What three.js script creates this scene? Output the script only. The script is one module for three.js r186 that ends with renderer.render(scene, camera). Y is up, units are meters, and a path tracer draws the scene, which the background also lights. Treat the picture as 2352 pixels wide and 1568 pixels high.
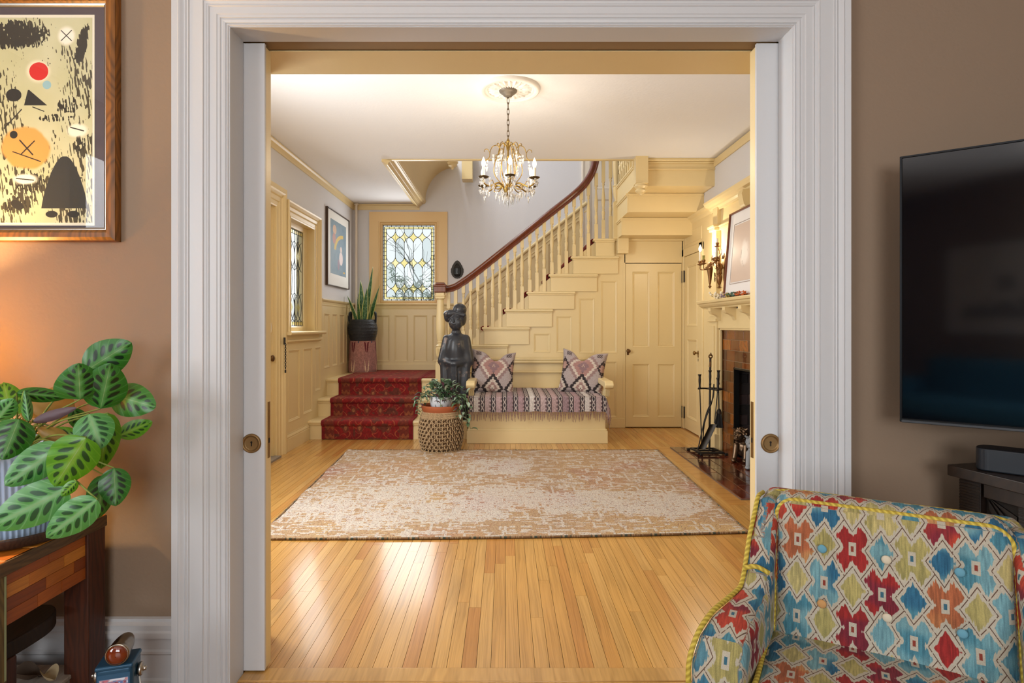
import * as THREE from 'three';
import { RoundedBoxGeometry } from 'three/addons/geometries/RoundedBoxGeometry.js';
import { mergeGeometries, mergeVertices, toCreasedNormals } from 'three/addons/utils/BufferGeometryUtils.js';
import { MarchingCubes } from 'three/addons/objects/MarchingCubes.js';
import { RectAreaLightUniformsLib } from 'three/addons/lights/RectAreaLightUniformsLib.js';

// ---------------------------------------------------------------- camera, sky, large lights, exposure
const FL = 1320, CX = 1160, CY = 750, EH = 1.25;          // focal length and principal point in pixels, eye height
const scene = new THREE.Scene();
const camera = new THREE.PerspectiveCamera(2 * Math.atan(784 / FL) * 180 / Math.PI, 1.5, 0.05, 80);
camera.position.set(0, EH, 0);
camera.setViewOffset(2352, 1568, 1176 - CX, 784 - CY, 2352, 1568);
const renderer = new THREE.WebGLRenderer({ antialias: true });
renderer.toneMapping = THREE.LinearToneMapping;
renderer.toneMappingExposure = 1.1;
renderer.shadowMap.enabled = true;
RectAreaLightUniformsLib.init();
scene.background = new THREE.Color(1.16, 1.15, 1.15);      // an even overcast sky
function areaLight(color, intensity, w, h, [x, y, z], [tx, ty, tz]) {
  const l = new THREE.RectAreaLight(color, intensity, w, h);
  l.position.set(x, y, z); l.lookAt(tx, ty, tz); scene.add(l); return l;
}
const DAY = new THREE.Color(0.93, 0.97, 1.0);
areaLight(DAY, 8.2, 1.7, 1.8, [-3.17, 1.75, 1.3], [0, 1.5, 0.2]);        // daylight at the sitting room's side window
areaLight(DAY, 7.4, 2.4, 1.8, [0.3, 1.75, 3.97], [0, 1.5, 0]);           // daylight at the window behind the camera
areaLight(new THREE.Color(0.95, 0.98, 1.0), 5.0, 0.74, 1.08, [-1.40, 2.18, -8.28], [-1.40, 1.6, 0]);   // at the landing window
areaLight(new THREE.Color(0.95, 0.98, 1.0), 5.0, 0.42, 1.05, [-2.12, 1.78, -6.26], [0, 1.2, -5.6]);     // at the window beside the front door
areaLight(new THREE.Color(0.93, 0.97, 1.0), 15.0, 1.3, 1.2, [-1.2, 4.6, -7.2], [1.6, 3.2, -7.0]);       // at the window upstairs
areaLight(DAY, 12.5, 1.15, 1.65, [-2.15, 1.75, -3.4], [1.5, 0.9, -4.4]);                                 // at the hall's front window, left out of sight

// ---------------------------------------------------------------- helpers
const X = (px, d) => (px - CX) * d / FL, Y = (py, d) => EH - (py - CY) * d / FL;   // size at a depth d, in metres
const V3 = (x, y, z) => new THREE.Vector3(x, y, z), V2 = (x, y) => new THREE.Vector2(x, y);
let seed = 7;
const rnd = () => { seed = (seed * 1664525 + 1013904223) >>> 0; return seed / 4294967296; };
const rr = (a, b) => a + (b - a) * rnd();
const hash = (x, y) => { let h = Math.imul(x | 0, 374761393) + Math.imul(y | 0, 668265263); h = Math.imul(h ^ (h >>> 13), 1274126177); return ((h ^ (h >>> 16)) >>> 0) / 4294967296; };
const sm = (t) => t * t * (3 - 2 * t), clamp = (v, a = 0, b = 1) => Math.min(b, Math.max(a, v)), mix = (a, b, t) => a + (b - a) * t;
const step = (a, b, v) => sm(clamp((v - a) / (b - a)));
function noise(x, y, px = 1e6, py = 1e6) {                 // value noise, repeating after px and py cells
  const i = Math.floor(x), j = Math.floor(y), u = sm(x - i), v = sm(y - j), m = (a, n) => ((a % n) + n) % n;
  const a = hash(m(i, px), m(j, py)), b = hash(m(i + 1, px), m(j, py)), c = hash(m(i, px), m(j + 1, py)), e = hash(m(i + 1, px), m(j + 1, py));
  return mix(mix(a, b, u), mix(c, e, u), v);
}
const fbm = (x, y, n = 4, px = 1e6, py = 1e6) => { let s = 0, a = 0.5, t = 0; for (let k = 0; k < n; k++) { s += a * noise(x, y, px, py); t += a; a /= 2; x *= 2; y *= 2; px *= 2; py *= 2; } return s / t; };
function tex(w, h, fn, srgb = true) {                      // fn(u, v) gives 0..1 (grey) or [r, g, b] 0..255
  const a = new Uint8Array(w * h * 4);
  for (let j = 0; j < h; j++) for (let i = 0; i < w; i++) {
    const c = fn((i + 0.5) / w, (j + 0.5) / h), k = (j * w + i) * 4;
    if (c.length) { a[k] = clamp(c[0], 0, 255); a[k + 1] = clamp(c[1], 0, 255); a[k + 2] = clamp(c[2], 0, 255); } else a[k] = a[k + 1] = a[k + 2] = clamp(c * 255, 0, 255);
    a[k + 3] = 255;
  }
  const t = new THREE.DataTexture(a, w, h); t.wrapS = t.wrapT = THREE.RepeatWrapping; t.magFilter = t.minFilter = THREE.LinearFilter;
  if (srgb) t.colorSpace = THREE.SRGBColorSpace; t.needsUpdate = true; return t;
}
const rep = (t, u, v) => { const c = t.clone(); c.repeat.set(u, v); c.needsUpdate = true; return c; };
const lerpC = (a, b, t) => [mix(a[0], b[0], t), mix(a[1], b[1], t), mix(a[2], b[2], t)];
const std = (color, roughness = 0.6, o = {}) => new THREE.MeshStandardMaterial({ color, roughness, ...o });
const phy = (color, roughness = 0.5, o = {}) => new THREE.MeshPhysicalMaterial({ color, roughness, ...o });

const taken = {};
const numbered = (n) => { taken[n] = (taken[n] ?? -1) + 1; return taken[n] ? n + '_' + String(taken[n]).padStart(3, '0') : n; };
function tag(o, label, category, group) { o.userData.label = label; o.userData.category = category; if (group) o.userData.group = group; return o; }
function thing(name, label, category, [x, y, z] = [0, 0, 0], turn = 0, group) {
  const o = new THREE.Group(); o.name = numbered(name); o.position.set(x, y, z); o.rotation.y = turn; scene.add(o);
  return tag(o, label, category, group);
}
function struct(name) { const o = new THREE.Group(); o.name = name; o.userData.kind = 'structure'; scene.add(o); return o; }
function part(name, geo, mat, parent, label) {
  const m = new THREE.Mesh(Array.isArray(geo) ? merge(geo) : geo, mat); m.name = name; parent.add(m);
  if (label) m.userData.label = label; return m;
}
function copyOf(root, pos, turn, label) { const c = root.clone(); c.name = numbered(root.name.replace(/_\d+$/, '')); c.userData = { ...root.userData }; if (label) c.userData.label = label; c.position.set(...pos); if (turn !== undefined) c.rotation.y = turn; scene.add(c); return c; }

function flat(g) {                                         // only position, normal, uv, without an index
  let r = g.index ? g.toNonIndexed() : g;
  if (!r.attributes.normal) r.computeVertexNormals();
  if (!r.attributes.uv) r.setAttribute('uv', new THREE.Float32BufferAttribute(new Float32Array(r.attributes.position.count * 2), 2));
  for (const k of Object.keys(r.attributes)) if (!['position', 'normal', 'uv'].includes(k)) r.deleteAttribute(k);
  r.clearGroups(); return r;
}
const merge = (list) => mergeGeometries(list.map(flat));
const move = (g, x, y, z) => g.translate(x, y, z);
function uvw(g, swap = false, off = 0) {                   // uv in metres from the position, by the side a face looks to
  g = flat(g); const p = g.attributes.position, n = g.attributes.normal, uv = g.attributes.uv;
  for (let i = 0; i < p.count; i++) {
    const ax = Math.abs(n.getX(i)), ay = Math.abs(n.getY(i)), az = Math.abs(n.getZ(i)); let a, b;
    if (ax >= ay && ax >= az) { a = p.getZ(i); b = p.getY(i); } else if (ay >= az) { a = p.getX(i); b = p.getZ(i); } else { a = p.getX(i); b = p.getY(i); }
    if (swap) uv.setXY(i, b + off, a + off * 0.37); else uv.setXY(i, a + off, b + off * 0.37);
  }
  return g;
}
// a block between two corners (depths are distances from the camera's plane), edges rounded by r
function blk(x0, x1, y0, y1, d0, d1, r = 0, seg = 1) {
  const w = Math.abs(x1 - x0), h = Math.abs(y1 - y0), t = Math.abs(d1 - d0);
  const g = r > 0 ? new RoundedBoxGeometry(w, h, t, seg, Math.min(r, w / 2.01, h / 2.01, t / 2.01)) : new THREE.BoxGeometry(w, h, t);
  return uvw(g.translate((x0 + x1) / 2, (y0 + y1) / 2, -(d0 + d1) / 2));
}
const bx = (w, h, t, r = 0, seg = 1) => uvw(r > 0 ? new RoundedBoxGeometry(w, h, t, seg, Math.min(r, w / 2.01, h / 2.01, t / 2.01)) : new THREE.BoxGeometry(w, h, t));
const onBack = (d) => new THREE.Matrix4().makeTranslation(0, 0, -d);                                                       // (a, y, w) -> x = a
const onLeft = (x) => new THREE.Matrix4().makeBasis(V3(0, 0, -1), V3(0, 1, 0), V3(1, 0, 0)).setPosition(x, 0, 0);        // a = depth
const onRight = (x) => new THREE.Matrix4().makeBasis(V3(0, 0, 1), V3(0, 1, 0), V3(-1, 0, 0)).setPosition(x, 0, 0);       // a = minus depth
function quads(list) {                                     // list of [A, B, C, D] with flat normals
  const p = [];
  for (const [A, B, C, D] of list) p.push(...A, ...B, ...C, ...A, ...C, ...D);
  const g = new THREE.BufferGeometry(); g.setAttribute('position', new THREE.Float32BufferAttribute(p, 3)); g.computeVertexNormals(); return flat(g);
}
// a moulding run round a rectangle with mitred corners: profile of [outwards, proud]
function ring(x0, x1, y0, y1, prof, open = false) {
  const q = [], c = (k, [u, v]) => [[x1 + u, open ? y0 : y0 - u, v], [x1 + u, y1 + u, v], [x0 - u, y1 + u, v], [x0 - u, open ? y0 : y0 - u, v]][k % 4];
  for (let s = 0; s < (open ? 3 : 4); s++) for (let i = 0; i + 1 < prof.length; i++) q.push([c(s, prof[i]), c(s, prof[i + 1]), c(s + 1, prof[i + 1]), c(s + 1, prof[i])]);
  return quads(q);
}
// a moulding along a straight line: profile of [out, up] extruded along a from a0 to a1
function run(prof, a0, a1) {
  const s = new THREE.Shape(prof.map(([u, v]) => V2(u, v)));
  return new THREE.ExtrudeGeometry(s, { depth: a1 - a0, bevelEnabled: false }).applyMatrix4(new THREE.Matrix4().makeBasis(V3(0, 0, 1), V3(0, 1, 0), V3(-1, 0, 0))).translate(a1, 0, 0).applyMatrix4(new THREE.Matrix4());
}
const poly = (pts) => new THREE.Shape(pts.map(([x, y]) => V2(x, y)));
const hole = (x0, x1, y0, y1) => { const p = new THREE.Path(); p.moveTo(x0, y0); p.lineTo(x0, y1); p.lineTo(x1, y1); p.lineTo(x1, y0); p.closePath(); return p; };
function board(outline, holes, t) { const s = poly(outline); for (const h of holes) s.holes.push(hole(...h)); return flat(new THREE.ExtrudeGeometry(s, { depth: t, bevelEnabled: false })); }
const PANEL = [[-0.022, -0.010], [-0.019, -0.004], [-0.012, -0.002], [-0.006, 0.001], [-0.003, 0.003], [0.002, 0.003], [0.004, 0]];
// framed woodwork: a frame with openings and one sunk panel with its moulding in each opening
function panelling(parent, outline, holes, t, M, mat, prof = PANEL) {
  part('panel_frame', uvw(board(outline, holes, t).applyMatrix4(M)), mat, parent);
  for (const [x0, x1, y0, y1] of holes) {
    const f = flat(new THREE.BoxGeometry(x1 - x0 + 0.004, y1 - y0 + 0.004, 0.006).translate((x0 + x1) / 2, (y0 + y1) / 2, t - 0.0125));
    part('panel', uvw(merge([f, ring(x0, x1, y0, y1, prof).translate(0, 0, t)]).applyMatrix4(M)), mat, parent);
  }
}
const lathe = (pts, seg = 24) => new THREE.LatheGeometry(pts.map(([r, y]) => V2(Math.max(r, 1e-4), y)), seg);
function smoothLathe(pts, seg = 24, n = 40) { const c = new THREE.SplineCurve(pts.map(([r, y]) => V2(r, y))); return new THREE.LatheGeometry(c.getPoints(n).map((p) => V2(Math.max(p.x, 1e-4), p.y)), seg); }
const curve = (pts) => new THREE.CatmullRomCurve3(pts.map((p) => V3(...p)));
const tube = (pts, r, n = 24, seg = 8, closed = false) => { const c = curve(pts); c.closed = closed; return new THREE.TubeGeometry(c, n, r, seg, closed); };
function taperTube(pts, r0, r1, n = 20, seg = 8) {
  const c = curve(pts), g = new THREE.TubeGeometry(c, n, 1, seg, false), p = g.attributes.position;
  for (let i = 0; i <= n; i++) { const q = c.getPointAt(i / n), r = mix(r0, r1, i / n); for (let j = 0; j <= seg; j++) { const k = i * (seg + 1) + j; p.setXYZ(k, q.x + (p.getX(k) - q.x) * r, q.y + (p.getY(k) - q.y) * r, q.z + (p.getZ(k) - q.z) * r); } }
  return g;
}
const rod = (a, b, r, seg = 10, r2 = r) => { const A = V3(...a), B = V3(...b), L = A.distanceTo(B), g = new THREE.CylinderGeometry(r2, r, L, seg); return g.applyQuaternion(new THREE.Quaternion().setFromUnitVectors(V3(0, 1, 0), B.clone().sub(A).normalize())).translate((A.x + B.x) / 2, (A.y + B.y) / 2, (A.z + B.z) / 2); };
// a surface from a function of (s, t) in 0..1
function surf(fn, nu, nv, uvf) {
  const p = [], uv = [], ix = [];
  for (let j = 0; j <= nv; j++) for (let i = 0; i <= nu; i++) { const s = i / nu, t = j / nv; p.push(...fn(s, t)); uv.push(...(uvf ? uvf(s, t) : [s, t])); }
  for (let j = 0; j < nv; j++) for (let i = 0; i < nu; i++) { const a = j * (nu + 1) + i, b = a + 1, c = a + nu + 1, e = c + 1; ix.push(a, b, e, a, e, c); }
  const g = new THREE.BufferGeometry(); g.setAttribute('position', new THREE.Float32BufferAttribute(p, 3)); g.setAttribute('uv', new THREE.Float32BufferAttribute(uv, 2)); g.setIndex(ix); g.computeVertexNormals(); return g;
}
// the surface where a distance function of (x, y, z) is zero
function sdfMesh(fn, lo, hi, res) {
  const mc = new MarchingCubes(res, new THREE.MeshBasicMaterial(), false, false, 240000); mc.isolation = 0;
  const half = res / 2, at = (k, i) => (lo[k] + hi[k]) / 2 + (i - half) / half * (hi[k] - lo[k]) / 2;
  for (let k = 0; k < res; k++) for (let j = 0; j < res; j++) for (let i = 0; i < res; i++) mc.field[i + j * res + k * res * res] = -fn(at(0, i), at(1, j), at(2, k));
  mc.update();
  const p = mc.positionArray.slice(0, mc.count * 3);
  for (let i = 0; i < p.length; i++) { const k = i % 3; p[i] = (lo[k] + hi[k]) / 2 + p[i] * (hi[k] - lo[k]) / 2; }
  let g = new THREE.BufferGeometry(); g.setAttribute('position', new THREE.Float32BufferAttribute(p, 3));
  g = mergeVertices(g, 1e-5); g.computeVertexNormals(); return g;
}
const smin = (a, b, k) => { const h = clamp(0.5 + 0.5 * (b - a) / k); return mix(b, a, h) - k * h * (1 - h); };
const sEll = (x, y, z, c, r) => { const a = (x - c[0]) / r[0], b = (y - c[1]) / r[1], e = (z - c[2]) / r[2], k = Math.hypot(a, b, e), m = Math.hypot(a / r[0], b / r[1], e / r[2]); return k * (k - 1) / Math.max(m, 1e-6); };
const sCap = (x, y, z, a, b, ra, rb) => { const bx_ = b[0] - a[0], by = b[1] - a[1], bz = b[2] - a[2], t = clamp(((x - a[0]) * bx_ + (y - a[1]) * by + (z - a[2]) * bz) / (bx_ * bx_ + by * by + bz * bz)); return Math.hypot(x - a[0] - bx_ * t, y - a[1] - by * t, z - a[2] - bz * t) - mix(ra, rb, t); };

// ---------------------------------------------------------------- materials
const tGrain = tex(512, 1024, (u, v) => { const w = fbm(u * 4, v * 3, 3, 4, 3), s = noise(u * 90 + w * 8, v * 4, 90, 4), f = fbm(u * 200, v * 14, 2, 200, 14); const k = 238 - 26 * s * s - 22 * f + 16 * (w - 0.5) * 2; return [k, k - 4 * s, k - 10 * s]; });
const tGrain2 = tex(512, 512, (u, v) => { const w = fbm(u * 3, v * 2, 4, 3, 2), r = 0.5 + 0.5 * Math.sin((u * 26 + w * 9) * 6.283), f = fbm(u * 120, v * 10, 2, 120, 10); const k = 235 - 60 * r * r * 0.7 - 60 * f; return [k, k * 0.95, k * 0.88]; });
const tPaint = tex(256, 256, (u, v) => 0.5 + 0.35 * (fbm(u * 24, v * 24, 4, 24, 24) - 0.5) * 2, false);
const M = {
  white: std('#c8c9cb', 0.42, { bumpMap: rep(tPaint, 3, 3), bumpScale: 0.0004 }),
  yellow: std('#e0c996', 0.36, { bumpMap: rep(tPaint, 3, 3), bumpScale: 0.0004 }),
  cream: std('#e2d6c4', 0.4),
  brown: std('#8b7662', 0.75, { bumpMap: rep(tPaint, 5, 5), bumpScale: 0.0006 }),
  grey: std('#d8d6d8', 0.8, { bumpMap: rep(tPaint, 4, 4), bumpScale: 0.0008 }),
  ceil: std('#eeecec', 0.85, { bumpMap: rep(tPaint, 3, 3), bumpScale: 0.001 }),
  dark: std('#1c140c', 0.9),
  brass: std('#8a6a3a', 0.38, { metalness: 0.85 }),
  bronze: std('#6d4f30', 0.42, { metalness: 0.8 }),
  iron: std('#3b3733', 0.5, { metalness: 0.75 }),
  steel: std('#a9a49c', 0.3, { metalness: 1 }),
  black: std('#0b0c0e', 0.4),
  lead: std('#2a2c28', 0.55, { metalness: 0.4 }),
  mahogany: phy('#8e421c', 0.3, { map: rep(tGrain2, 3, 1), clearcoat: 0.5, clearcoatRoughness: 0.2 }),
};
// ---------------------------------------------------------------- the sitting room (where the camera stands)
const LX = -2.21, RX = 2.23, BD = 8.35, CEIL = 3.03, JL = -0.941, JR = 0.983, HEAD = 2.274;
{
  const W = struct('wall_front');                       // the wall with the wide doorway: a brown skin here, a pocket, the hall's skin
  part('wall_skin', [blk(-3.3, JL - 0.02, 0, CEIL, 1.98, 2.065), blk(JR + 0.02, 2.8, 0, CEIL, 1.98, 2.065), blk(JL - 0.02, JR + 0.02, HEAD + 0.02, CEIL, 1.98, 2.065)], M.brown, W);
  const H = struct('wall_hall_front');
  part('wall_skin', [blk(LX, JL - 0.025, 0, CEIL, 2.14, 2.32), blk(JR + 0.02, RX, 0, CEIL, 2.14, 2.32), blk(JL - 0.025, JR + 0.02, HEAD + 0.004, CEIL, 2.14, 2.32)], M.yellow, H);
  const T = struct('trim_1');                           // white door casing towards the sitting room
  const prof = [[0.003, -0.004], [0.003, 0.006], [0.006, 0.009], [0.011, 0.006], [0.013, 0.010], [0.021, 0.012], [0.027, 0.009], [0.030, 0.013], [0.038, 0.013], [0.041, 0.0155],
    [0.063, 0.0155], [0.066, 0.019], [0.071, 0.017], [0.074, 0.019], [0.080, 0.020], [0.083, 0.024], [0.086, 0.022], [0.128, 0.022], [0.131, 0.026], [0.137, 0.024], [0.140, 0.027], [0.147, 0.023], [0.151, 0.026], [0.156, 0.030], [0.161, 0.033], [0.165, 0.030], [0.184, 0.033], [0.184, -0.03]];
  part('casing', uvw(ring(JL, JR, 0, HEAD, prof.map(([u, v]) => [u, v + (v > 0 ? 0.006 : 0)]), true).translate(0, 0, -1.976)), M.white, T);
  part('jamb', [blk(JL - 0.02, JL, 0, HEAD + 0.02, 1.966, 2.066), blk(JR, JR + 0.02, 0, HEAD + 0.02, 1.966, 2.066)], M.white, T);
  part('head_jamb', blk(JL, JR, HEAD, HEAD + 0.02, 1.966, 2.066), M.white, T);
  const T2 = struct('trim_2');                          // yellow head over the sliding-door track, hall side
  part('track', blk(JL, JR, HEAD + 0.006, HEAD + 0.05, 2.067, 2.139), std('#8f7654', 0.7), T2);
  part('head_jamb', blk(JL - 0.02, JR + 0.013, HEAD, HEAD + 0.03, 2.14, 2.335, 0.003), M.yellow, T2);
  part('jamb', [blk(JL - 0.04, JL - 0.02, 0, HEAD, 2.14, 2.335), blk(JR + 0.013, JR + 0.035, 0, HEAD, 2.14, 2.335)], M.yellow, T2);

  // pocket doors, mostly pushed into the wall
  for (const s of [-1, 1]) {
    const D = struct(s < 0 ? 'door_1' : 'door_2'), e = s < 0 ? -0.866 : 0.906, b = s < 0 ? -1.62 : 1.66;
    part('door_face', blk(e, b, 0.012, HEAD - 0.004, 2.07, 2.082), M.white, D);
    part('door_leaf', blk(e, b, 0.012, HEAD - 0.01, 2.082, 2.128, 0.003), M.yellow, D);
    const cx = s < 0 ? -0.913 : 0.956, cup = lathe([[0.001, 0.001], [0.022, 0.0012], [0.025, 0.002], [0.027, 0.006], [0.031, 0.0075], [0.034, 0.005], [0.035, 0]], 40).rotateX(Math.PI / 2).translate(cx, 0.83, -2.07);
    const pull = part('pull', cup, std('#8a6c44', 0.45, { metalness: 0.7 }), D, 'round brass cup pull with a keyhole');
    part('keyhole', [new THREE.CylinderGeometry(0.0035, 0.0035, 0.002, 16).rotateX(Math.PI / 2).translate(cx, 0.834, -2.0682), bx(0.0035, 0.012, 0.002).translate(cx, 0.826, -2.0682)], M.dark, pull);
    const plate = part('strike_plate', blk(e - 0.0015 * s, e + 0.002 * s, 0.77, 0.975, 2.096, 2.116), M.brass, D);
    part('latch', blk(e - 0.0022 * s, e + 0.002 * s, 0.825, 0.843, 2.101, 2.111), M.dark, plate);
  }
  // shell: floor, ceiling, other walls, windows
  const F0 = struct('floor_sitting_room');
  part('floor_board', blk(-3.3, 2.8, -0.06, 0, -4.0, 1.955), std('#b98a55', 0.35, { map: rep(tGrain, 2, 0.7) }), F0);
  const C0 = struct('ceiling_sitting_room'); part('ceiling_plaster', blk(-3.4, 2.9, CEIL, CEIL + 0.2, -4.1, 2.3), M.ceil, C0);
  const WR = struct('wall_right'); part('wall_plaster', blk(2.7, 2.9, 0, CEIL, -4.1, 1.98), M.brown, WR);
  const WL = struct('wall_left');
  part('wall_plaster', [blk(-3.4, -3.2, 0, CEIL, -4.1, -2.2), blk(-3.4, -3.2, 0, CEIL, -0.4, 1.98), blk(-3.4, -3.2, 0, 0.85, -2.2, -0.4), blk(-3.4, -3.2, 2.65, CEIL, -2.2, -0.4)], M.brown, WL);
  const WB = struct('wall_behind');
  part('wall_plaster', [blk(-3.4, -1.0, 0, CEIL, -4.2, -4.0), blk(1.6, 2.9, 0, CEIL, -4.2, -4.0), blk(-1.0, 1.6, 0, 0.8, -4.2, -4.0), blk(-1.0, 1.6, 2.7, CEIL, -4.2, -4.0)], M.brown, WB);
  const pane = phy('#ffffff', 0.02, { transmission: 1, thickness: 0, ior: 1.45 });
  const W1 = struct('window_1'), W2 = struct('window_2');
  part('window_frame', uvw(ring(-(-0.4), 2.2, 0.85, 2.65, [[-0.06, -0.05], [-0.06, 0.0], [0, 0.02], [0.09, 0.025], [0.1, 0]]).applyMatrix4(new THREE.Matrix4().makeBasis(V3(0, 0, 1), V3(0, 1, 0), V3(-1, 0, 0)).setPosition(0, 0, 0)).scale(-1, 1, 1).translate(-3.2, 0, 0)), std('#d2d2d3', 0.42, { side: THREE.DoubleSide }), W1);
  part('window_pane', bx(0.004, 1.8, 1.8).translate(-3.3, 1.75, 1.3), pane, W1);
  part('window_frame', uvw(ring(-1.0, 1.6, 0.8, 2.7, [[-0.06, -0.05], [-0.06, 0], [0, 0.02], [0.09, 0.025], [0.1, 0]]).rotateY(Math.PI).translate(0.6, 0, 4.0)), M.white, W2);
  part('window_pane', bx(2.6, 1.9, 0.004).translate(0.3, 1.75, 4.1), pane, W2);
  // skirting board under the brown wall, left and right of the casing
  const bp = [[0, 0], [0.024, 0], [0.024, 0.045], [0.016, 0.05], [0.016, 0.128], [0.021, 0.134], [0.021, 0.142], [0.016, 0.148], [0.016, 0.152], [0.016, 0.185], [0.028, 0.19], [0.028, 0.208], [0.022, 0.214], [0.024, 0.232], [0.012, 0.24], [0.012, 0.25], [0, 0.252]];
  const B = struct('baseboard_front');
  part('skirting', [uvw(run(bp, -3.2, -1.128).translate(0, 0, -1.98)), uvw(run(bp, 1.17, 2.7).translate(0, 0, -1.98))], M.white, B);
  for (const px of [62, 142]) {
    const t = thing('blank_plate', px < 100 ? 'white blank outlet plate with a screw, low on the baseboard behind the wooden stool' : 'plain white blank plate on the baseboard beside the dark table leg', 'outlet');
    part('plate', bx(0.062, 0.075, 0.008, 0.003).translate(X(px, 1.955), Y(1552, 1.955), -1.952), M.white, t); part('screw', new THREE.CylinderGeometry(0.0025, 0.0025, 0.002, 10).rotateX(Math.PI / 2).translate(X(px, 1.955) - 0.006, Y(1528, 1.955), -1.9475), M.steel, t);
  }
}

// ---------------------------------------------------------------- the hall
const floorMats = ['#e0a858', '#e3ad5f', '#dea556', '#e5b165', '#db9f52', '#e1aa5b', '#d99b50', '#e2ac5e', '#dfa657', '#d6964c'].map((c) => phy(c, 0.26, { map: tGrain, clearcoat: 0.35, clearcoatRoughness: 0.12 }));
{
  const Fl = struct('floor_hall'); seed = 11;
  part('underfloor', blk(LX - 0.1, RX + 0.1, -0.08, -0.02, 2.05, BD), M.dark, Fl);
  const w = 0.0542, x0 = JL - 0.9, boards = [];
  for (let r = -8; x0 + r * w < RX; r++) {
    const xa = x0 + r * w; if (xa < LX - 0.06) continue;
    let d = 2.1; let first = true;
    while (d < 7.12) { const L = first ? rr(0.35, 1.5) : rr(0.7, 2.1), e = Math.min(d + L, 7.14); boards.push([xa, Math.max(d, 2.1), e > 6.9 ? 7.14 : e]); d = e > 6.9 ? 8 : e; first = false; }
  }
  const area = ([x, a, b]) => (b - a) / ((a + b) / 2) ** 3 * (Math.abs(x) < a * 0.42 ? 1 : 0.05);
  boards.sort((p, q) => area(q) - area(p));
  const plank = ([x, a, b], k) => { const o = rnd() * 7, g = blk(x + 0.0008, x + w - 0.0008, -0.02, 0, a + 0.0006, b - 0.0006); const p = g.attributes.position, uv = g.attributes.uv; for (let i = 0; i < p.count; i++) uv.setXY(i, (p.getX(i) - x) * 3 + o, p.getZ(i) * 0.8 + o * 1.7); return g; };
  boards.slice(0, 290).forEach((b, k) => part('plank', plank(b, k), floorMats[Math.floor(rnd() * 10)], Fl));
  const rest = boards.slice(290).map(plank); if (rest.length) part('plank', rest, floorMats[1], Fl).userData.kind = 'stuff';
  const Th = struct('trim_3');
  part('threshold_board', blk(JL, JR, -0.02, 0.006, 2.02, 2.1, 0.004), floorMats[3], Th); part('threshold_board', blk(JL, JR, -0.02, 0.004, 1.95, 2.019, 0.004), floorMats[5], Th);
  part('hearth_border', uvw(blk(1.58, 1.698, -0.01, 0.0012, 4.03, 5.96), true), floorMats[4], Th); part('hearth_border', blk(1.698, RX, -0.01, 0.0012, 4.03, 4.138), floorMats[2], Th);

  // ceiling with the stairwell opening
  const C = struct('ceiling');
  part('ceiling_plaster', [blk(LX - 0.2, RX + 0.2, CEIL, CEIL + 0.3, 2.3, 6.12), blk(LX - 0.2, -1.26, CEIL, CEIL + 0.3, 6.12, BD)], M.ceil, C);
  const U = struct('ceiling_upstairs'); part('ceiling_plaster', blk(-3.2, 3.2, 5.6, 5.75, 5.0, BD + 0.2), M.ceil, U);
  const UW = struct('wall_upstairs');
  part('wall_plaster', [blk(-1.36, -1.26, 3.62, 5.6, 6.12, BD), blk(-1.26, 2.4, 4.6, 5.6, 5.98, 6.12), blk(-1.26, 2.4, 3.33, 5.6, 5.2, 5.3), blk(2.23, 2.4, CEIL, 5.6, 5.2, BD)], M.grey, UW);

  // back wall with the landing window
  const Wb = struct('wall_back');
  const wx0 = -1.80, wx1 = -1.0, wy0 = 1.605, wy1 = 2.75;
  part('wall_plaster', uvw(board([[LX - 0.2, 0], [RX + 0.2, 0], [RX + 0.2, 5.6], [LX - 0.2, 5.6]], [[wx0, wx1, wy0, wy1]], 0.2).translate(0, 0, -BD - 0.2)), M.grey, Wb);
  // wainscot below the window
  const y0 = 0.615, cap = 1.50, MB = onBack(BD);
  const pan = [[-1.868, -1.672], [-1.600, -1.404], [-1.326, -1.126], [-1.056, -0.86], [-0.78, -0.6]].map(([a, b]) => [a, b, 0.748, 1.414]);
  panelling(Wb, [[LX, y0], [-0.5, y0], [-0.5, cap], [LX, cap]], pan, 0.03, MB, M.yellow);
  const capP = [[0, 0], [0.03, 0], [0.034, 0.018], [0.03, 0.022], [0.034, 0.05], [0.044, 0.06], [0.05, 0.075], [0.05, 0.085], [0, 0.09]];
  part('dado_cap', uvw(run(capP, LX, -0.66).applyMatrix4(MB).translate(0, cap, 0)), M.yellow, Wb);
  part('skirting', uvw(run([[0, 0], [0.045, 0], [0.045, 0.09], [0.034, 0.1], [0, 0.1]], LX, -0.5).applyMatrix4(MB).translate(0, y0, 0)), M.yellow, Wb);
  // wainscot that climbs with the stairs: a sloping board with its cap and sunk panels between rails
  const k = 0.792, sy = (x) => y0 + 1.0 + (x + 0.62) * k;           // top line of the sloping wainscot
  const pts = [[-0.62, y0], [-0.62, 1.59], [-0.5, sy(-0.5) + 0.03], [1.15, sy(1.15)], [1.15, y0]], slopes = [];
  const shp = poly(pts); for (let x = -0.5; x < 1.05; x += 0.2747) { const p = new THREE.Path(); p.moveTo(x + 0.03, sy(x + 0.03) - 0.6); p.lineTo(x + 0.225, sy(x + 0.225) - 0.6); p.lineTo(x + 0.225, sy(x + 0.225) - 0.17); p.lineTo(x + 0.03, sy(x + 0.03) - 0.17); p.closePath(); shp.holes.push(p); slopes.push(x); }
  part('stair_wainscot', uvw(new THREE.ExtrudeGeometry(shp, { depth: 0.028, bevelEnabled: false }).applyMatrix4(MB)), M.yellow, Wb);
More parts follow.
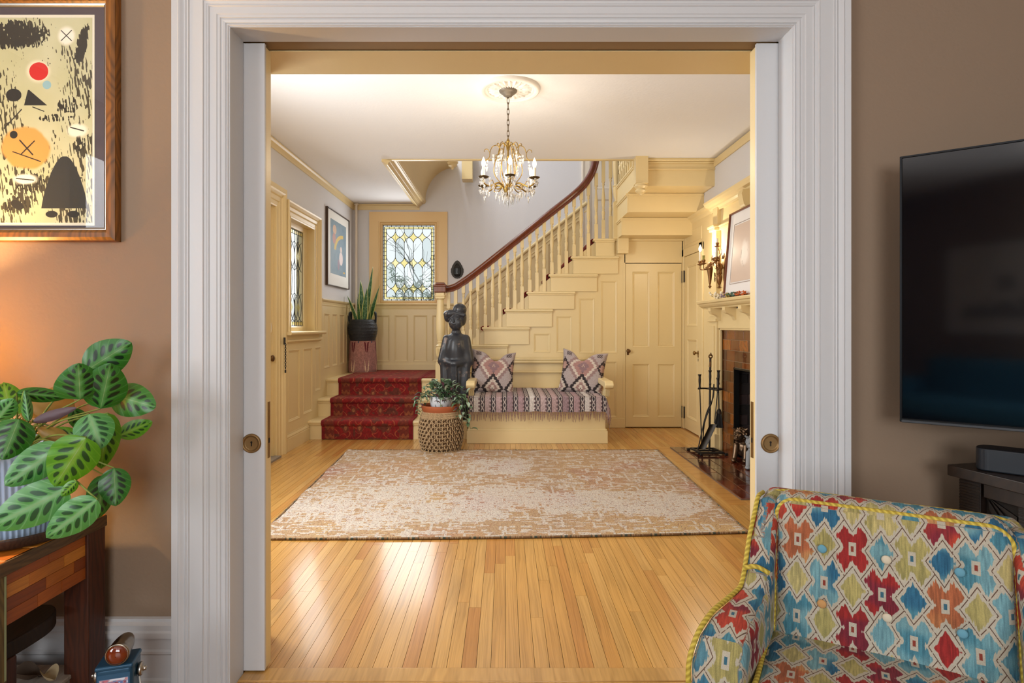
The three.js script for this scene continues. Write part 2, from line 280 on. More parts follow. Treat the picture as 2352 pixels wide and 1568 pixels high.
  for (const x of slopes) part('panel', uvw(quads([[[x, sy(x) - 0.62, 0.012], [x + 0.26, sy(x + 0.26) - 0.62, 0.012], [x + 0.26, sy(x + 0.26) - 0.15, 0.012], [x, sy(x) - 0.15, 0.012]]]).applyMatrix4(MB)), M.yellow, Wb);
  const capLine = curve([[-0.70, 1.572, 0.026], [-0.60, 1.585, 0.026], [-0.50, sy(-0.5) + 0.02, 0.026], [-0.3, sy(-0.3), 0.026], [0.4, sy(0.4), 0.026], [1.18, sy(1.18), 0.026]]);
  part('sloping_cap', [0, -0.11].map((o) => new THREE.TubeGeometry(capLine, 60, o ? 0.013 : 0.026, 8, false).scale(1, 1, o ? 0.6 : 1).translate(0, o, 0.012)).map((g) => uvw(g.applyMatrix4(MB))), M.yellow, Wb);
  // picture rails along the ceiling
  const T4 = struct('trim_4'), rail = [[0, -0.085], [0.012, -0.085], [0.016, -0.07], [0.02, -0.03], [0.034, -0.016], [0.038, -0.004], [0, -0.004]];
  part('picture_rail', uvw(run(rail, LX, -1.24).applyMatrix4(MB).translate(0, CEIL, 0)), M.yellow, T4);
  part('picture_rail', uvw(run(rail, 2.32, BD).applyMatrix4(onLeft(LX)).translate(0, CEIL, 0)), M.yellow, T4);
  part('picture_rail', uvw(run([[0, -0.085], [0.014, -0.085], [0.02, -0.012], [0.012, -0.006], [0, -0.006]], -6.11, -2.32).applyMatrix4(onRight(RX)).translate(0, CEIL, 0)), M.yellow, T4);
  // edge of the stairwell
  const T5 = struct('trim_5');
  part('well_edge', blk(-1.26, 1.37, CEIL - 0.012, CEIL + 0.34, 6.10, 6.135), M.yellow, T5);
  part('well_moulding', uvw(run([[-0.03, 0], [-0.03, -0.03], [-0.005, -0.034], [0.012, -0.05], [0.02, -0.06], [0.034, -0.06], [0.038, -0.045], [0.052, -0.03], [0.06, -0.026], [0.075, -0.012], [0.085, 0.005], [0.12, 0.01], [0.13, 0.03], [0.13, 0.06], [0, 0.08]].map(([u, v]) => [u, v]), 6.10, BD).applyMatrix4(onLeft(-1.28)).translate(0, CEIL, 0)), M.yellow, T5);
  const co = []; for (let i = 0; i <= 16; i++) { const a = i / 16 * Math.PI / 2; co.push([-0.72 - 0.44 * Math.cos(a), 3.06 + 0.50 * Math.sin(a)]); }
  part('coved_soffit', uvw(flat(new THREE.ExtrudeGeometry(poly([[-1.27, 3.03], [-1.17, 3.03], ...co, [-0.7, 3.62], [-1.27, 3.62]]), { depth: BD - 6.13, bevelEnabled: false }).translate(0, 0, -BD))), M.yellow, T5);
  const post = [blk(-0.76, -0.63, 3.45, 3.75, 7.55, 7.68, 0.004)];
  part('newel_drop', [...post, smoothLathe([[0.001, -0.12], [0.018, -0.115], [0.02, -0.1], [0.035, -0.085], [0.06, -0.07], [0.05, -0.058], [0.062, -0.045], [0.075, -0.03], [0.066, -0.015], [0.075, -0.005], [0.08, 0]], 24).translate(-0.695, 3.45, -7.615)], M.yellow, T5);
  part('post_block', blk(-0.61, -0.46, 3.33, 3.8, 8.1, 8.3, 0.004), M.yellow, T5);
}
// ---------------------------------------------------------------- hall, left side: front door, side window, wainscot
const glassClear = phy('#eef3f4', 0.05, { transmission: 1, thickness: 0, ior: 1.2 });
const glassRipple = phy('#e4ebec', 0.16, { transmission: 1, thickness: 0, ior: 1.2 });
const glassYellow = [phy('#f8f2d2', 0.22, { transmission: 1, thickness: 0, ior: 1.2 }), phy('#f5eec4', 0.25, { transmission: 1, thickness: 0, ior: 1.2 })];
// a leaded light in its own (a, y) plane; curves are lists of points, panes closed outlines
function leadedLight(parent, M4, panes, lines, r) {
  for (const [pts, mat, lift = 0] of panes) part('pane', uvw(flat(new THREE.ExtrudeGeometry(poly(pts), { depth: 0.003, bevelEnabled: false, curveSegments: 6 }).translate(0, 0, lift).applyMatrix4(M4))), mat, parent);
  part('lead_came', lines.map((l) => { const c = curve(l.map(([a, y]) => [a, y, 0.0015])); return new THREE.TubeGeometry(c, Math.max(2, (l.length - 1) * 2), r, 6, false).applyMatrix4(M4); }), M.lead, parent);
}
const arc = (p, q, bulge, n = 6) => { const o = []; for (let i = 0; i <= n; i++) { const t = i / n, nx = -(q[1] - p[1]), ny = q[0] - p[0], b = bulge * 4 * t * (1 - t); o.push([mix(p[0], q[0], t) + nx * b, mix(p[1], q[1], t) + ny * b]); } return o; };
{
  const ML = onLeft(LX), Wl = struct('wall_hall_left');
  const dy = 2.40, wo = [5.86, 6.57, 1.20, 2.36];
  part('wall_plaster', uvw(board([[2.3, 0], [4.55, 0], [4.55, dy], [5.5, dy], [5.5, 0], [BD + 0.2, 0], [BD + 0.2, 3.4], [2.3, 3.4]], [wo, [2.8, 4.0, 0.9, 2.6]], 0.2).translate(0, 0, -0.2).applyMatrix4(ML)), M.grey, Wl);
  // lower wainscot beside the stairs, under the window: panels with bottoms that step up
  const t = 0.03, h1 = [[5.78, 6.10, 0.285, 1.01], [6.21, 6.50, 0.30, 1.01], [6.60, 6.79, 0.51, 1.01]], h2 = [[6.93, 7.14, 0.75, 1.41], [7.26, 7.46, 0.75, 1.41], [7.57, 7.78, 0.75, 1.41], [7.90, 8.12, 0.75, 1.41]];
  panelling(Wl, [[5.70, 0], [6.85, 0], [6.85, 1.13], [5.70, 1.13]], h1, t, ML, M.yellow);
  panelling(Wl, [[6.85, 0.2], [BD, 0.6], [BD, 1.50], [6.85, 1.50]], h2, t, ML, M.yellow);
  const capP = [[0, 0], [0.03, 0], [0.034, 0.018], [0.03, 0.022], [0.034, 0.05], [0.044, 0.06], [0.05, 0.075], [0.05, 0.085], [0, 0.09]];
  part('dado_cap', uvw(run(capP, 6.83, BD).applyMatrix4(ML).translate(0, 1.5, 0)), M.yellow, Wl);
  const base = [[0, 0], [0.045, 0], [0.045, 0.125], [0.04, 0.135], [0.046, 0.142], [0.04, 0.155], [0.034, 0.165], [0.034, 0.175], [0, 0.18]];
  part('skirting', uvw(run(base, 5.72, 6.36).applyMatrix4(ML)), M.yellow, Wl);
  // front door casing, door leaf, hardware
  const D = struct('door_3'), cas = [[0, 0], [0, 0.02], [0.012, 0.026], [0.02, 0.022], [0.05, 0.024], [0.056, 0.032], [0.064, 0.028], [0.1, 0.032], [0.108, 0.044], [0.12, 0.038], [0.135, 0.052], [0.15, 0.058], [0.16, 0.05], [0.20, 0.05], [0.20, 0]];
  part('door_casing', uvw(ring(4.55, 5.5, 0, dy, cas.map(([u, v]) => [u, v]), true).applyMatrix4(ML)), M.yellow, D);
  part('door_leaf', uvw(flat(new THREE.BoxGeometry(0.95, 2.39, 0.03).translate(5.025, 1.2, -0.085)).applyMatrix4(ML)), M.yellow, D);
  panelling(D, [[4.55, 0.01], [5.5, 0.01], [5.5, 2.395], [4.55, 2.395]], [[4.68, 4.98, 0.22, 0.82], [5.07, 5.37, 0.22, 0.82], [4.68, 4.98, 1.02, 1.62], [5.07, 5.37, 1.02, 1.62], [4.68, 5.37, 1.76, 2.26]], 0.02, onLeft(LX - 0.072), M.yellow);
  part('door_jamb', [[4.53, 4.57], [5.48, 5.52]].map(([a, b]) => uvw(flat(new THREE.BoxGeometry(b - a, dy, 0.14).translate((a + b) / 2, dy / 2, -0.07)).applyMatrix4(ML))), M.yellow, D);
  part('door_sill', uvw(flat(new THREE.BoxGeometry(0.95, 0.02, 0.2).translate(5.025, 0.008, -0.03)).applyMatrix4(ML)), std('#8d8378', 0.5), D);
  const kn = smoothLathe([[0.022, 0], [0.024, 0.004], [0.01, 0.01], [0.009, 0.03], [0.022, 0.04], [0.03, 0.055], [0.026, 0.068], [0.001, 0.072]], 24).rotateX(Math.PI / 2).translate(5.452, 0.95, -0.052);
  part('door_knob', kn.applyMatrix4(ML), M.bronze, D);
  part('deadbolt', [lathe([[0.024, 0], [0.024, 0.012], [0.014, 0.016], [0.001, 0.016]], 20).rotateX(Math.PI / 2).translate(5.452, 1.12, -0.052), bx(0.008, 0.03, 0.02).translate(5.452, 1.12, -0.03)].map((g) => flat(g).applyMatrix4(ML)), M.steel, D);
  part('mail_slot', [bx(0.03, 0.16, 0.012, 0.003).translate(5.452, 1.24, -0.046), tube([[5.452, 1.18, -0.04], [5.452, 1.19, -0.015], [5.452, 1.29, -0.015], [5.452, 1.30, -0.04]], 0.004, 14)].map((g) => flat(g).applyMatrix4(ML)), M.cream, D);
  part('peephole', [lathe([[0.012, 0], [0.012, 0.01], [0.001, 0.012]], 16).rotateX(Math.PI / 2).translate(5.455, 1.74, -0.052)].map((g) => flat(g).applyMatrix4(ML)), M.black, D);
  // chain hanging on the door casing
  const ch = thing('door_chain', 'dark twisted door chain hanging from a small latch plate on the front door casing', 'chain', [LX + 0.062, 0, -5.6]);
  part('latch_plate', bx(0.012, 0.07, 0.028, 0.002).translate(0, 1.11, 0), M.iron, ch);
  const links = []; for (let i = 0; i < 14; i++) links.push(new THREE.TorusGeometry(0.009, 0.0032, 6, 12).scale(0.75, 1.25, 1).rotateY(i % 2 ? Math.PI / 2 : 0.3).translate(0.008, 1.075 - i * 0.0175, 0));
  part('chain', links, M.iron, ch); part('end_tag', bx(0.012, 0.03, 0.018, 0.002).translate(0.008, 0.815, 0), M.iron, ch);
  // window towards the porch, out of sight
  const Wp = struct('window_5');
  part('window_frame', uvw(ring(2.8, 4.0, 0.9, 2.6, [[-0.06, -0.05], [-0.06, 0.0], [0.002, 0.02], [0.09, 0.025], [0.1, 0]]).applyMatrix4(ML)), M.yellow, Wp);
  part('pane', flat(new THREE.BoxGeometry(1.2, 1.7, 0.004).translate(3.4, 1.75, -0.1)).applyMatrix4(ML), glassClear, Wp);
  // window beside the door
  const Wn = struct('window_3');
  const cas2 = [[-0.002, -0.19], [-0.002, 0.03], [0.012, 0.034], [0.02, 0.028], [0.055, 0.03], [0.062, 0.042], [0.07, 0.036], [0.10, 0.04], [0.108, 0.054], [0.118, 0.048], [0.135, 0.066], [0.15, 0.07], [0.155, 0.06], [0.155, 0]];
  part('window_casing', uvw(ring(wo[0], wo[1], wo[2], wo[3], cas2, true).applyMatrix4(ML)), M.yellow, Wn);
  part('window_sill', [uvw(run([[-0.1, 0], [0.09, 0], [0.1, 0.012], [0.1, 0.028], [0.09, 0.036], [-0.1, 0.036]], 5.69, 6.80).applyMatrix4(ML).translate(0, 1.165, 0)), uvw(run([[0, 0], [0.04, 0], [0.05, 0.01], [0.066, 0.016], [0.066, 0.03], [0.05, 0.036], [0, 0.036]], 5.70, 6.76).applyMatrix4(ML).translate(0, 1.085, 0)), uvw(run([[0, 0], [0.034, 0], [0.034, 0.05], [0, 0.05]], 5.70, 6.74).applyMatrix4(ML).translate(0, 1.118, 0))], M.yellow, Wn);
  part('window_sash', uvw(ring(5.99, 6.47, 1.255, 2.305, [[0, -0.1], [0, -0.055], [0.012, -0.05], [0.2, -0.05]]).applyMatrix4(ML)), M.yellow, Wn);
  // its leaded panes: lenses and small yellow diamonds in three tiers
  const GA = 5.995, GB = 6.465, GY = 1.26, GT = 2.30, n = 2, cw = (GB - GA - 0.05) / n, panes = [], lines = [], G = onLeft(LX - 0.075);
  const y = [GY + 0.045, GY + 0.20, GY + 0.355, GY + 0.60, GY + 0.76, GY + 0.92, GT - 0.18, GT - 0.045];
  for (let i = 0; i < n; i++) {
    const a = GA + 0.025 + i * cw, m = a + cw / 2, b = a + cw;
    for (const [lo, hi, fat] of [[0, 2, 0.16], [3, 5, 0.16]]) {
      const ym = (y[lo] + y[hi]) / 2; panes.push([[[m, ym - 0.055], [m + 0.045, ym], [m, ym + 0.055], [m - 0.045, ym]], glassYellow[i % 2], 0.004]);
      lines.push(arc([a, y[lo]], [m, ym], -fat), arc([b, y[lo]], [m, ym], fat), arc([a, y[hi]], [m, ym], fat), arc([b, y[hi]], [m, ym], -fat), arc([a, ym], [m, y[lo]], -fat), arc([b, ym], [m, y[lo]], fat), arc([a, ym], [m, y[hi]], fat), arc([b, ym], [m, y[hi]], -fat));
    }
    for (const [lo, hi, k] of [[0, 2, 0], [2, 5, 1], [5, 7, 0]]) panes.push([[[a, y[lo]], [b, y[lo]], [b, y[hi]], [a, y[hi]]], (i + k) % 2 ? glassRipple : glassClear]);
    lines.push(arc([m, y[2] - 0.06], [m, y[4] - 0.06], 0.09, 8), arc([m, y[2] - 0.06], [m, y[4] - 0.06], -0.09, 8), arc([m, y[4] + 0.06], [m, y[7]], 0.09, 8), arc([m, y[4] + 0.06], [m, y[7]], -0.09, 8), [[a, y[0]], [a, y[7]]], [[m, y[2]], [m, y[3]]]);
  }
  for (let i = 0; i < 8; i++) { const a = mix(GA, GB, i / 8), b = mix(GA, GB, (i + 1) / 8); panes.push([[[a, GY + 0.01], [b, GY + 0.01], [b, GY + 0.04], [a, GY + 0.04]], glassYellow[i % 2]], [[[a, GT - 0.04], [b, GT - 0.04], [b, GT - 0.01], [a, GT - 0.01]], glassYellow[(i + 1) % 2]]); lines.push([[b, GY], [b, GY + 0.043]], [[b, GT - 0.043], [b, GT]]); }
  lines.push([[GA, GY + 0.043], [GB, GY + 0.043]], [[GA, GT - 0.043], [GB, GT - 0.043]], [[GA, GY], [GB, GY]], [[GA, GT], [GB, GT]], [[GB, GY], [GB, GT]], [[GA, GY], [GA, GT]]);
  leadedLight(Wn, G, panes, lines, 0.0036);
}
// ---------------------------------------------------------------- landing window in the back wall
{
  const Wn = struct('window_4'), B = onBack(BD), gx0 = -1.777, gx1 = -1.025, gy0 = 1.63, gy1 = 2.724;
  part('window_casing', uvw(ring(gx0, gx1, gy0, gy1, [[0.0, -0.03], [0.0, 0.012], [0.008, 0.016], [0.014, 0.03], [0.024, 0.03], [0.03, 0.022], [0.036, 0.034], [0.05, 0.034], [0.056, 0.026], [0.19, 0.03], [0.19, 0]], false).applyMatrix4(B)), std('#e6c38c', 0.4), Wn);
  const b = 0.02, e = 0.05, ix0 = gx0 + e, ix1 = gx1 - e, iy0 = gy0 + e, iy1 = gy1 - e, panes = [], lines = [], n = 5, cw = (ix1 - ix0) / n;
  // border: clear outer strip, yellow inner strip, in short pieces
  for (let i = 0; i < 10; i++) for (const [y0, y1] of [[gy0 + b, gy0 + e], [gy1 - e, gy1 - b]]) { const a0 = mix(gx0 + b, gx1 - b, i / 10), a1 = mix(gx0 + b, gx1 - b, (i + 1) / 10); panes.push([[[a0, y0], [a1, y0], [a1, y1], [a0, y1]], glassYellow[i % 2]]); lines.push([[a1, y0 - 0.0], [a1, y1]]); }
  for (let i = 0; i < 18; i++) for (const [x0, x1] of [[gx0 + b, gx0 + e], [gx1 - e, gx1 - b]]) { const y0 = mix(gy0 + e, gy1 - e, i / 18), y1 = mix(gy0 + e, gy1 - e, (i + 1) / 18); panes.push([[[x0, y0], [x1, y0], [x1, y1], [x0, y1]], glassYellow[(i + 1) % 2]]); lines.push([[x0, y1], [x1, y1]]); }
  for (let i = 0; i <= 20; i++) { const yy = mix(gy0, gy1, i / 20); lines.push([[gx0, yy], [gx0 + b, yy]], [[gx1 - b, yy], [gx1, yy]]); }
  for (let i = 0; i <= 12; i++) { const xx = mix(gx0, gx1, i / 12); lines.push([[xx, gy0], [xx, gy0 + b]], [[xx, gy1 - b], [xx, gy1]]); }
  for (const [x0, x1, y0, y1] of [[gx0, gx1, gy0, gy0 + b], [gx0, gx1, gy1 - b, gy1], [gx0, gx0 + b, gy0 + b, gy1 - b], [gx1 - b, gx1, gy0 + b, gy1 - b]]) panes.push([[[x0, y0], [x1, y0], [x1, y1], [x0, y1]], glassClear]);
  for (const o of [0, b, e]) lines.push([[gx0 + o, gy0 + o], [gx1 - o, gy0 + o]], [[gx0 + o, gy1 - o], [gx1 - o, gy1 - o]], [[gx0 + o, gy0 + o], [gx0 + o, gy1 - o]], [[gx1 - o, gy0 + o], [gx1 - o, gy1 - o]]);
  // inside: long pointed lights divided by rows of yellow four-pointed diamonds
  const H = iy1 - iy0, rows = [iy0 + 0.125 * H, iy0 + 0.5 * H, iy0 + 0.875 * H], dh = 0.080, qb = 0.14;
  for (let r = 0; r < 3; r++) for (let i = 0; i < n; i++) {
    const x = ix0 + i * cw, yc = rows[r], L = [x, yc], R = [x + cw, yc];
    // yellow diamond centred on each inner dividing line
    if (i > 0) { const c = x, s = [[c - cw / 2, yc], [c, yc + dh], [c + cw / 2, yc], [c, yc - dh]]; panes.push([[...arc(s[0], s[1], -0.12, 4), ...arc(s[1], s[2], -0.12, 4).slice(1), ...arc(s[2], s[3], -0.12, 4).slice(1), ...arc(s[3], s[0], -0.12, 4).slice(1, -1)], glassYellow[(i + r) % 2]]); }
    const m = x + cw / 2;
    lines.push(arc([x, yc + dh], [m, yc], -0.12), arc([x + cw, yc + dh], [m, yc], 0.12), arc([x, yc - dh], [m, yc], 0.12), arc([x + cw, yc - dh], [m, yc], -0.12));
    const up = r < 2 ? rows[r + 1] : iy1;
    const body = r < 2 ? [...arc([m, yc], [x, yc + dh], 0.12, 4), ...arc([x, up - dh], [m, up], 0.12, 4), ...arc([m, up], [x + cw, up - dh], 0.12, 4).slice(1), ...arc([x + cw, yc + dh], [m, yc], 0.12, 4).slice(0, -1)] : [...arc([m, yc], [x, yc + dh], 0.12, 4), [x, iy1], [x + cw, iy1], ...arc([x + cw, yc + dh], [m, yc], 0.12, 4).slice(0, -1)];
    panes.push([body, (i * 2 + r) % 3 ? glassClear : glassRipple]);
    if (r === 0) panes.push([[[x, iy0], [x + cw, iy0], ...arc([x + cw, yc - dh], [m, yc], -0.12, 4), ...arc([m, yc], [x, yc - dh], -0.12, 4).slice(1)], glassRipple]);
    if (i > 0) lines.push(...(r < 2 ? [[[x, yc + dh], [x, up - dh]]] : [[[x, yc + dh], [x, iy1]]]));
    if (i > 0 && r === 0) lines.push([[x, iy0], [x, yc - dh]]);
  }
  leadedLight(Wn, onBack(BD + 0.02), panes, lines, 0.0042);
}
// bare trees outside, seen through the landing window
{
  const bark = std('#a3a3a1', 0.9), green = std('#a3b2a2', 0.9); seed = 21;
  const tree = (x, d, y0, h, lean, label, evergreen) => {
    const t = thing(evergreen ? 'evergreen_tree' : 'bare_tree', label, 'tree', [x, y0, -d]), limbs = [], sprays = [];
    const grow = (p, dir, L, r, n) => {
      const q = [p[0] + dir[0] * L, p[1] + dir[1] * L, p[2] + dir[2] * L], m = [(p[0] + q[0]) / 2 + rr(-0.1, 0.1) * L, (p[1] + q[1]) / 2 + rr(-0.05, 0.1) * L, (p[2] + q[2]) / 2];
      limbs.push(taperTube([p, m, q], r, r * 0.6, 5, 5));
      if (n > 0) { const kids = n > 2 ? 3 : 3; for (let i = 0; i < kids; i++) { const a = rr(0, 6.28), s = rr(0.45, 0.9), v = V3(dir[0] + Math.cos(a) * s, dir[1] * (evergreen ? 0.6 : 1) + rr(-0.4, 0.5), dir[2] + Math.sin(a) * s).normalize(); grow(mixP(p, q, rr(0.4, 1)), [v.x, v.y, v.z], L * rr(0.55, 0.8), r * 0.55, n - 1); } }
      else if (evergreen) for (let i = 0; i < 3; i++) { const c = mixP(p, q, rr(0, 1)); const g = new THREE.ConeGeometry(0.012, rr(0.15, 0.3), 4); g.rotateZ(rr(-2.2, 2.2)).rotateY(rr(0, 6)).translate(c[0], c[1] - 0.03, c[2]); sprays.push(g); }
    };
    grow([0, 0, 0], [lean, 1, 0], h, 0.026 * h, 4);
    part('trunk', limbs, bark, t); if (sprays.length) part('needles', sprays, green, t).userData.kind = 'stuff';
  };
  const mixP = (a, b, t) => [mix(a[0], b[0], t), mix(a[1], b[1], t), mix(a[2], b[2], t)];
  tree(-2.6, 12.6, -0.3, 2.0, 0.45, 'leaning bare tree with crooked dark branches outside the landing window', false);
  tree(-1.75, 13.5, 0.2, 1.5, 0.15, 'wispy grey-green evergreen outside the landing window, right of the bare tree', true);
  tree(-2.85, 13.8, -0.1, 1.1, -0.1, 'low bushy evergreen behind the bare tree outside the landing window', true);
  const G = struct('ground'); part('lawn', blk(-14, 14, -0.6, -0.5, 8.8, 30), std('#7d8468', 0.95), G); part('lawn', blk(-14, -2.6, -0.6, -0.5, 2.5, 8.8), std('#7d8468', 0.95), G);
}
// ---------------------------------------------------------------- staircase
const SD = 7.11, RISE = 0.2176, RUN = 0.2747, treadY = (k) => 1.029 + RISE * (k - 1), noseX = (k) => -0.56 + RUN * (k - 1), LAND = 0.615;
// a strip laid over a path of [a, y] points in a vertical plane, extruded sideways
function overlay(path, t, w0, w1, along) {                 // along 'd': path a = depth, width in x; along 'x': path a = x, width in depth
  const n = path.length, off = path.map((p, i) => { const a = path[Math.max(0, i - 1)], b = path[Math.min(n - 1, i + 1)], l = Math.hypot(b[0] - a[0], b[1] - a[1]) || 1; return [p[0] - (b[1] - a[1]) / l * t, p[1] + (b[0] - a[0]) / l * t]; });
  const P = along === 'd' ? ([a, y], w) => [w, y, -a] : ([a, y], w) => [a, y, -w];
  let s = 0; const L = path.map((p, i) => (s += i ? Math.hypot(p[0] - path[i - 1][0], p[1] - path[i - 1][1]) : 0));
  const g = surf((u, v) => { const i = Math.round(v * (n - 1)); return P(off[i], mix(w0, w1, u)); }, 8, n - 1, (u, v) => [mix(w0, w1, u) - w0, L[Math.round(v * (n - 1))]]);
  const q = [];
  for (const w of [w0, w1]) for (let i = 0; i + 1 < n; i++) q.push([P(path[i], w), P(path[i + 1], w), P(off[i + 1], w), P(off[i], w)]);
  const e = quads(q), uv = e.attributes.uv; for (let i = 0; i < uv.count; i++) uv.setXY(i, 0.01, 0.01);
  return merge([g, e]);
}
const tCarpet = tex(1024, 1024, (u, v) => {                // red runner: border stripes, scrolls and leaves
  const x = u, c = Math.abs(u - 0.5) * 2, f = fbm(u * 60, v * 60, 3, 60, 60), wear = fbm(u * 5, v * 5, 3, 5, 5);
  let col = [128, 26, 22];
  const edge = c > 0.93 ? 0 : c > 0.72 ? 1 : 2;
  if (edge === 0) col = [120, 14, 18];
  if (edge === 1) { col = [112, 42, 26]; if (Math.sin(v * 6.283 * 9 + Math.sin(c * 60) * 0.8) > 0.35) col = [140, 74, 40]; }
  if (edge === 2) {
    const k = Math.sin(v * 6.283 * 4) * 0.5, d1 = Math.abs(Math.sin((c * 4 + k) * 3.1416)), d2 = Math.abs(Math.cos((v * 8 + Math.sin(c * 9)) * 3.1416));
    col = [126, 18, 18]; if (d1 < 0.16) col = [158, 76, 44]; if (d2 < 0.12 && c < 0.6) col = [150, 60, 40];
    const rx = (c * 3.2) % 1 - 0.5, ry = (v * 4) % 1 - 0.5, r = Math.hypot(rx, ry); if (r < 0.22) col = r < 0.1 ? [150, 96, 60] : [118, 50, 34];
    if (noise(u * 22, v * 22, 22, 22) > 0.72) col = [98, 44, 30];
  }
  const m = 0.72 + 0.45 * f; col = [col[0] * m + wear * 12, col[1] * m + wear * 5, col[2] * m + wear * 3];
  return col;
});
const carpetMat = phy('#ffffff', 0.95, { map: rep(tCarpet, 1, 1), sheen: 0.5, sheenColor: new THREE.Color('#d0604c'), sheenRoughness: 0.5, bumpMap: rep(tex(256, 256, () => rnd(), false), 6, 6), bumpScale: 0.002 });
{
  const S = thing('staircase', 'cream painted staircase with turned balusters and a dark mahogany handrail along the back wall', 'staircase', [0, 0, 0]);
  // three wide entry steps and the landing
  const nose = [6.35, 6.68, 7.0];
  for (let k = 0; k < 3; k++) {
    const y = 0.205 * (k + 1), x1 = -0.42;
    part('riser', blk(LX + 0.02, x1, y - 0.205, y - 0.03, nose[k] + 0.028, nose[k] + 0.06), M.yellow, S);
    part('tread', blk(LX + 0.02, k === 2 ? -0.55 : x1, y - 0.032, y, nose[k], k < 2 ? nose[k + 1] + 0.06 : BD, 0.012, 2), M.yellow, S);
    part('tread_moulding', blk(LX + 0.02, x1, y - 0.048, y - 0.03, nose[k] + 0.012, nose[k] + 0.04, 0.006), M.yellow, S);
  }
  // flight to the right: treads, risers, stepped end boards
  for (let k = 0; k <= 7; k++) {
    const x = noseX(k), y = treadY(k), last = k === 7;
    part('tread', blk(x, last ? RX : x + RUN + 0.06, y - 0.03, y, SD - 0.045, BD, 0.012, 2), M.yellow, S);
    part('riser', blk(x + 0.03, x + 0.055, y - RISE, y - 0.03, SD - 0.002, BD), M.yellow, S);
    const xe = [X(1120, SD), X(1168, SD), X(1217, SD), X(1270, SD), X(1321, SD), X(1372.6, SD), X(1421, SD), X(1413, SD)][k];
    part('bracket_board', [blk(x + 0.028, xe - 0.012, y - RISE + 0.002, y - 0.03, SD - 0.026, SD, 0.003), blk(x, xe, y - 0.03, y, SD - 0.05, SD - 0.02, 0.01, 2), blk(x + 0.014, xe - 0.008, y - 0.045, y - 0.028, SD - 0.04, SD - 0.02, 0.006)], M.yellow, S);
  }
  // panelled face under the flight, down to the floor
  const out = [[X(1085, SD) - 0.2, 0], [X(1431, SD), 0], [X(1431, SD), 2.32], [noseX(7) + 0.03, 2.32]];
  for (let k = 7; k >= 0; k--) { out.push([noseX(k) + 0.03, treadY(k) - 0.03]); out.push([noseX(k) + 0.03, treadY(k) - RISE - 0.001]); }
  out.push([-0.835, 0.5], [-0.835, 0]); out.shift(); out.unshift([-0.835 + 0.001, 0]);
  const P = [[1226, 1263, 766, 809], [1278, 1313, 726, 809], [1330, 1365, 685, 810], [1380.5, 1416.6, 645, 810], [1378, 1416.6, 830, 958]].map(([a, b, c, d]) => [X(a, SD), X(b, SD), Y(d, SD), Y(c, SD)]);
  const W = struct('wall_under_stairs');
  panelling(W, out.slice(0, -1), P, 0.02, onBack(SD + 0.02), M.yellow);
  part('wall_core', uvw(board([[-0.835, 0], [1.47, 0], [1.47, 2.3], [1.12, 2.3], [-0.835, 0.75]], [], 0.08).applyMatrix4(onBack(SD + 0.11))), M.yellow, W);
  part('closet_surround', [blk(X(1431, SD), X(1436, SD), 0, 2.34, SD - 0.004, SD + 0.05), blk(X(1566, SD), RX + 0.05, 0, 2.34, SD - 0.004, SD + 0.05), blk(X(1434, SD), X(1568, SD), 2.04, 2.34, SD - 0.004, SD + 0.05), blk(X(1431, SD), RX, 2.335, 2.36, SD - 0.03, SD + 0.05, 0.01)], M.yellow, W);
  part('skirting', blk(X(1397, SD), X(1434, SD), 0, 0.12, SD - 0.015, SD, 0.004), M.yellow, W);
  // balusters: three to a tread, lower squares growing with the slope
  const turned = [[0.0205, 0], [0.0205, 0.006], [0.012, 0.012], [0.017, 0.022], [0.0195, 0.03], [0.015, 0.042], [0.017, 0.055], [0.021, 0.075], [0.022, 0.095], [0.018, 0.115], [0.013, 0.125], [0.019, 0.135], [0.019, 0.142], [0.013, 0.15], [0.016, 0.165], [0.021, 0.20], [0.0235, 0.245], [0.022, 0.29], [0.016, 0.355], [0.012, 0.415], [0.0115, 0.43], [0.018, 0.44], [0.018, 0.447], [0.012, 0.455], [0.0205, 0.475], [0.0205, 0.48]];
  const mid = lathe(turned, 16);
  const railY = (x) => x < -0.42 ? 1.735 + 0.1 * Math.max(0, (x + 0.66) / 0.24) ** 2 : 1.835 + (x + 0.42) * 0.79;   // underside of the rail
  const bal = (x, yb, yt, low) => { const s = 0.042; const g = [bx(s, low, s, 0.002).translate(x, yb + low / 2, -SD - 0.03), flat(mid.clone()).translate(x, yb + low, -SD - 0.03), bx(s, Math.max(0.02, yt - yb - low - 0.478), s, 0.002).translate(x, (yb + low + 0.478 + yt) / 2, -SD - 0.03)]; part('baluster', g, M.yellow, S); };
  for (let k = 0; k <= 7; k++) for (let j = 0; j < 3; j++) {
    const x = noseX(k) + 0.043 + j * 0.0893; if (k === 7 && j > 2) continue;
    const yt = railY(x) + (k === 7 ? 0.09 + j * 0.14 : k === 6 ? j * 0.02 : 0), yb = treadY(k) - 0.005;
    bal(x, yb, yt, Math.max(0.04, Math.min(0.19, yt - yb - 0.48 - 0.10) ) + (k > 1 ? j * 0.05 : 0));
  }
  // the start newel
  const nx = X(1011.5, 7.05), nz = -7.06, np = thing('newel_post', 'cream turned newel post with a fluted urn, at the foot of the handrail', 'newel post', [nx, LAND, nz]);
  part('post_base', [bx(0.112, 0.23, 0.112, 0.004).translate(0, 0.115 - 0.04, 0), bx(0.10, 0.02, 0.10, 0.008).translate(0, 0.198, 0)], M.yellow, np);
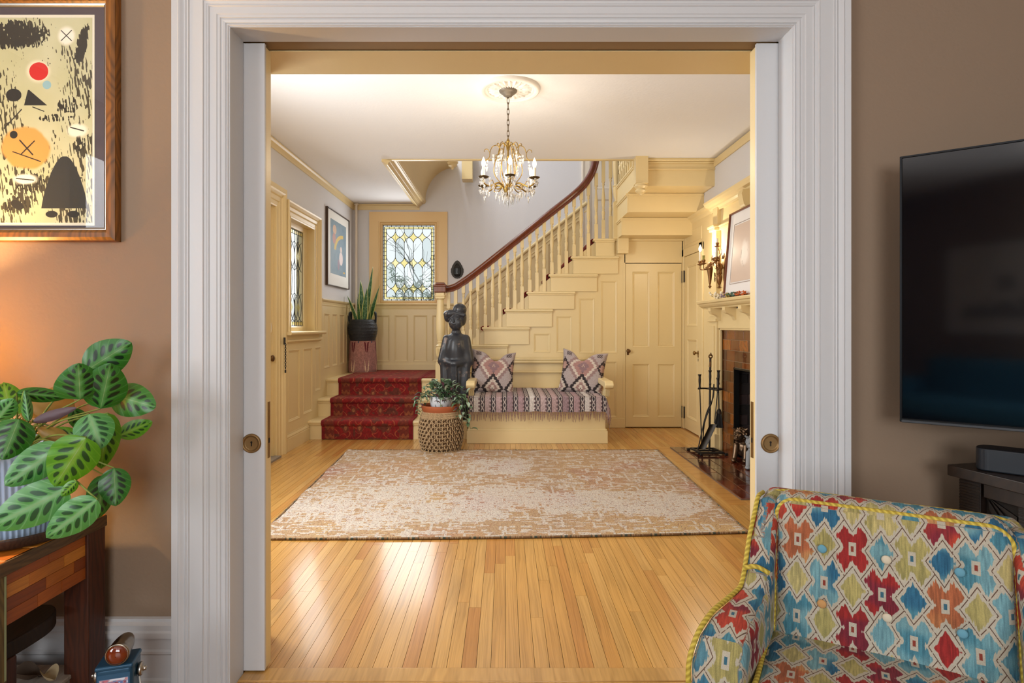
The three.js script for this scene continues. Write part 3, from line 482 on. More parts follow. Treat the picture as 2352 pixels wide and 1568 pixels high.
  part('post_shaft', smoothLathe([[0.046, 0.21], [0.05, 0.222], [0.036, 0.235], [0.03, 0.245], [0.04, 0.27], [0.048, 0.32], [0.052, 0.37], [0.046, 0.385], [0.054, 0.395], [0.054, 0.405], [0.04, 0.415], [0.034, 0.43], [0.042, 0.445], [0.036, 0.455], [0.042, 0.48], [0.051, 0.56], [0.054, 0.65], [0.051, 0.76], [0.044, 0.87], [0.038, 0.955], [0.04, 0.965], [0.05, 0.972], [0.05, 0.98]], 32, 140), M.yellow, np);
  const fl = []; for (let i = 0; i < 16; i++) { const a = i / 16 * Math.PI * 2; fl.push(tube([[Math.cos(a) * 0.041, 0.272, Math.sin(a) * 0.041], [Math.cos(a) * 0.0495, 0.32, Math.sin(a) * 0.0495], [Math.cos(a) * 0.053, 0.37, Math.sin(a) * 0.053]], 0.006, 6, 6)); }
  part('fluting', fl, M.yellow, np);
  part('capital', [bx(0.112, 0.026, 0.112, 0.006).translate(0, 0.992, 0), bx(0.122, 0.02, 0.122, 0.008).translate(0, 1.012, 0), bx(0.10, 0.05, 0.10, 0.004).translate(0, 1.045, 0)], M.yellow, np);
  // handrail: a moulded section swept in the plane of the balusters
  const prof = [[-0.032, 0.0], [-0.036, 0.018], [-0.026, 0.03], [-0.03, 0.042], [-0.04, 0.055], [-0.04, 0.068], [-0.03, 0.082], [0, 0.09], [0.03, 0.082], [0.04, 0.068], [0.04, 0.055], [0.03, 0.042], [0.026, 0.03], [0.036, 0.018], [0.032, 0.0], [-0.032, 0.0]];
  const rp = curve([[nx - 0.0, 1.675, 0], [nx + 0.09, 1.675, 0], [-0.61, 1.70, 0], [-0.50, 1.765, 0], [-0.38, 1.85, 0], [-0.2, 1.99, 0], [0.2, 2.31, 0], [0.6, 2.63, 0], [0.86, 2.835, 0], [1.0, 2.965, 0], [1.09, 3.09, 0], [1.15, 3.23, 0], [1.18, 3.42, 0]]);
  part('handrail', uvw(toCreasedNormals(surf((s, t) => { const q = rp.getPointAt(s), tg = rp.getTangentAt(s), i = t * (prof.length - 1), p = prof[Math.round(i)]; return [q.x - tg.y * p[1], q.y + tg.x * p[1], -SD - 0.03 + p[0]]; }, 90, prof.length - 1), 0.6)), M.mahogany, S);
  part('rail_cap', [bx(0.145, 0.10, 0.14, 0.014, 3).translate(nx, 1.715, nz), bx(0.16, 0.03, 0.155, 0.012, 3).translate(nx, 1.75, nz), bx(0.11, 0.025, 0.11, 0.008, 2).translate(nx, 1.778, nz)], M.mahogany, S);
  // carpets
  const R = thing('stair_carpet', 'red patterned stair carpet running up the entry steps and over the landing', 'carpet', [0, 0, 0]);
  const p1 = [[6.372, 0.004], [6.372, 0.15]]; for (let k = 0; k < 3; k++) { const y = 0.205 * (k + 1), n = nose[k]; p1.push([n + 0.022, y - 0.05], [n + 0.004, y - 0.04], [n - 0.008, y - 0.024], [n - 0.006, y - 0.008], [n + 0.012, y]); if (k < 2) p1.push([nose[k + 1] - 0.02, y], [nose[k + 1] + 0.018, y + 0.01]); }
  p1.push([7.5, LAND], [8.30, LAND]);
  part('runner', overlay(p1, 0.012, -2.03, -1.02, 'd'), carpetMat, R);
  part('landing_carpet', uvw(blk(-1.019, -0.80, LAND, LAND + 0.012, 7.10, 8.30, 0.004)), carpetMat, R);
  const p2 = [[-0.9, LAND]]; for (let k = 0; k <= 7; k++) { const x = noseX(k), y = treadY(k); p2.push([x + 0.026, y - RISE + 0.01], [x + 0.02, y - 0.045], [x - 0.008, y - 0.03], [x - 0.01, y - 0.01], [x + 0.008, y]); }
  p2.push([1.6, treadY(7)]);
  part('flight_runner', overlay(p2, 0.012, SD + 0.055, 8.2, 'x'), carpetMat, R);

  // second flight, seen from below: boxed steps hanging from the ceiling
  const S2 = thing('upper_staircase', 'stepped cream underside of the upper flight boxed in above the closet door', 'staircase', [0, 0, 0]);
  const steps = [[6.11, 3.03, 2.745, 6.44], [6.44, 2.745, 2.535, 6.77], [6.77, 2.535, 2.327, 7.11]];
  steps.forEach(([d0, yt, yb, d1], i) => { part('boxed_step', blk(1.385, RX, yb, yt + 0.01, d0, d1 + 0.02), M.yellow, S2); part('step_moulding', i ? blk(1.38, RX - 0.002, yt - 0.03, yt - 0.004, d0 - 0.012, d0, 0.004) : [blk(1.49, RX, yt - 0.03, yt, d0 - 0.05, d0, 0.01, 2), blk(1.49, RX, yt - 0.05, yt - 0.03, d0 - 0.03, d0, 0.008), blk(1.49, RX, yt - 0.10, yt - 0.05, d0 - 0.012, d0, 0.003), blk(1.49, RX, yt - 0.115, yt - 0.10, d0 - 0.02, d0, 0.004)], M.yellow, S2); });
  // side of the upper flight: stringer panels with a stepped cap, balusters and newels
  for (const [d0, y0, y1] of [[6.77, 2.327, 2.53], [6.44, 2.53, 2.745], [6.11, 2.745, 2.965]]) part('string_panel', [blk(1.372, 1.39, y0, y1, d0 + 0.004, 7.08), blk(1.352, 1.395, y1 - 0.022, y1, d0 - 0.01, 7.08, 0.006), blk(1.36, 1.39, y1 - 0.036, y1 - 0.02, d0, 7.08, 0.004)], M.yellow, S2);
  for (let i = 0; i < 7; i++) part('baluster', [bx(0.036, 0.12, 0.036).translate(1.385, 3.02, -6.9 + i * 0.12), flat(mid.clone()).translate(1.385, 3.07, -6.9 + i * 0.12), bx(0.036, 0.25, 0.036).translate(1.385, 3.66, -6.9 + i * 0.12)], M.yellow, S2);
  part('upper_rail', rod([1.385, 3.80, -7.08], [1.385, 3.80, -6.14], 0.035, 10), M.mahogany, S2);
  const q = thing('corner_post', 'tall pale newel post with a square drop at the upper turn of the stairs', 'newel post', [1.365, 0, -7.06]);
  part('post_block', [bx(0.075, 0.45, 0.075, 0.004).translate(0, 2.55, 0), bx(0.135, 0.15, 0.135, 0.005).translate(0.075, 2.255, -0.0), bx(0.13, 0.045, 0.13, 0.006).translate(0.075, 2.165, 0)], M.yellow, q);
  part('post_shaft', smoothLathe([[0.02, 2.775], [0.03, 2.785], [0.018, 2.80], [0.034, 2.87], [0.038, 2.95], [0.034, 2.962], [0.042, 2.975], [0.027, 2.995], [0.03, 3.06], [0.04, 3.2], [0.036, 3.5]], 24, 60), M.yellow, q);
  const q2 = thing('drop_post', 'square cream post end with turned pendant finial, beside the boxed upper steps', 'newel post', [1.43, 0, -6.05]);
  part('post_block', bx(0.13, 0.36, 0.11, 0.004).translate(-0.0, 2.93, 0), M.yellow, q2);
  part('finial', smoothLathe([[0.001, -0.12], [0.012, -0.118], [0.02, -0.105], [0.045, -0.09], [0.06, -0.07], [0.045, -0.058], [0.055, -0.045], [0.07, -0.025], [0.06, -0.01], [0.065, 0]], 28, 60).translate(0, 2.75, 0), M.yellow, q2);
  // a cased door at the upper landing, glimpsed through the balusters
  const D = struct('door_4'), B = onBack(BD);
  part('door_casing', uvw(ring(1.24, 1.9, treadY(7), 4.05, [[0, 0], [0, 0.03], [0.02, 0.035], [0.09, 0.03], [0.11, 0.045], [0.13, 0.04], [0.13, 0]], true).applyMatrix4(B)), M.cream, D);
  panelling(D, [[1.24, treadY(7)], [1.9, treadY(7)], [1.9, 4.05], [1.24, 4.05]], [[1.31, 1.53, 2.5, 3.1], [1.61, 1.83, 2.5, 3.1], [1.31, 1.53, 3.25, 3.95], [1.61, 1.83, 3.25, 3.95]], 0.02, B, M.cream);
}
// ---------------------------------------------------------------- closet doors
function fourPanelDoor(D, M4, x0, x1, y1, hingeRight) {
  const w = x1 - x0, s = 0.11, m = (x0 + x1) / 2;
  panelling(D, [[x0, 0.012], [x1, 0.012], [x1, y1], [x0, y1]], [[x0 + 0.085, m - 0.05, 0.135, 0.79], [m + 0.05, x1 - 0.085, 0.135, 0.79], [x0 + 0.085, m - 0.05, 1.0, y1 - 0.10], [m + 0.05, x1 - 0.085, 1.0, y1 - 0.10]], 0.03, M4, M.yellow, [[-0.03, -0.012], [-0.022, -0.006], [-0.018, -0.01], [-0.008, -0.002], [0, 0.002], [0.003, 0]]);
}
{
  const D = struct('door_5'), x0 = X(1436, SD), x1 = X(1565.5, SD), M4 = onBack(SD + 0.034);
  fourPanelDoor(D, M4, x0 + 0.004, x1, 2.03);
  part('door_gap', blk(x0 - 0.01, x1 + 0.01, 0, 2.04, SD + 0.036, SD + 0.05), M.dark, D);
  const knobAt = (x, y) => [smoothLathe([[0.02, 0], [0.02, 0.004], [0.009, 0.008], [0.008, 0.025], [0.018, 0.034], [0.024, 0.045], [0.018, 0.056], [0.001, 0.058]], 24).rotateX(Math.PI / 2).translate(x, y, 0), bx(0.026, 0.075, 0.003, 0.001).translate(x, y - 0.012, 0.001)];
  part('door_knob', knobAt(x0 + 0.035, 0.95).map((g) => flat(g).applyMatrix4(onBack(SD + 0.004))), M.bronze, D, 'small brown door knob with a keyhole plate');
  for (const y of [1.865, 0.20]) part('hinge', [bx(0.022, 0.13, 0.006, 0.001).translate(x1 + 0.012, y, 0.0), new THREE.CylinderGeometry(0.007, 0.007, 0.145, 12).translate(x1 + 0.002, y, 0.006)].map((g) => flat(g).applyMatrix4(onBack(SD - 0.006))), M.iron, D);
  // narrow door in the right-hand wall
  const D2 = struct('door_6'), R4 = onRight(RX);
  panelling(D2, [[-7.03, 0.012], [-6.50, 0.012], [-6.50, 2.1], [-7.03, 2.1]], [[-6.94, -6.59, 0.16, 1.10], [-6.94, -6.59, 1.26, 1.98]], 0.03, onRight(RX + 0.0), M.yellow);
  part('door_knob', knobAt(-6.545, 0.95).map((g) => flat(g).translate(0, 0, 0.03).applyMatrix4(R4)), M.brass, D2, 'small brass knob');
  part('keyhole', flat(bx(0.006, 0.03, 0.003).translate(-6.545, 0.87, 0.031)).applyMatrix4(R4), M.dark, D2);
  for (const y of [1.865, 0.20]) part('hinge', [bx(0.02, 0.13, 0.006).translate(-7.035, y, 0.032), new THREE.CylinderGeometry(0.007, 0.007, 0.145, 12).translate(-7.045, y, 0.036)].map((g) => flat(g).applyMatrix4(R4)), M.iron, D2);
  part('door_casing', [[-7.11, -7.045, 0, 2.2], [-6.495, -6.38, 0, 2.2], [-7.11, -6.38, 2.105, 2.2]].map(([a, b, c, e]) => uvw(flat(new RoundedBoxGeometry(b - a, e - c, 0.045, 2, 0.008).translate((a + b) / 2, (c + e) / 2, 0.02)).applyMatrix4(R4))), M.yellow, D2);
}
// ---------------------------------------------------------------- hall, right side: panelling and fireplace
{
  const W = struct('wall_hall_right'), R4 = onRight(RX);
  part('wall_plaster', uvw(board([[-BD - 0.2, 0], [-5.58, 0], [-5.58, 1.0], [-4.48, 1.0], [-4.48, 0], [-2.3, 0], [-2.3, 3.4], [-BD - 0.2, 3.4]], [], 0.25).translate(0, 0, -0.25).applyMatrix4(R4)), M.grey, W);
  part('panel_frame', uvw(board([[-7.11, 2.2], [-7.11, 2.46], [-6.0, 2.46], [-6.0, 0], [-6.38, 0], [-6.38, 2.2]].reverse(), [], 0.025).applyMatrix4(R4)), M.yellow, W);
  part('panel_moulding', uvw(flat(ring(-7.02, -6.45, 2.24, 2.38, PANEL).translate(0, 0, 0.025)).applyMatrix4(R4)), M.yellow, W);
  const corn = [[0, 0], [0.02, 0], [0.024, 0.02], [0.045, 0.04], [0.05, 0.06], [0.08, 0.075], [0.085, 0.1], [0, 0.105]];
  part('cornice', uvw(run(corn, -7.11, -5.98).translate(0, 2.44, 0.0).applyMatrix4(R4)), M.yellow, W);

  const Fp = thing('fireplace', 'cream fireplace surround with bracketed mantel shelf, panelled overmantel and glazed brown tiles', 'fireplace', [0, 0, 0]);
  const A = 4.06, B = 6.0, m = (w0, w1, y0, y1, a0, a1, r = 0) => blk(RX - w0, RX - w1, y0, y1, a0, a1, r);
  for (const [a, b] of [[5.79, B], [A, 4.27]]) part('pilaster', [m(0.001, 0.10, 0, 1.36, a, b, 0.004), m(0.001, 0.125, 0, 0.17, a - 0.01, b + 0.01, 0.006), m(0.05, 0.115, 0.19, 1.26, a + 0.045, b - 0.045, 0.005), m(0.05, 0.118, 1.3, 1.33, a - 0.012, b + 0.012, 0.006)], M.yellow, Fp);
  part('frieze', m(0.001, 0.085, 1.235, 1.42, 4.27, 5.79), M.yellow, Fp);
  part('inner_moulding', [m(0.05, 0.075, 0, 1.26, 5.765, 5.79, 0.006), m(0.05, 0.075, 0, 1.26, 4.27, 4.295, 0.006), m(0.05, 0.075, 1.215, 1.24, 4.27, 5.79, 0.006)], M.yellow, Fp);
  // shelf with a moulded edge and curved brackets
  const shelf = [[0, 0], [0.16, 0], [0.165, 0.012], [0.185, 0.02], [0.20, 0.035], [0.205, 0.05], [0.225, 0.055], [0.23, 0.075], [0.225, 0.082], [0, 0.085]];
  part('mantel_shelf', uvw(run(shelf, -B - 0.02, -4.02).translate(0, 1.432, 0).applyMatrix4(R4)), M.yellow, Fp);
  for (const d of [5.74, 5.37, 5.0, 4.63, 4.3]) part('bracket', uvw(flat(new THREE.ExtrudeGeometry(poly([[0.08, 0], [0.19, 0], [0.19, -0.03], [0.175, -0.055], [0.16, -0.06], [0.13, -0.07], [0.105, -0.09], [0.09, -0.12], [0.08, -0.13]].reverse()), { depth: 0.07, bevelEnabled: false }).applyMatrix4(new THREE.Matrix4().makeBasis(V3(0, 0, 1), V3(0, 1, 0), V3(-1, 0, 0))).translate(-d + 0.035, 1.435, 0).applyMatrix4(R4))), M.yellow, Fp);
  // overmantel
  const holes = [[-5.62, -5.25, 1.62, 2.18], [-5.17, -4.25, 1.62, 2.18]];
  part('overmantel_frame', uvw(board([[-B, 1.515], [-4.06, 1.515], [-4.06, 2.46], [-B, 2.46]], holes, 0.05).applyMatrix4(R4)), M.yellow, Fp);
  for (const [a, b, c, e] of holes) part('panel', uvw(merge([flat(new THREE.BoxGeometry(b - a, e - c, 0.006).translate((a + b) / 2, (c + e) / 2, 0.03)), ring(a, b, c, e, [[-0.05, -0.016], [-0.04, -0.004], [-0.03, -0.012], [-0.015, -0.002], [0, 0.006], [0.006, 0]]).translate(0, 0, 0.05)]).applyMatrix4(R4)), M.yellow, Fp);
  for (const d of [5.86, 4.18]) part('overmantel_pilaster', [m(0.04, 0.10, 1.515, 2.24, d - 0.06, d + 0.06, 0.004), m(0.04, 0.125, 2.22, 2.25, d - 0.08, d + 0.08, 0.006), m(0.04, 0.14, 2.25, 2.28, d - 0.09, d + 0.09, 0.008), m(0.04, 0.09, 2.28, 2.46, d - 0.06, d + 0.06, 0.004)], M.yellow, Fp);
  part('overmantel_rail', [m(0.04, 0.075, 2.22, 2.25, 4.06, B, 0.006), m(0.04, 0.085, 2.25, 2.27, 4.06, B, 0.006)], M.yellow, Fp);
  part('overmantel_cornice', uvw(run([[0, 0], [0.07, 0], [0.075, 0.02], [0.095, 0.035], [0.10, 0.05], [0.13, 0.06], [0.15, 0.085], [0.155, 0.105], [0, 0.11]], -B - 0.02, -4.02).translate(0, 2.43, 0).applyMatrix4(R4)), M.yellow, Fp);
  part('corbel', uvw(flat(new THREE.ExtrudeGeometry(poly([[0.05, 2.25], [0.09, 2.27], [0.13, 2.33], [0.15, 2.42], [0.14, 2.46], [0.05, 2.46]]), { depth: 0.09, bevelEnabled: false }).applyMatrix4(new THREE.Matrix4().makeBasis(V3(0, 0, 1), V3(0, 1, 0), V3(-1, 0, 0))).translate(-5.05, 0, 0).applyMatrix4(R4))), M.yellow, Fp);
  // glazed tiles, each its own piece, on a grout bed
  const tileMat = ['#a04a0a', '#803608', '#b8620f', '#6a2a06', '#c46c14', '#8c400a', '#561f06'].map((c) => phy(c, 0.16, { clearcoat: 0.5, clearcoatRoughness: 0.05, map: rep(tGrain2, 1.2, 1.2) }));
  const grout = std('#b59a76', 0.9); seed = 31;
  part('grout', [m(0.001, 0.036, 0, 1.225, 5.485, 5.77), m(0.001, 0.036, 0, 1.225, 4.29, 4.575), m(0.001, 0.036, 0.855, 1.225, 4.575, 5.485)], grout, Fp);
  const tile = (a0, a1, y0, y1) => part('tile', m(0.02, 0.043 + rnd() * 0.002, y0 + 0.002, y1 - 0.002, a0 + 0.002, a1 - 0.002, 0.002), tileMat[Math.floor(rnd() * 7)], Fp);
  const th = 1.225 / 12;
  for (let r = 0; r < 12; r++) {
    const y0 = r * th, y1 = y0 + th;
    if (r === 8) for (let k = 0; k < 5; k++) tile(4.575 + k * 0.182, 4.575 + (k + 1) * 0.182, 0.862, y1);
    if (y0 > 0.85) { const o = r % 2 ? 0.1 : 0; let a = 5.77; let k = 0; while (a > 4.29) { const L = k === 0 ? 0.2 - o : 0.2, b = Math.max(4.29, a - L); tile(b, a, y0, y1); a = b; k++; } }
    else for (const [a, b] of [[5.485, 5.77], [4.29, 4.575]]) { const c = r % 2 ? b - 0.19 : b - 0.09; tile(c, b, y0, Math.min(y1, 0.925)); tile(a, c, y0, Math.min(y1, 0.925)); }
  }
  // firebox: black metal edge and brick lining
  part('firebox_edge', [m(0.0, 0.05, 0, 0.86, 5.47, 5.485), m(0, 0.05, 0.845, 0.86, 4.575, 5.485), m(0, 0.05, 0, 0.86, 4.575, 4.59)], M.black, Fp);
  const brickMat = ['#3a3538', '#4b3f42', '#2d2b2e', '#5c4a4a'].map((c) => std(c, 0.9)); const mort = std('#5b5354', 0.95);
  part('mortar', [blk(RX + 0.01, RX + 0.5, 0, 0.95, 5.55, 5.6), blk(RX + 0.44, RX + 0.5, 0, 0.95, 4.5, 5.55), blk(RX + 0.01, RX + 0.5, 0, 0.95, 4.46, 4.51), blk(RX + 0.0, RX + 0.5, 0.95, 1.0, 4.46, 5.6)], mort, Fp);
  for (let r = 0; r < 9; r++) { for (let k = 0; k < 3; k++) { const a = RX + 0.02 + k * 0.2 - (r % 2) * 0.1, b = a + 0.19; if (b > RX + 0.03) part('brick', blk(Math.max(RX + 0.012, a), Math.min(RX + 0.44, b), r * 0.1 + 0.004, r * 0.1 + 0.096, 5.535, 5.56, 0.004), brickMat[Math.floor(rnd() * 4)], Fp); } for (let k = 0; k < 6; k++) { const a = 4.5 + k * 0.2 - (r % 2) * 0.1; part('brick', blk(RX + 0.425, RX + 0.45, r * 0.1 + 0.004, r * 0.1 + 0.096, Math.max(4.5, a), Math.min(5.55, a + 0.19), 0.004), brickMat[Math.floor(rnd() * 4)], Fp); } }
  part('firebox_floor', blk(RX - 0.02, RX + 0.5, -0.01, 0.006, 4.5, 5.55), M.dark, Fp);
  // tiled hearth
  const H = thing('hearth', 'dark red-brown glazed tile hearth set into the floor in front of the fireplace', 'hearth', [0, 0, 0]);
  part('grout', blk(1.70, RX, -0.012, 0.008, 4.14, 5.92), std('#6f5a48', 0.9), H);
  const hm = ['#4a1e12', '#5e2412', '#3c1810', '#522416', '#6a2c18'].map((c) => phy(c, 0.16, { clearcoat: 0.9, clearcoatRoughness: 0.08 }));
  for (let c = 0; c < 5; c++) { let d = 5.92, k = 0; while (d > 4.15) { const L = k === 0 && c % 2 ? 0.13 : 0.26, e = Math.max(4.14, d - L); part('tile', blk(1.70 + c * 0.105 + 0.002, 1.70 + (c + 1) * 0.105 - 0.002, 0, 0.0115 + rnd() * 0.002, e + 0.002, d - 0.002, 0.003), hm[Math.floor(rnd() * 5)], H); d = e; k++; } }
}
// ---------------------------------------------------------------- chandelier
const glow = (c, k) => std('#fff6e4', 0.4, { emissive: new THREE.Color(c), emissiveIntensity: k });
const bulbMat = glow('#ffe2b0', 5.0), crystal = phy('#ffffff', 0.03, { transmission: 0.85, thickness: 0.01, ior: 1.55 }), gilt = std('#94783f', 0.35, { metalness: 0.9 }), candle = std('#e9e0cf', 0.5);
const bulbGeo = () => smoothLathe([[0.0075, 0], [0.012, 0.012], [0.0155, 0.026], [0.013, 0.042], [0.007, 0.058], [0.002, 0.07], [0.0005, 0.074]], 16, 20);
function bulbLight(parent, p, power) { const l = new THREE.PointLight(new THREE.Color(1, 0.87, 0.68), power, 0, 2); l.position.set(...p); l.shadow.radius = 0.8; parent.add(l); }
const drop = (L, w) => mergeGeometries([new THREE.ConeGeometry(w, L * 0.72, 6, 1, true).rotateX(Math.PI).translate(0, -L * 0.64, 0), new THREE.ConeGeometry(w, L * 0.28, 6, 1, true).translate(0, -L * 0.14, 0)].map(flat));
{
  const CHD = 4.30, CHX = X(1167, CHD), top = CEIL;
  const Md = thing('ceiling_medallion', 'round white plaster ceiling medallion with leaf relief around the chandelier canopy', 'ceiling medallion', [X(1171, CHD), top, -CHD]);
  const plaster = std('#e6e1da', 0.8);
  part('rim', smoothLathe([[0.165, -0.001], [0.168, -0.014], [0.185, -0.018], [0.195, -0.024], [0.212, -0.026], [0.224, -0.018], [0.228, -0.006], [0.228, 0]], 64, 40), plaster, Md);
  part('disc', lathe([[0.001, -0.008], [0.168, -0.008]], 64), plaster, Md);
  const leafR = (r0, r1, w, n, ph, h) => { const g = []; for (let i = 0; i < n; i++) { const a = (i + ph) / n * Math.PI * 2; g.push(flat(surf((s, t) => { const r = mix(r0, r1, t), ww = w * Math.sin(Math.PI * clamp(t * 0.85 + 0.12)) * (1 + 0.25 * Math.sin(t * 22)), q = (s - 0.5) * 2; return [r, -0.008 - h * (1 - q * q) * (0.4 + 0.6 * Math.sin(Math.PI * t)) - (Math.abs(q) < 0.3 ? 0.002 : 0), q * ww]; }, 6, 10)).rotateY(a)); } return g; };
  part('acanthus_leaf', leafR(0.055, 0.16, 0.026, 12, 0, 0.012), plaster, Md); part('acanthus_leaf', leafR(0.09, 0.165, 0.016, 12, 0.5, 0.016), plaster, Md); part('acanthus_leaf', leafR(0.05, 0.10, 0.012, 24, 0.25, 0.012), plaster, Md);

  const C = thing('chandelier', 'gilt brass chandelier with candle bulbs and cut-glass drops below the ceiling medallion', 'chandelier', [CHX, 0, -CHD]);
  part('canopy', smoothLathe([[0.066, top - 0.012], [0.068, top - 0.02], [0.058, top - 0.032], [0.05, top - 0.036], [0.03, top - 0.056], [0.014, top - 0.062], [0.001, top - 0.066]], 32, 40), std('#7d7468', 0.5, { metalness: 0.6 }), C);
  const links = []; let y = top - 0.07; for (let i = 0; y > 2.665; i++) { links.push(new THREE.TorusGeometry(0.0115, 0.0032, 6, 14).scale(0.75, 2.1, 1).rotateY(i % 2 ? 1.45 : 0.15).translate(0, y - 0.02, 0)); y -= 0.041; }
  part('chain', links, std('#6f6150', 0.45, { metalness: 0.8 }), C);
  part('stem', smoothLathe([[0.001, 2.20], [0.006, 2.215], [0.02, 2.24], [0.036, 2.27], [0.04, 2.29], [0.02, 2.305], [0.008, 2.33], [0.007, 2.50], [0.012, 2.52], [0.007, 2.54], [0.007, 2.62], [0.014, 2.635], [0.006, 2.655], [0.001, 2.665]], 20, 60), gilt, C);
  const n = 6, R = 0.215;
  const drops = [], sizes = [drop(0.064, 0.0125), drop(0.046, 0.0135), drop(0.088, 0.010)];
  const hang = (r, yy, a, k) => part('crystal', sizes[k].clone().translate(r * Math.sin(a), yy, r * Math.cos(a)), crystal, C);
  const bead = (r, yy, a, s = 0.0085) => part('crystal_bead', new THREE.IcosahedronGeometry(s, 1).translate(r * Math.sin(a), yy, r * Math.cos(a)), crystal, C);
  seed = 5;
  for (let i = 0; i < n; i++) {
    const a = i / n * Math.PI * 2 + 0.06, s = Math.sin(a), c = Math.cos(a), P = (r, yy, da = 0) => [r * Math.sin(a + da), yy, r * Math.cos(a + da)], h = 2.315 + (i % 2) * 0.014;
    part('arm', [taperTube([P(0.03, 2.285), P(0.08, 2.315), P(0.13, 2.295), P(0.17, 2.28), P(R, 2.30), P(R + 0.002, h)], 0.0075, 0.005, 24, 8), tube([P(0.05, 2.30), P(0.08, 2.27), P(0.115, 2.272), P(0.11, 2.296), P(0.095, 2.29)], 0.0045, 20, 6), tube([P(0.13, 2.296, 0.06), P(0.15, 2.325, 0.1), P(0.165, 2.31, 0.12)], 0.003, 10, 6)], gilt, C);
    part('drip_pan', lathe([[0.012, h], [0.03, h + 0.004], [0.040, h + 0.012], [0.0385, h + 0.0135], [0.028, h + 0.007], [0.010, h + 0.006]], 20).translate(R * s, 0, R * c), std('#5d4a2e', 0.4, { metalness: 0.8 }), C);
    part('candle', new THREE.CylinderGeometry(0.011, 0.011, 0.075, 16).translate(R * s, h + 0.045, R * c), candle, C);
    part('bulb', bulbGeo().translate(R * s, h + 0.083, R * c), bulbMat, C);
    bulbLight(C, [R * s, h + 0.112, R * c], 0.16);
    // upper cage: scrolls rising to the top and curling out
    const b = a + Math.PI / n, Q = (r, yy) => [r * Math.sin(b), yy, r * Math.cos(b)];
    part('scroll', [tube([Q(0.02, 2.30), Q(0.07, 2.34), Q(0.105, 2.40), Q(0.10, 2.47), Q(0.075, 2.54), Q(0.062, 2.59), Q(0.042, 2.62), Q(0.016, 2.605), Q(0.008, 2.57)], 0.0036, 40, 6), tube([Q(0.062, 2.585), Q(0.085, 2.605), Q(0.115, 2.595), Q(0.135, 2.555), Q(0.14, 2.515), Q(0.165, 2.49)], 0.0032, 26, 6), tube([Q(0.135, 2.545), Q(0.155, 2.575), Q(0.175, 2.57), Q(0.178, 2.555)], 0.0028, 14, 6)], gilt, C);
    // drops on the pans, arms, cage and base
    for (let k = 0; k < 4; k++) { const da = (k - 1.5) * 0.13, r = R + 0.028 * Math.cos((k - 1.5) * 2); bead(r, h - 0.004, a + da); hang(r, h - 0.012, a + da, k % 3 === 0 ? 0 : 1); }
    hang(R - 0.02, 2.255, a + 0.05, 0); hang(0.15, 2.275, a + 0.2, 1); bead(0.15, 2.283, a + 0.2); bead(0.10, 2.265, a); hang(0.10, 2.257, a, 0); hang(0.065, 2.25, a + 0.3, 2); hang(0.045, 2.245, a + 0.5, 1);
    bead(0.11, 2.53, b); hang(0.11, 2.522, b, 0); hang(0.085, 2.50, b + 0.2, 2); bead(0.075, 2.52, b); bead(0.155, 2.485, b); hang(0.16, 2.45, b, 1); bead(0.16, 2.458, b);
  }
  for (let k = 0; k < 8; k++) { const a = k / 8 * 6.283; hang(0.03, 2.235, a, 2); bead(0.035, 2.24, a + 0.3, 0.008); } hang(0, 2.215, 0, 2);
}
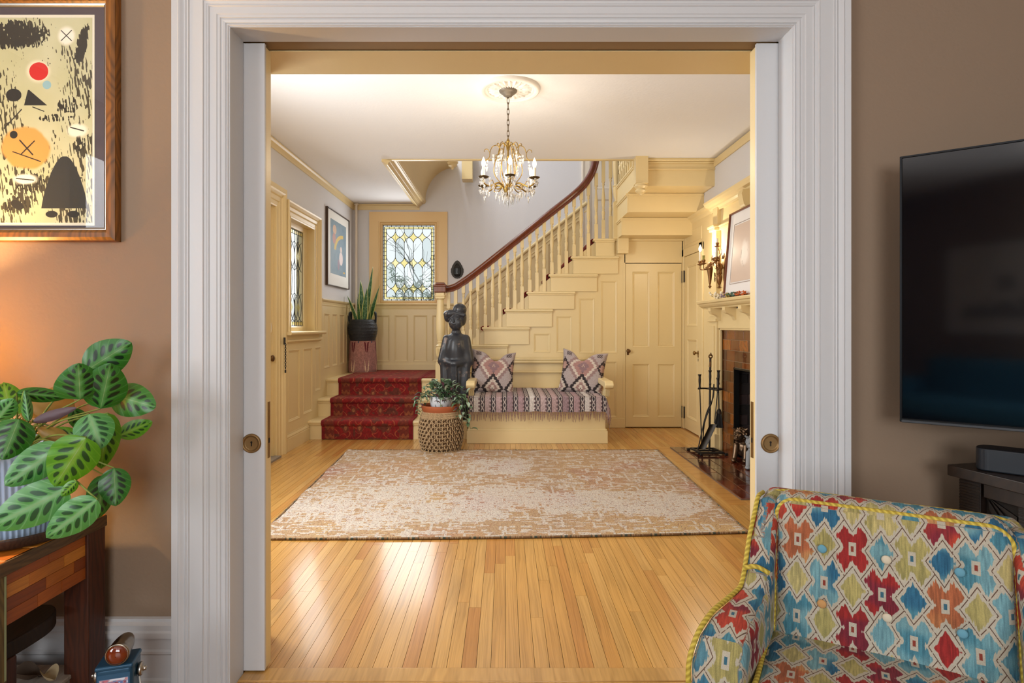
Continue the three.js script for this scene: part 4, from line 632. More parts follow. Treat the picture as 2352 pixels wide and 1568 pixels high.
// ---------------------------------------------------------------- brass candle sconce on the overmantel
{
  const sd = 5.66, S = thing('wall_sconce', 'antique brass candle sconce with leafy scrolled arms and one lit bulb', 'wall sconce', [RX - 0.05, 0.03, -sd]);
  const ant = std('#86603a', 0.38, { metalness: 0.75 }), P = (a, y, o) => [-o, y, -a];        // a: away from the camera, o: out from the wall
  part('urn', smoothLathe([[0.001, 1.595], [0.014, 1.60], [0.028, 1.603], [0.012, 1.612], [0.009, 1.63], [0.018, 1.65], [0.026, 1.68], [0.028, 1.71], [0.022, 1.73], [0.027, 1.745], [0.024, 1.77], [0.034, 1.80], [0.03, 1.83], [0.012, 1.85], [0.001, 1.86]], 24, 70).translate(-0.07, 0, 0), ant, S);
  part('back_plate', [bx(0.012, 0.30, 0.05, 0.006, 2).translate(-0.008, 1.74, 0), smoothLathe([[0.001, 1.60], [0.02, 1.64], [0.03, 1.72], [0.02, 1.80], [0.012, 1.9], [0.001, 1.94]], 16, 30).scale(0.4, 1, 1).translate(-0.014, 0, 0), rod([0, 1.80, 0], [-0.07, 1.80, 0], 0.008, 8)], ant, S);
  const ends = [[0.17, 1.85, 0.20, 0.10], [0.07, 1.85, 0.20, 0.05], [-0.09, 1.86, 0.13, 0.10], [0.0, 2.01, 0.09, 0.05], [0.12, 1.87, 0.08, 0.02]];
  ends.forEach(([a, y, o, hgt], i) => {
    part('arm', i === 3 ? taperTube([P(0, 1.85, 0.07), P(-0.03, 1.92, 0.08), P(0.01, 1.97, 0.07), P(a, y, o)], 0.007, 0.004, 20, 8) : taperTube([P(0, 1.81, 0.07), P(a * 0.3, 1.86, mix(0.07, o, 0.3)), P(a * 0.6, 1.80, mix(0.07, o, 0.6)), P(a * 0.85, y - 0.055, o), P(a * 1.02, y - 0.04, o), P(a, y, o)], 0.007, 0.0045, 26, 8), ant, S);
    part('candle_cup', smoothLathe([[0.006, y - 0.012], [0.03, y], [0.028, y + 0.004], [0.014, y + 0.008], [0.018, y + 0.02], [0.02, y + 0.036]], 18, 24).translate(-o, 0, -a), ant, S);
    part('candle', new THREE.CylinderGeometry(0.012, 0.012, hgt, 14).translate(-o, y + 0.03 + hgt / 2, -a), i === 1 ? std('#8f8a3a', 0.5) : i === 2 ? std('#cfc7ae', 0.5) : candle, S);
    if (i === 0) { part('bulb', bulbGeo().translate(-o, y + 0.03 + hgt, -a), glow('#ffe6b8', 9), S); bulbLight(S, [-o, y + 0.06 + hgt, -a], 0.8); }
  });
  const leafG = (a, y, o, rot, L = 0.06) => flat(surf((s, t) => { const w = 0.018 * Math.sin(Math.PI * t) * (1 + 0.3 * Math.sin(t * 18)), q = s * 2 - 1; return [-0.004 * (1 - q * q), t * L, q * w]; }, 4, 10)).rotateX(rot).translate(-o, y, -a);
  for (const [a, y, o, r] of [[0.06, 1.86, 0.1, -0.6], [0.1, 1.88, 0.11, 0.4], [-0.06, 1.88, 0.1, 0.7], [-0.1, 1.91, 0.09, 0.2], [0, 1.9, 0.1, 0.1], [0.05, 1.76, 0.1, 2.6], [-0.09, 1.78, 0.1, 3.6], [0.13, 1.8, 0.14, -1.2], [-0.15, 1.87, 0.1, 1.0], [0.03, 1.95, 0.09, -0.9], [-0.22, 1.86, 0.11, 0.3], [0.04, 1.72, 0.1, 3.0]]) part('leaf', leafG(a, y, o, r), std('#6b4a2a', 0.42, { metalness: 0.75, side: THREE.DoubleSide }), S);
  part('pendant', smoothLathe([[0.001, 1.60], [0.008, 1.61], [0.016, 1.625], [0.006, 1.635], [0.012, 1.66], [0.022, 1.74], [0.03, 1.80], [0.02, 1.85], [0.001, 1.87]], 14, 40).translate(-0.13, 0.0, -0.09), ant, S);

  // framed print leaning on the mantel, dried flowers, white berries
  const pf = thing('leaning_picture', 'large framed sepia print in a wide white mat, leaning on the mantel shelf', 'picture', [RX - 0.17, 1.522, -5.03]); pf.rotation.z = -0.08;
  const tSep = tex(256, 256, (u, v) => { const d = Math.hypot((u - 0.55) * 1.2, v - 0.45), f = fbm(u * 6, v * 6, 4), h = step(0.34, 0.2, d + f * 0.15); const c = lerpC([206, 184, 168], [236, 226, 216], h * 0.8); const k = step(0.52, 0.7, f) * h; return lerpC(c, [128, 112, 104], k); });
  const W = 0.72, Hh = 0.78, PF = (x, y, w) => new THREE.Matrix4().makeBasis(V3(0, 0, 1), V3(0, 1, 0), V3(-1, 0, 0));
  const toR = (g) => uvw(flat(g).applyMatrix4(PF()));
  part('frame', toR(ring(-W / 2 + 0.012, W / 2 - 0.012, 0.012, Hh - 0.012, [[0, 0.0], [0, 0.014], [0.012, 0.02], [0.012, -0.01]])), std('#6b3415', 0.4), pf);
  part('mat', toR(new THREE.BoxGeometry(W - 0.024, Hh - 0.024, 0.006).translate(0, Hh / 2, 0)), std('#e6e2e0', 0.7), pf);
  const pg = flat(new THREE.PlaneGeometry(W - 0.24, Hh - 0.26).translate(0, Hh / 2 - 0.0, 0.0045)); part('print', pg.applyMatrix4(PF()), std('#ffffff', 0.6, { map: tSep }), pf);
  part('mat_line', toR(ring(-W / 2 + 0.11, W / 2 - 0.11, 0.12, Hh - 0.12, [[0, 0.003], [0, 0.005], [0.006, 0.005], [0.006, 0.003]])), std('#9a8a80', 0.6), pf);
  const berries = thing('white_berry_sprig', 'small sprig of white berries lying at the far end of the mantel shelf', 'dried flowers', [RX - 0.14, 1.517, -5.66]);
  seed = 9; const bm = std('#e9dfc8', 0.6); for (let i = 0; i < 16; i++) part('berry', new THREE.IcosahedronGeometry(rr(0.010, 0.016), 2).translate(rr(-0.05, 0.04), rr(0.012, 0.07), rr(-0.09, 0.09)), bm, berries);
  for (let i = 0; i < 5; i++) part('twig', tube([[rr(-0.04, 0.03), 0.004, 0.1], [0, 0.02, 0.02], [rr(-0.04, 0.04), rr(0.03, 0.06), -0.08]], 0.0025, 10, 5), std('#6a5630', 0.8), berries);
  const gar = thing('dried_garland', 'low garland of orange, green and mauve dried flowers along the mantel shelf', 'dried flowers', [RX - 0.205, 1.517, -5.08]);
  for (const [c, z0, z1] of [['#a793a0', -0.30, -0.16], ['#c2a45a', -0.2, -0.12], ['#3f6350', -0.14, 0.06], ['#c5632c', 0.02, 0.26]]) { const g = []; for (let i = 0; i < 46; i++) g.push(new THREE.TetrahedronGeometry(rr(0.006, 0.013)).rotateX(rr(0, 6)).rotateZ(rr(0, 6)).translate(rr(-0.02, 0.02), rr(0.006, 0.038), rr(z0, z1))); part('flower_head', g, std(c, 0.8), gar); }
}
// ---------------------------------------------------------------- bench under the stairs, throw, pillows
{
  const B = thing('built_in_bench', 'cream painted built-in bench with a panelled back and scrolled arms, under the stairs', 'bench', [0, 0, 0]);
  const x0 = -0.41, x1 = 1.10;
  part('plinth', [blk(x0, x1, 0, 0.135, 6.145, 7.10, 0.004), blk(x0 + 0.006, x1 - 0.006, 0.13, 0.155, 6.152, 7.10, 0.01, 2)], M.yellow, B);
  part('seat_box', [blk(x0 + 0.022, x1 - 0.022, 0.15, 0.47, 6.17, 7.10, 0.003), blk(x0 + 0.014, x1 - 0.014, 0.335, 0.355, 6.16, 6.2, 0.006), blk(x0 + 0.016, x1 - 0.016, 0.43, 0.47, 6.15, 6.3, 0.006)], M.yellow, B);
  part('seat', blk(x0 + 0.01, x1 - 0.01, 0.47, 0.50, 6.12, 7.10, 0.01, 2), M.yellow, B);
  part('back_rail', [uvw(run([[0, 0], [0.02, 0], [0.03, 0.012], [0.026, 0.03], [0.036, 0.045], [0.036, 0.06], [0, 0.066]], X(1075, SD), X(1378, SD)).applyMatrix4(onBack(SD - 0.02)).translate(0, 0.80, 0)), uvw(run([[0, 0], [0.014, 0.002], [0.018, 0.012], [0.012, 0.024], [0, 0.026]], X(1080, SD), X(1372, SD)).applyMatrix4(onBack(SD - 0.02)).translate(0, 0.68, 0))], M.yellow, B);
  for (const s of [-1, 1]) {
    const xa = s < 0 ? x0 + 0.045 : x1 - 0.0, arm = [];
    const c = poly([[0, 0], [0.02, -0.012], [0.07, -0.02], [0.11, -0.01], [0.13, 0.012], [0.12, 0.035], [0.09, 0.045], [0.0, 0.042]]);
    const g = flat(new THREE.ExtrudeGeometry(poly([[6.06, 0.615], [6.085, 0.60], [6.13, 0.60], [6.2, 0.615], [7.1, 0.62], [7.1, 0.665], [6.2, 0.66], [6.11, 0.665], [6.07, 0.65], [6.055, 0.63]]), { depth: 0.07, bevelEnabled: true, bevelSize: 0.010, bevelThickness: 0.012, bevelSegments: 3 }).translate(0, 0, -0.035).applyMatrix4(onLeft(xa)));
    part('arm', uvw(g), M.yellow, B);
    const sup = flat(new THREE.ExtrudeGeometry(poly([[6.19, 0.5], [6.34, 0.5], [6.33, 0.53], [6.26, 0.57], [6.24, 0.61], [6.15, 0.61], [6.16, 0.57], [6.185, 0.53]]), { depth: 0.045, bevelEnabled: true, bevelSize: 0.004, bevelThickness: 0.004, bevelSegments: 1 }).translate(0, 0, -0.0225).applyMatrix4(onLeft(xa)));
    const fl = []; for (let i = 0; i < 5; i++) fl.push(rod([xa - 0.02 + i * 0.01, 0.505, -6.178], [xa - 0.02 + i * 0.01, 0.60, -6.15], 0.0045, 6));
    part('arm_support', [uvw(sup), ...fl], M.yellow, B);
  }
  // striped woven throw with a knotted fringe
  const band = (x) => { const p = ((x % 0.118) + 0.118) % 0.118 / 0.118; return p; };
  const tThrow = tex(1024, 512, (u, v) => {
    const x = u * 1.6, p = band(x), f = fbm(u * 300, v * 160, 2, 300, 160), z = Math.floor(x / 0.118), plain = [[176, 150, 150], [206, 198, 194], [150, 126, 132], [184, 162, 162], [166, 138, 142]][(z * 2 + 1) % 5];
    let c = plain;
    if (p < 0.07 || (p > 0.38 && p < 0.44)) c = [36, 30, 34];
    else if (p < 0.38) { c = [190, 178, 172]; const q = Math.abs((v * 26) % 1 - 0.5), r = Math.abs(p - 0.225) / 0.16; if (q + r * 0.5 < 0.34) c = [66, 58, 64]; else if (q + r * 0.5 > 0.62) c = [110, 94, 98]; }
    else if (p > 0.86 && (v * 40) % 1 < 0.5) c = [120, 98, 100];
    const m = 0.82 + 0.3 * f; return [c[0] * m, c[1] * m, c[2] * m];
  });
  const T = thing('woven_throw', 'mauve, cream and black striped throw with knotted fringe spread over the bench seat', 'throw', [0, 0, 0]);
  const tm = std('#ffffff', 0.95, { map: tThrow, side: THREE.DoubleSide, bumpMap: tThrow, bumpScale: 0.002 });
  const tx0 = -0.385, tx1 = 1.13, wav = (x) => 0.004 * Math.sin(x * 23) + 0.003 * Math.sin(x * 61 + 1);
  const at = (s, t, o = 0) => {
    const x = mix(tx0, tx1, s), over = Math.max(0, x - 1.065), xx = Math.min(x, 1.075 + over * 0.5) , L = 1.02 * t, flatL = 0.86; let y = 0.508 + wav(x) * 0.5 + 0.003 * Math.sin(L * 30 + x * 9), d = 6.96 - L + 0.02 * Math.sin(x * 5);
    if (L > flatL) { const e = L - flatL; const q = Math.min(1, e / 0.04); d = 6.10 + wav(x) * 0.9 * q - 0.008 * q; y -= e * q; }
    y -= over * 1.8 + o; return [xx, y, -d];
  };
  part('cloth', surf((s, t) => at(s, t), 140, 60, (s, t) => [s * 1.515 / 1.6, t * 0.64]), tm, T);
  const fr = []; seed = 77; for (let i = 0; i < 96; i++) { const s = (i + 0.5) / 96, p = at(s, 1), e = rr(0.06, 0.11), k = rr(-0.015, 0.015); fr.push(taperTube([p, [p[0] + k * 0.5, p[1] - e * 0.5, p[2] + 0.006], [p[0] + k, p[1] - e, p[2] + 0.004]], 0.0035, 0.0022, 4, 5), new THREE.IcosahedronGeometry(0.0055, 0).translate(p[0] + k * 0.4, p[1] - e * 0.35, p[2] + 0.006)); }
  for (let i = 0; i < 14; i++) { const p = at(1, 0.25 + 0.75 * i / 14); fr.push(taperTube([p, [p[0] + 0.01, p[1] - 0.05, p[2]], [p[0] + rr(0.0, 0.02), p[1] - rr(0.08, 0.12), p[2]]], 0.0035, 0.0022, 4, 5)); }
  part('fringe', fr, std('#8d6b66', 0.95), T).userData.kind = 'stuff';
  // two kilim pillows
  const tK = tex(512, 512, (u, v) => {
    const N = 64, x = Math.floor(u * N) / N, y = Math.floor(v * N) / N, f = 0.85 + 0.25 * fbm(u * 160, v * 160, 2), zig = (Math.floor(v * N) % 4 < 2 ? 0.02 : 0);
    const dm = (cx, cy, s) => Math.abs(x - cx) * 1.1 + Math.abs(y - cy) * 0.8 + zig - s;
    let c = [172, 158, 156];
    const big = dm(0.5, 0.62, 0); if (big < 0.42) c = [150, 124, 122]; if (big < 0.34) c = [206, 192, 180]; if (big < 0.27) c = [168, 128, 122]; if (big < 0.15) c = [140, 112, 116]; if (big < 0.05) c = [186, 160, 148]; if (big < 0.022) c = [90, 74, 76];
    for (const cx of [0.0, 0.5, 1.0]) { const d = dm(cx, 0.12, 0); if (d < 0.28) c = [52, 44, 46]; if (d < 0.2) c = [204, 190, 178]; if (d < 0.13) c = [158, 126, 120]; if (d < 0.07) c = [214, 202, 190]; if (d < 0.022) c = [70, 58, 60]; }
    for (const cx of [0.06, 0.94]) { const d = dm(cx, 0.6, 0); if (d < 0.16) c = [58, 48, 50]; if (d < 0.1) c = [176, 140, 130]; }
    for (const cx of [0.16, 0.84]) { if (Math.abs(u - cx) < 0.06 && Math.abs(v - 0.9) < 0.05 && (Math.floor(u * N) + Math.floor(v * N)) % 3) c = [74, 60, 62]; }
    return [c[0] * f, c[1] * f, c[2] * f];
  });
  const pm = std('#ffffff', 0.95, { map: tK, bumpMap: tK, bumpScale: 0.003 });
  const pillow = (pos, rot, label, mir) => {
    const P = thing('kilim_pillow', label, 'pillow', pos); P.rotation.set(...rot);
    const S = 0.262, side = (f) => surf((s, t) => {
      const u = s * 2 - 1, v = t * 2 - 1, e = Math.pow(Math.max(0, (1 - u ** 4) * (1 - v ** 4)), 0.42), pinch = 1 - 0.10 * (1 - Math.abs(u) ** 2) * Math.abs(v) ** 3 , pinch2 = 1 - 0.09 * (1 - v * v) * Math.abs(u) ** 3;
      const dent = v > 0 ? 0.115 * Math.exp(-((u * mir - 0.08) ** 2) / 0.11) * v * v : 0;
      return [u * S * pinch2, v * S * pinch - dent, f * (0.075 * e * (1 - 0.4 * dent / 0.115 * Math.max(0, v)) + 0.004 * noise(u * 5 + 9, v * 5 + f * 3) * e)];
    }, 30, 30, (s, t) => [f > 0 ? s : 1 - s, t]);
    const back = side(-1), ix = back.index; for (let i = 0; i < ix.count; i += 3) { const a = ix.getX(i); ix.setX(i, ix.getX(i + 1)); ix.setX(i + 1, a); } back.computeVertexNormals();
    part('pillow_front', side(1), pm, P); part('pillow_back', back, pm, P);
  };
  pillow([-0.145, 0.722, -6.62], [-0.30, 0.12, -0.06], 'grey and mauve kilim pillow on the bench, next to the dark statue', 1);
  pillow([0.895, 0.72, -6.62], [-0.30, -0.2, -0.17], 'grey and mauve kilim pillow on the bench, nearer the closet door', -1);
}
// ---------------------------------------------------------------- statue on the lowest step
{
  const S = thing('statue', 'tall dark carved figure in a long sleeved robe, standing on the lowest step', 'statue', [-0.553, 0.205, -6.52]);
  S.rotation.y = -0.12;
  const prof = [[0, 0.135], [0.1, 0.14], [0.3, 0.142], [0.5, 0.145], [0.65, 0.15], [0.78, 0.145], [0.88, 0.125], [0.94, 0.09], [0.98, 0.055], [1.02, 0.045], [1.06, 0.043]];
  const rad = (y) => { for (let i = 0; i + 1 < prof.length; i++) if (y <= prof[i + 1][0]) return mix(prof[i][1], prof[i + 1][1], sm(clamp((y - prof[i][0]) / (prof[i + 1][0] - prof[i][0])))); return 0.043; };
  const body = (x, y, z) => {
    const fold = y < 0.62 ? 0.005 * Math.sin(Math.atan2(z, x) * 14 + y * 3) * clamp((0.62 - y) * 4) : 0;
    let d = Math.max((Math.hypot(x, z * 1.12) - rad(clamp(y, 0, 1.06)) + fold) * 0.85, -y, y - 1.05);
    for (const s of [-1, 1]) {
      d = smin(d, sCap(x, y, z, [s * 0.105, 0.90, -0.01], [s * 0.145, 0.66, 0.03], 0.055, 0.062), 0.03);
      d = smin(d, sCap(x, y, z, [s * 0.145, 0.66, 0.03], [s * 0.02, 0.635, 0.14], 0.05, 0.035), 0.02);
      d = smin(d, sCap(x, y, z, [s * 0.13, 0.60, 0.06], [s * 0.115, 0.30, 0.06], 0.042, 0.05), 0.025);
    }
    d = smin(d, sEll(x, y, z, [0, 0.80, 0.07], [0.085, 0.15, 0.07]), 0.03);
    for (const o of [-0.022, 0.0, 0.024]) d = smin(d, sCap(x, y, z, [o, 0.63, 0.15], [o * 1.6, 0.12, 0.135], 0.018, 0.016), 0.006);
    return d;
  };
  const tPat = tex(256, 256, (u, v) => { const f = fbm(u * 8, v * 8, 5, 8, 8), g = noise(u * 70, v * 70, 70, 70); const w = step(0.60, 0.78, f) * 0.6 + (g > 0.9 ? 0.4 : 0) * step(0.5, 0.65, f); return lerpC([44, 47, 54], [150, 124, 108], clamp(w * 1.2)); });
  const sm_ = std('#ffffff', 0.34, { map: rep(tPat, 2.2, 2.2) });
  part('robe', uvw(sdfMesh(body, [-0.24, -0.02, -0.24], [0.24, 1.08, 0.24], 88)), sm_, S);
  const head = (x, y, z) => {
    let d = sEll(x, y, z, [0, 1.105, 0.012], [0.074, 0.092, 0.078]);
    d = smin(d, sEll(x, y, z, [0, 1.06, 0.035], [0.06, 0.052, 0.05]), 0.02);
    d = smin(d, sCap(x, y, z, [-0.008, 1.125, 0.086], [-0.008, 1.098, 0.098], 0.006, 0.011), 0.008);
    for (const s of [-1, 1]) { d = smin(d, sEll(x, y, z, [s * 0.03, 1.127, 0.074], [0.018, 0.008, 0.012]), 0.005); d = smin(d, sEll(x, y, z, [s * 0.038, 1.085, 0.06], [0.028, 0.026, 0.024]), 0.015); }
    d = smin(d, sEll(x, y, z, [-0.004, 1.07, 0.086], [0.018, 0.006, 0.008]), 0.004);
    d = smin(d, sEll(x, y, z, [-0.055, 1.178, 0.0], [0.075, 0.048, 0.085]), 0.012);
    d = smin(d, sEll(x, y, z, [-0.085, 1.15, -0.01], [0.042, 0.062, 0.07]), 0.01);
    d = smin(d, sEll(x, y, z, [0.06, 1.14, -0.02], [0.04, 0.09, 0.07]), 0.012);
    d = smin(d, sEll(x, y, z, [0.035, 1.222, 0.0], [0.07, 0.07, 0.068]), 0.01);
    d = smin(d, sCap(x, y, z, [-0.06, 1.20, 0.06], [0.085, 1.165, 0.045], 0.02, 0.022), 0.006);
    return smin(d, sCap(x, y, z, [0, 0.98, 0], [0, 1.05, 0], 0.042, 0.042), 0.015);
  };
  part('head', uvw(sdfMesh((x, y, z) => 1.12 * head(x / 1.12, 1.0 + (y - 1.0) / 1.06, z / 1.12), [-0.18, 0.95, -0.18], [0.18, 1.34, 0.18], 84)), std('#ffffff', 0.32, { map: rep(tPat, 3.7, 3.1) }), S, 'head with swept-up hair over a calm worn face');
}
// ---------------------------------------------------------------- woven basket with a trailing plant
{
  const bxp = X(1013, 5.80), B = thing('woven_basket', 'tall looped seagrass basket holding a trailing plant, beside the bench', 'basket', [bxp, 0, -5.80]);
  const straw = std('#e2c8a4', 0.85, { map: rep(tGrain2, 1, 1) }), r = (y) => 0.17 + 0.052 * Math.sin(clamp((y + 0.03) / 0.46) * Math.PI) ;
  part('basket_lining', lathe([[0.001, 0.004], [r(0) - 0.012, 0.004], ...[0.05, 0.1, 0.15, 0.2, 0.25, 0.3, 0.35, 0.40].map((y) => [r(y) - 0.015, y]), [r(0.4) - 0.03, 0.40], [r(0.2) - 0.03, 0.05]], 40), std('#6e543a', 0.95), B);
  const loops = []; for (let row = 0; row < 9; row++) for (let i = 0; i < 27; i++) { const y = 0.035 + row * 0.036, a = (i + (row % 2) * 0.5) / 27 * 6.283; loops.push(new THREE.TorusGeometry(0.0172, 0.0056, 6, 12, 5.4).scale(1.05, 1.05, 1).rotateZ(a * 3).rotateX(-0.2).rotateY(0.35).translate(0, 0, r(y)).rotateY(a).translate(0, y, 0)); }
  part('woven_loops', loops, straw, B).userData.kind = 'stuff';
  const braid = []; for (const [y, k] of [[0.012, 60], [0.352, 40], [0.372, 40], [0.392, 40]]) for (const ph of [0, 2.1, 4.2]) { const pts = []; for (let i = 0; i < 240; i++) { const a = i / 240 * 6.283; pts.push([Math.cos(a) * (r(y) + 0.006 * Math.cos(a * k + ph)), y + 0.009 * Math.sin(a * k + ph), Math.sin(a) * (r(y) + 0.006 * Math.cos(a * k + ph))]); } braid.push(tube(pts, 0.0055, 480, 5, true)); }
  part('braided_rim', braid, straw, B);
  const Tp = thing('trailing_plant', 'silver-green trailing plant in a white patterned pot, set in the seagrass basket', 'potted plant', [bxp, 0.40, -5.80]);
  const terra = std('#a2552f', 0.7);
  part('saucer', smoothLathe([[0.001, 0.0], [0.165, 0.0], [0.185, 0.01], [0.196, 0.04], [0.196, 0.062], [0.186, 0.064], [0.182, 0.045], [0.17, 0.02], [0.001, 0.012]], 48, 50), terra, Tp, 'terracotta saucer');
  const tPot = tex(256, 128, (u, v) => { const x = (u * 10) % 1 - 0.5, y = (v * 3) % 1 - 0.5; return Math.abs(x + y * 0.5) * 2.4 + Math.abs(y) < 0.5 ? [96, 102, 104] : [214, 218, 224]; });
  part('pot', smoothLathe([[0.001, 0.015], [0.07, 0.015], [0.10, 0.05], [0.112, 0.10], [0.105, 0.14], [0.098, 0.15], [0.092, 0.145], [0.09, 0.12], [0.001, 0.12]], 40, 50), std('#ffffff', 0.3, { map: tPot }), Tp, 'white pot printed with grey leaves');
  const lg = [std('#6f8a6a', 0.55, { side: THREE.DoubleSide }), std('#9fb29a', 0.5, { side: THREE.DoubleSide }), std('#4f6a48', 0.55, { side: THREE.DoubleSide }), std('#54303c', 0.6, { side: THREE.DoubleSide })]; seed = 41;
  const leaf = (L) => flat(surf((s, t) => { const q = s * 2 - 1, w = L * 0.24 * Math.sin(Math.PI * Math.pow(t, 0.8)); return [q * w, 0.25 * L * Math.sin(t * 2.4) + Math.abs(q) * w * 0.5, t * L]; }, 4, 6));
  for (let i = 0; i < 46; i++) {
    const a = i < 30 ? rr(0, 6.283) : rr(-0.2, 1.4), R = rr(0.07, 0.20), h = rr(0.16, 0.30) - R * 0.3, dropY = i % 5 === 0 ? rr(0.02, 0.14) : 0, tip = [Math.sin(a) * (R + (dropY ? 0.06 : 0)), h - dropY, Math.cos(a) * (R + (dropY ? 0.06 : 0))], mid_ = [Math.sin(a) * R * 0.55, h + 0.03, Math.cos(a) * R * 0.55], g = [];
    const c = curve([[Math.sin(a) * 0.03, 0.13, Math.cos(a) * 0.03], mid_, tip]); const leaves = [[], [], [], []];
    for (let k = 0; k < 8; k++) { const t = 0.3 + 0.7 * k / 7, p = c.getPoint(t); leaves[k % 7 === 6 ? 3 : Math.floor(rnd() * 3)].push(leaf(rr(0.045, 0.08)).rotateX(rr(-0.7, 0.5)).rotateY(a + (k % 2 ? 1 : -1) * rr(0.4, 1.3)).translate(p.x, p.y, p.z)); }
    const st = part('stem', new THREE.TubeGeometry(c, 10, 0.0022, 5), lg[2], Tp); leaves.forEach((l, k) => { if (l.length) part('leaves', l, lg[k], st); });
  }
  for (const [dx, dy, dz] of [[0.24, -0.03, 0.07], [0.27, -0.12, 0.05], [0.20, -0.05, 0.12], [-0.25, -0.02, 0.06], [0.23, 0.06, 0.1], [0.30, -0.17, 0.06], [-0.2, 0.09, 0.1]]) {
    const c = curve([[dx * 0.2, 0.14, dz * 0.2], [dx * 0.75, 0.17, dz], [dx, dy, dz]]), ls = [[], [], [], []];
    for (let k = 0; k < 11; k++) { const p = c.getPoint(0.3 + 0.7 * k / 10); ls[k % 4].push(leaf(rr(0.055, 0.085)).rotateX(rr(-0.2, 1.0)).rotateY(rr(-1.4, 1.4)).translate(p.x, p.y, p.z)); }
    const st = part('stem', new THREE.TubeGeometry(c, 14, 0.0025, 5), lg[2], Tp); ls.forEach((l, k) => { if (l.length) part('leaves', l, lg[k], st); });
  }
}
// ---------------------------------------------------------------- snake plant in a black planter on a drum stool
{
  const px = -1.985, pz = -8.02, P = thing('drum_stool', 'round kilim-covered drum stool with leaf motifs, in the corner of the stair landing', 'stool', [px, LAND, pz]);
  const tPouf = tex(512, 256, (u, v) => {
    const f = 0.82 + 0.3 * fbm(u * 90, v * 90, 2, 90, 90); let c = lerpC([186, 128, 112], [156, 116, 112], fbm(u * 8, v * 4, 3, 8, 4));
    const k = (u * 6) % 1 - 0.5; const pet = (cx, cy, ang, L, w) => { const dx = (k - cx) * 1.5, dy = v - cy, a = dx * Math.cos(ang) + dy * Math.sin(ang), b = -dx * Math.sin(ang) + dy * Math.cos(ang), t = a / L; return t > 0 && t < 1 && Math.abs(b) < w * Math.sin(Math.PI * t) * (1.15 - t * 0.4); };
    if (pet(0.02, 0.56, 0.75, 0.34, 0.075) || pet(-0.02, 0.56, 2.39, 0.34, 0.075)) c = [104, 36, 44];
    if (pet(0.02, 0.2, 0.95, 0.36, 0.07) || pet(-0.02, 0.2, 2.19, 0.36, 0.07)) c = [226, 194, 160];
    if (v > 0.72 && pet(0.4, 0.66, 1.3, 0.28, 0.08)) c = [92, 88, 104];
    if (v < 0.09 && Math.sin(u * 6.283 * 40) > 0.2) c = [206, 190, 176];
    return [c[0] * f, c[1] * f, c[2] * f];
  });
  part('drum', smoothLathe([[0.001, 0.0], [0.17, 0.0], [0.19, 0.02], [0.196, 0.06], [0.19, 0.2], [0.182, 0.36], [0.178, 0.42], [0.165, 0.44], [0.001, 0.44]], 48, 50), std('#ffffff', 0.95, { map: tPouf, bumpMap: rep(tPouf, 1, 1), bumpScale: 0.003 }), P);
  const N = thing('woven_planter', 'black woven planter with two loop handles, standing on the kilim drum stool', 'planter', [px, LAND + 0.44, pz]);
  const rp = []; for (let i = 0; i <= 60; i++) { const t = i / 60, b = 0.165 + 0.034 * Math.sin(Math.PI * Math.pow(t, 1.1)); rp.push([b + 0.004 * Math.abs(Math.sin(t * Math.PI * 16)) + 0.0015 * Math.sin(i * 7), t * 0.295]); }
  const blackRope = std('#2b2e33', 0.36, { bumpMap: rep(tex(128, 128, (u, v) => fbm(u * 30, v * 30, 2, 30, 30), false), 6, 4), bumpScale: 0.006 });
  part('planter_body', lathe([[0.001, 0], ...rp, [rp[60][0] - 0.02, 0.29], [0.14, 0.22], [0.001, 0.22]], 64), blackRope, N);
  part('soil', new THREE.CylinderGeometry(0.14, 0.14, 0.01, 32).translate(0, 0.225, 0), std('#2c2018', 0.95), N);
  for (const s of [-1, 1]) part('handle', tube([[s * 0.172, 0.24, 0.02], [s * 0.185, 0.30, 0.02], [s * 0.18, 0.385, 0.0], [s * 0.165, 0.395, -0.02], [s * 0.172, 0.33, -0.04], [s * 0.17, 0.25, -0.04]], 0.014, 30, 10), blackRope, N);
  const Sp = thing('snake_plant', 'upright snake plant with yellow-edged leaves growing in the black woven planter', 'potted plant', [px, LAND + 0.665, pz]);
  const tS = tex(128, 256, (u, v) => { const e = Math.abs(u - 0.5) * 2, n = noise(u * 6, v * 40, 6, 40); return e > 0.74 + n * 0.06 ? [214, 212, 130] : lerpC([52, 98, 54], [120, 150, 108], step(0.45, 0.75, n) * 0.7); });
  const smat = std('#ffffff', 0.4, { map: tS, side: THREE.DoubleSide }); seed = 15;
  const blade = (x0, z0, L, w, lx, lz, turn, bend) => part('leaf', surf((s, t) => { const q = s * 2 - 1, ww = 1.3 * w * (t < 0.25 ? mix(0.55, 0.95, t / 0.25) : Math.pow(1 - ((t - 0.25) / 0.75) ** 2.6, 0.9)), tw = turn + t * 0.5; return [x0 + lx * t + bend * t * t + q * ww * Math.cos(tw), L * t, z0 + lz * t + q * ww * Math.sin(tw) + 0.012 * (1 - q * q)]; }, 6, 24), smat, Sp);
  for (const b of [[0.03, 0.02, 0.80, 0.034, 0.12, 0.02, 0.2, 0.0], [-0.01, -0.03, 0.62, 0.032, -0.01, 0, -0.3, -0.02], [0.08, 0.0, 0.55, 0.04, 0.14, 0.04, 0.5, 0.03], [-0.06, 0.04, 0.40, 0.024, -0.10, 0.06, 0.1, -0.03], [0.04, 0.07, 0.50, 0.033, 0.03, 0.05, -0.2, 0.02], [-0.02, 0.08, 0.38, 0.03, -0.02, 0.06, 0.4, 0.0], [0.10, 0.06, 0.32, 0.028, 0.05, 0.05, 0.9, 0.0], [-0.04, -0.05, 0.46, 0.03, -0.04, -0.04, 0.3, 0.0], [0.0, 0.03, 0.44, 0.028, 0.06, 0.02, -0.7, 0.0]]) blade(...b);
}
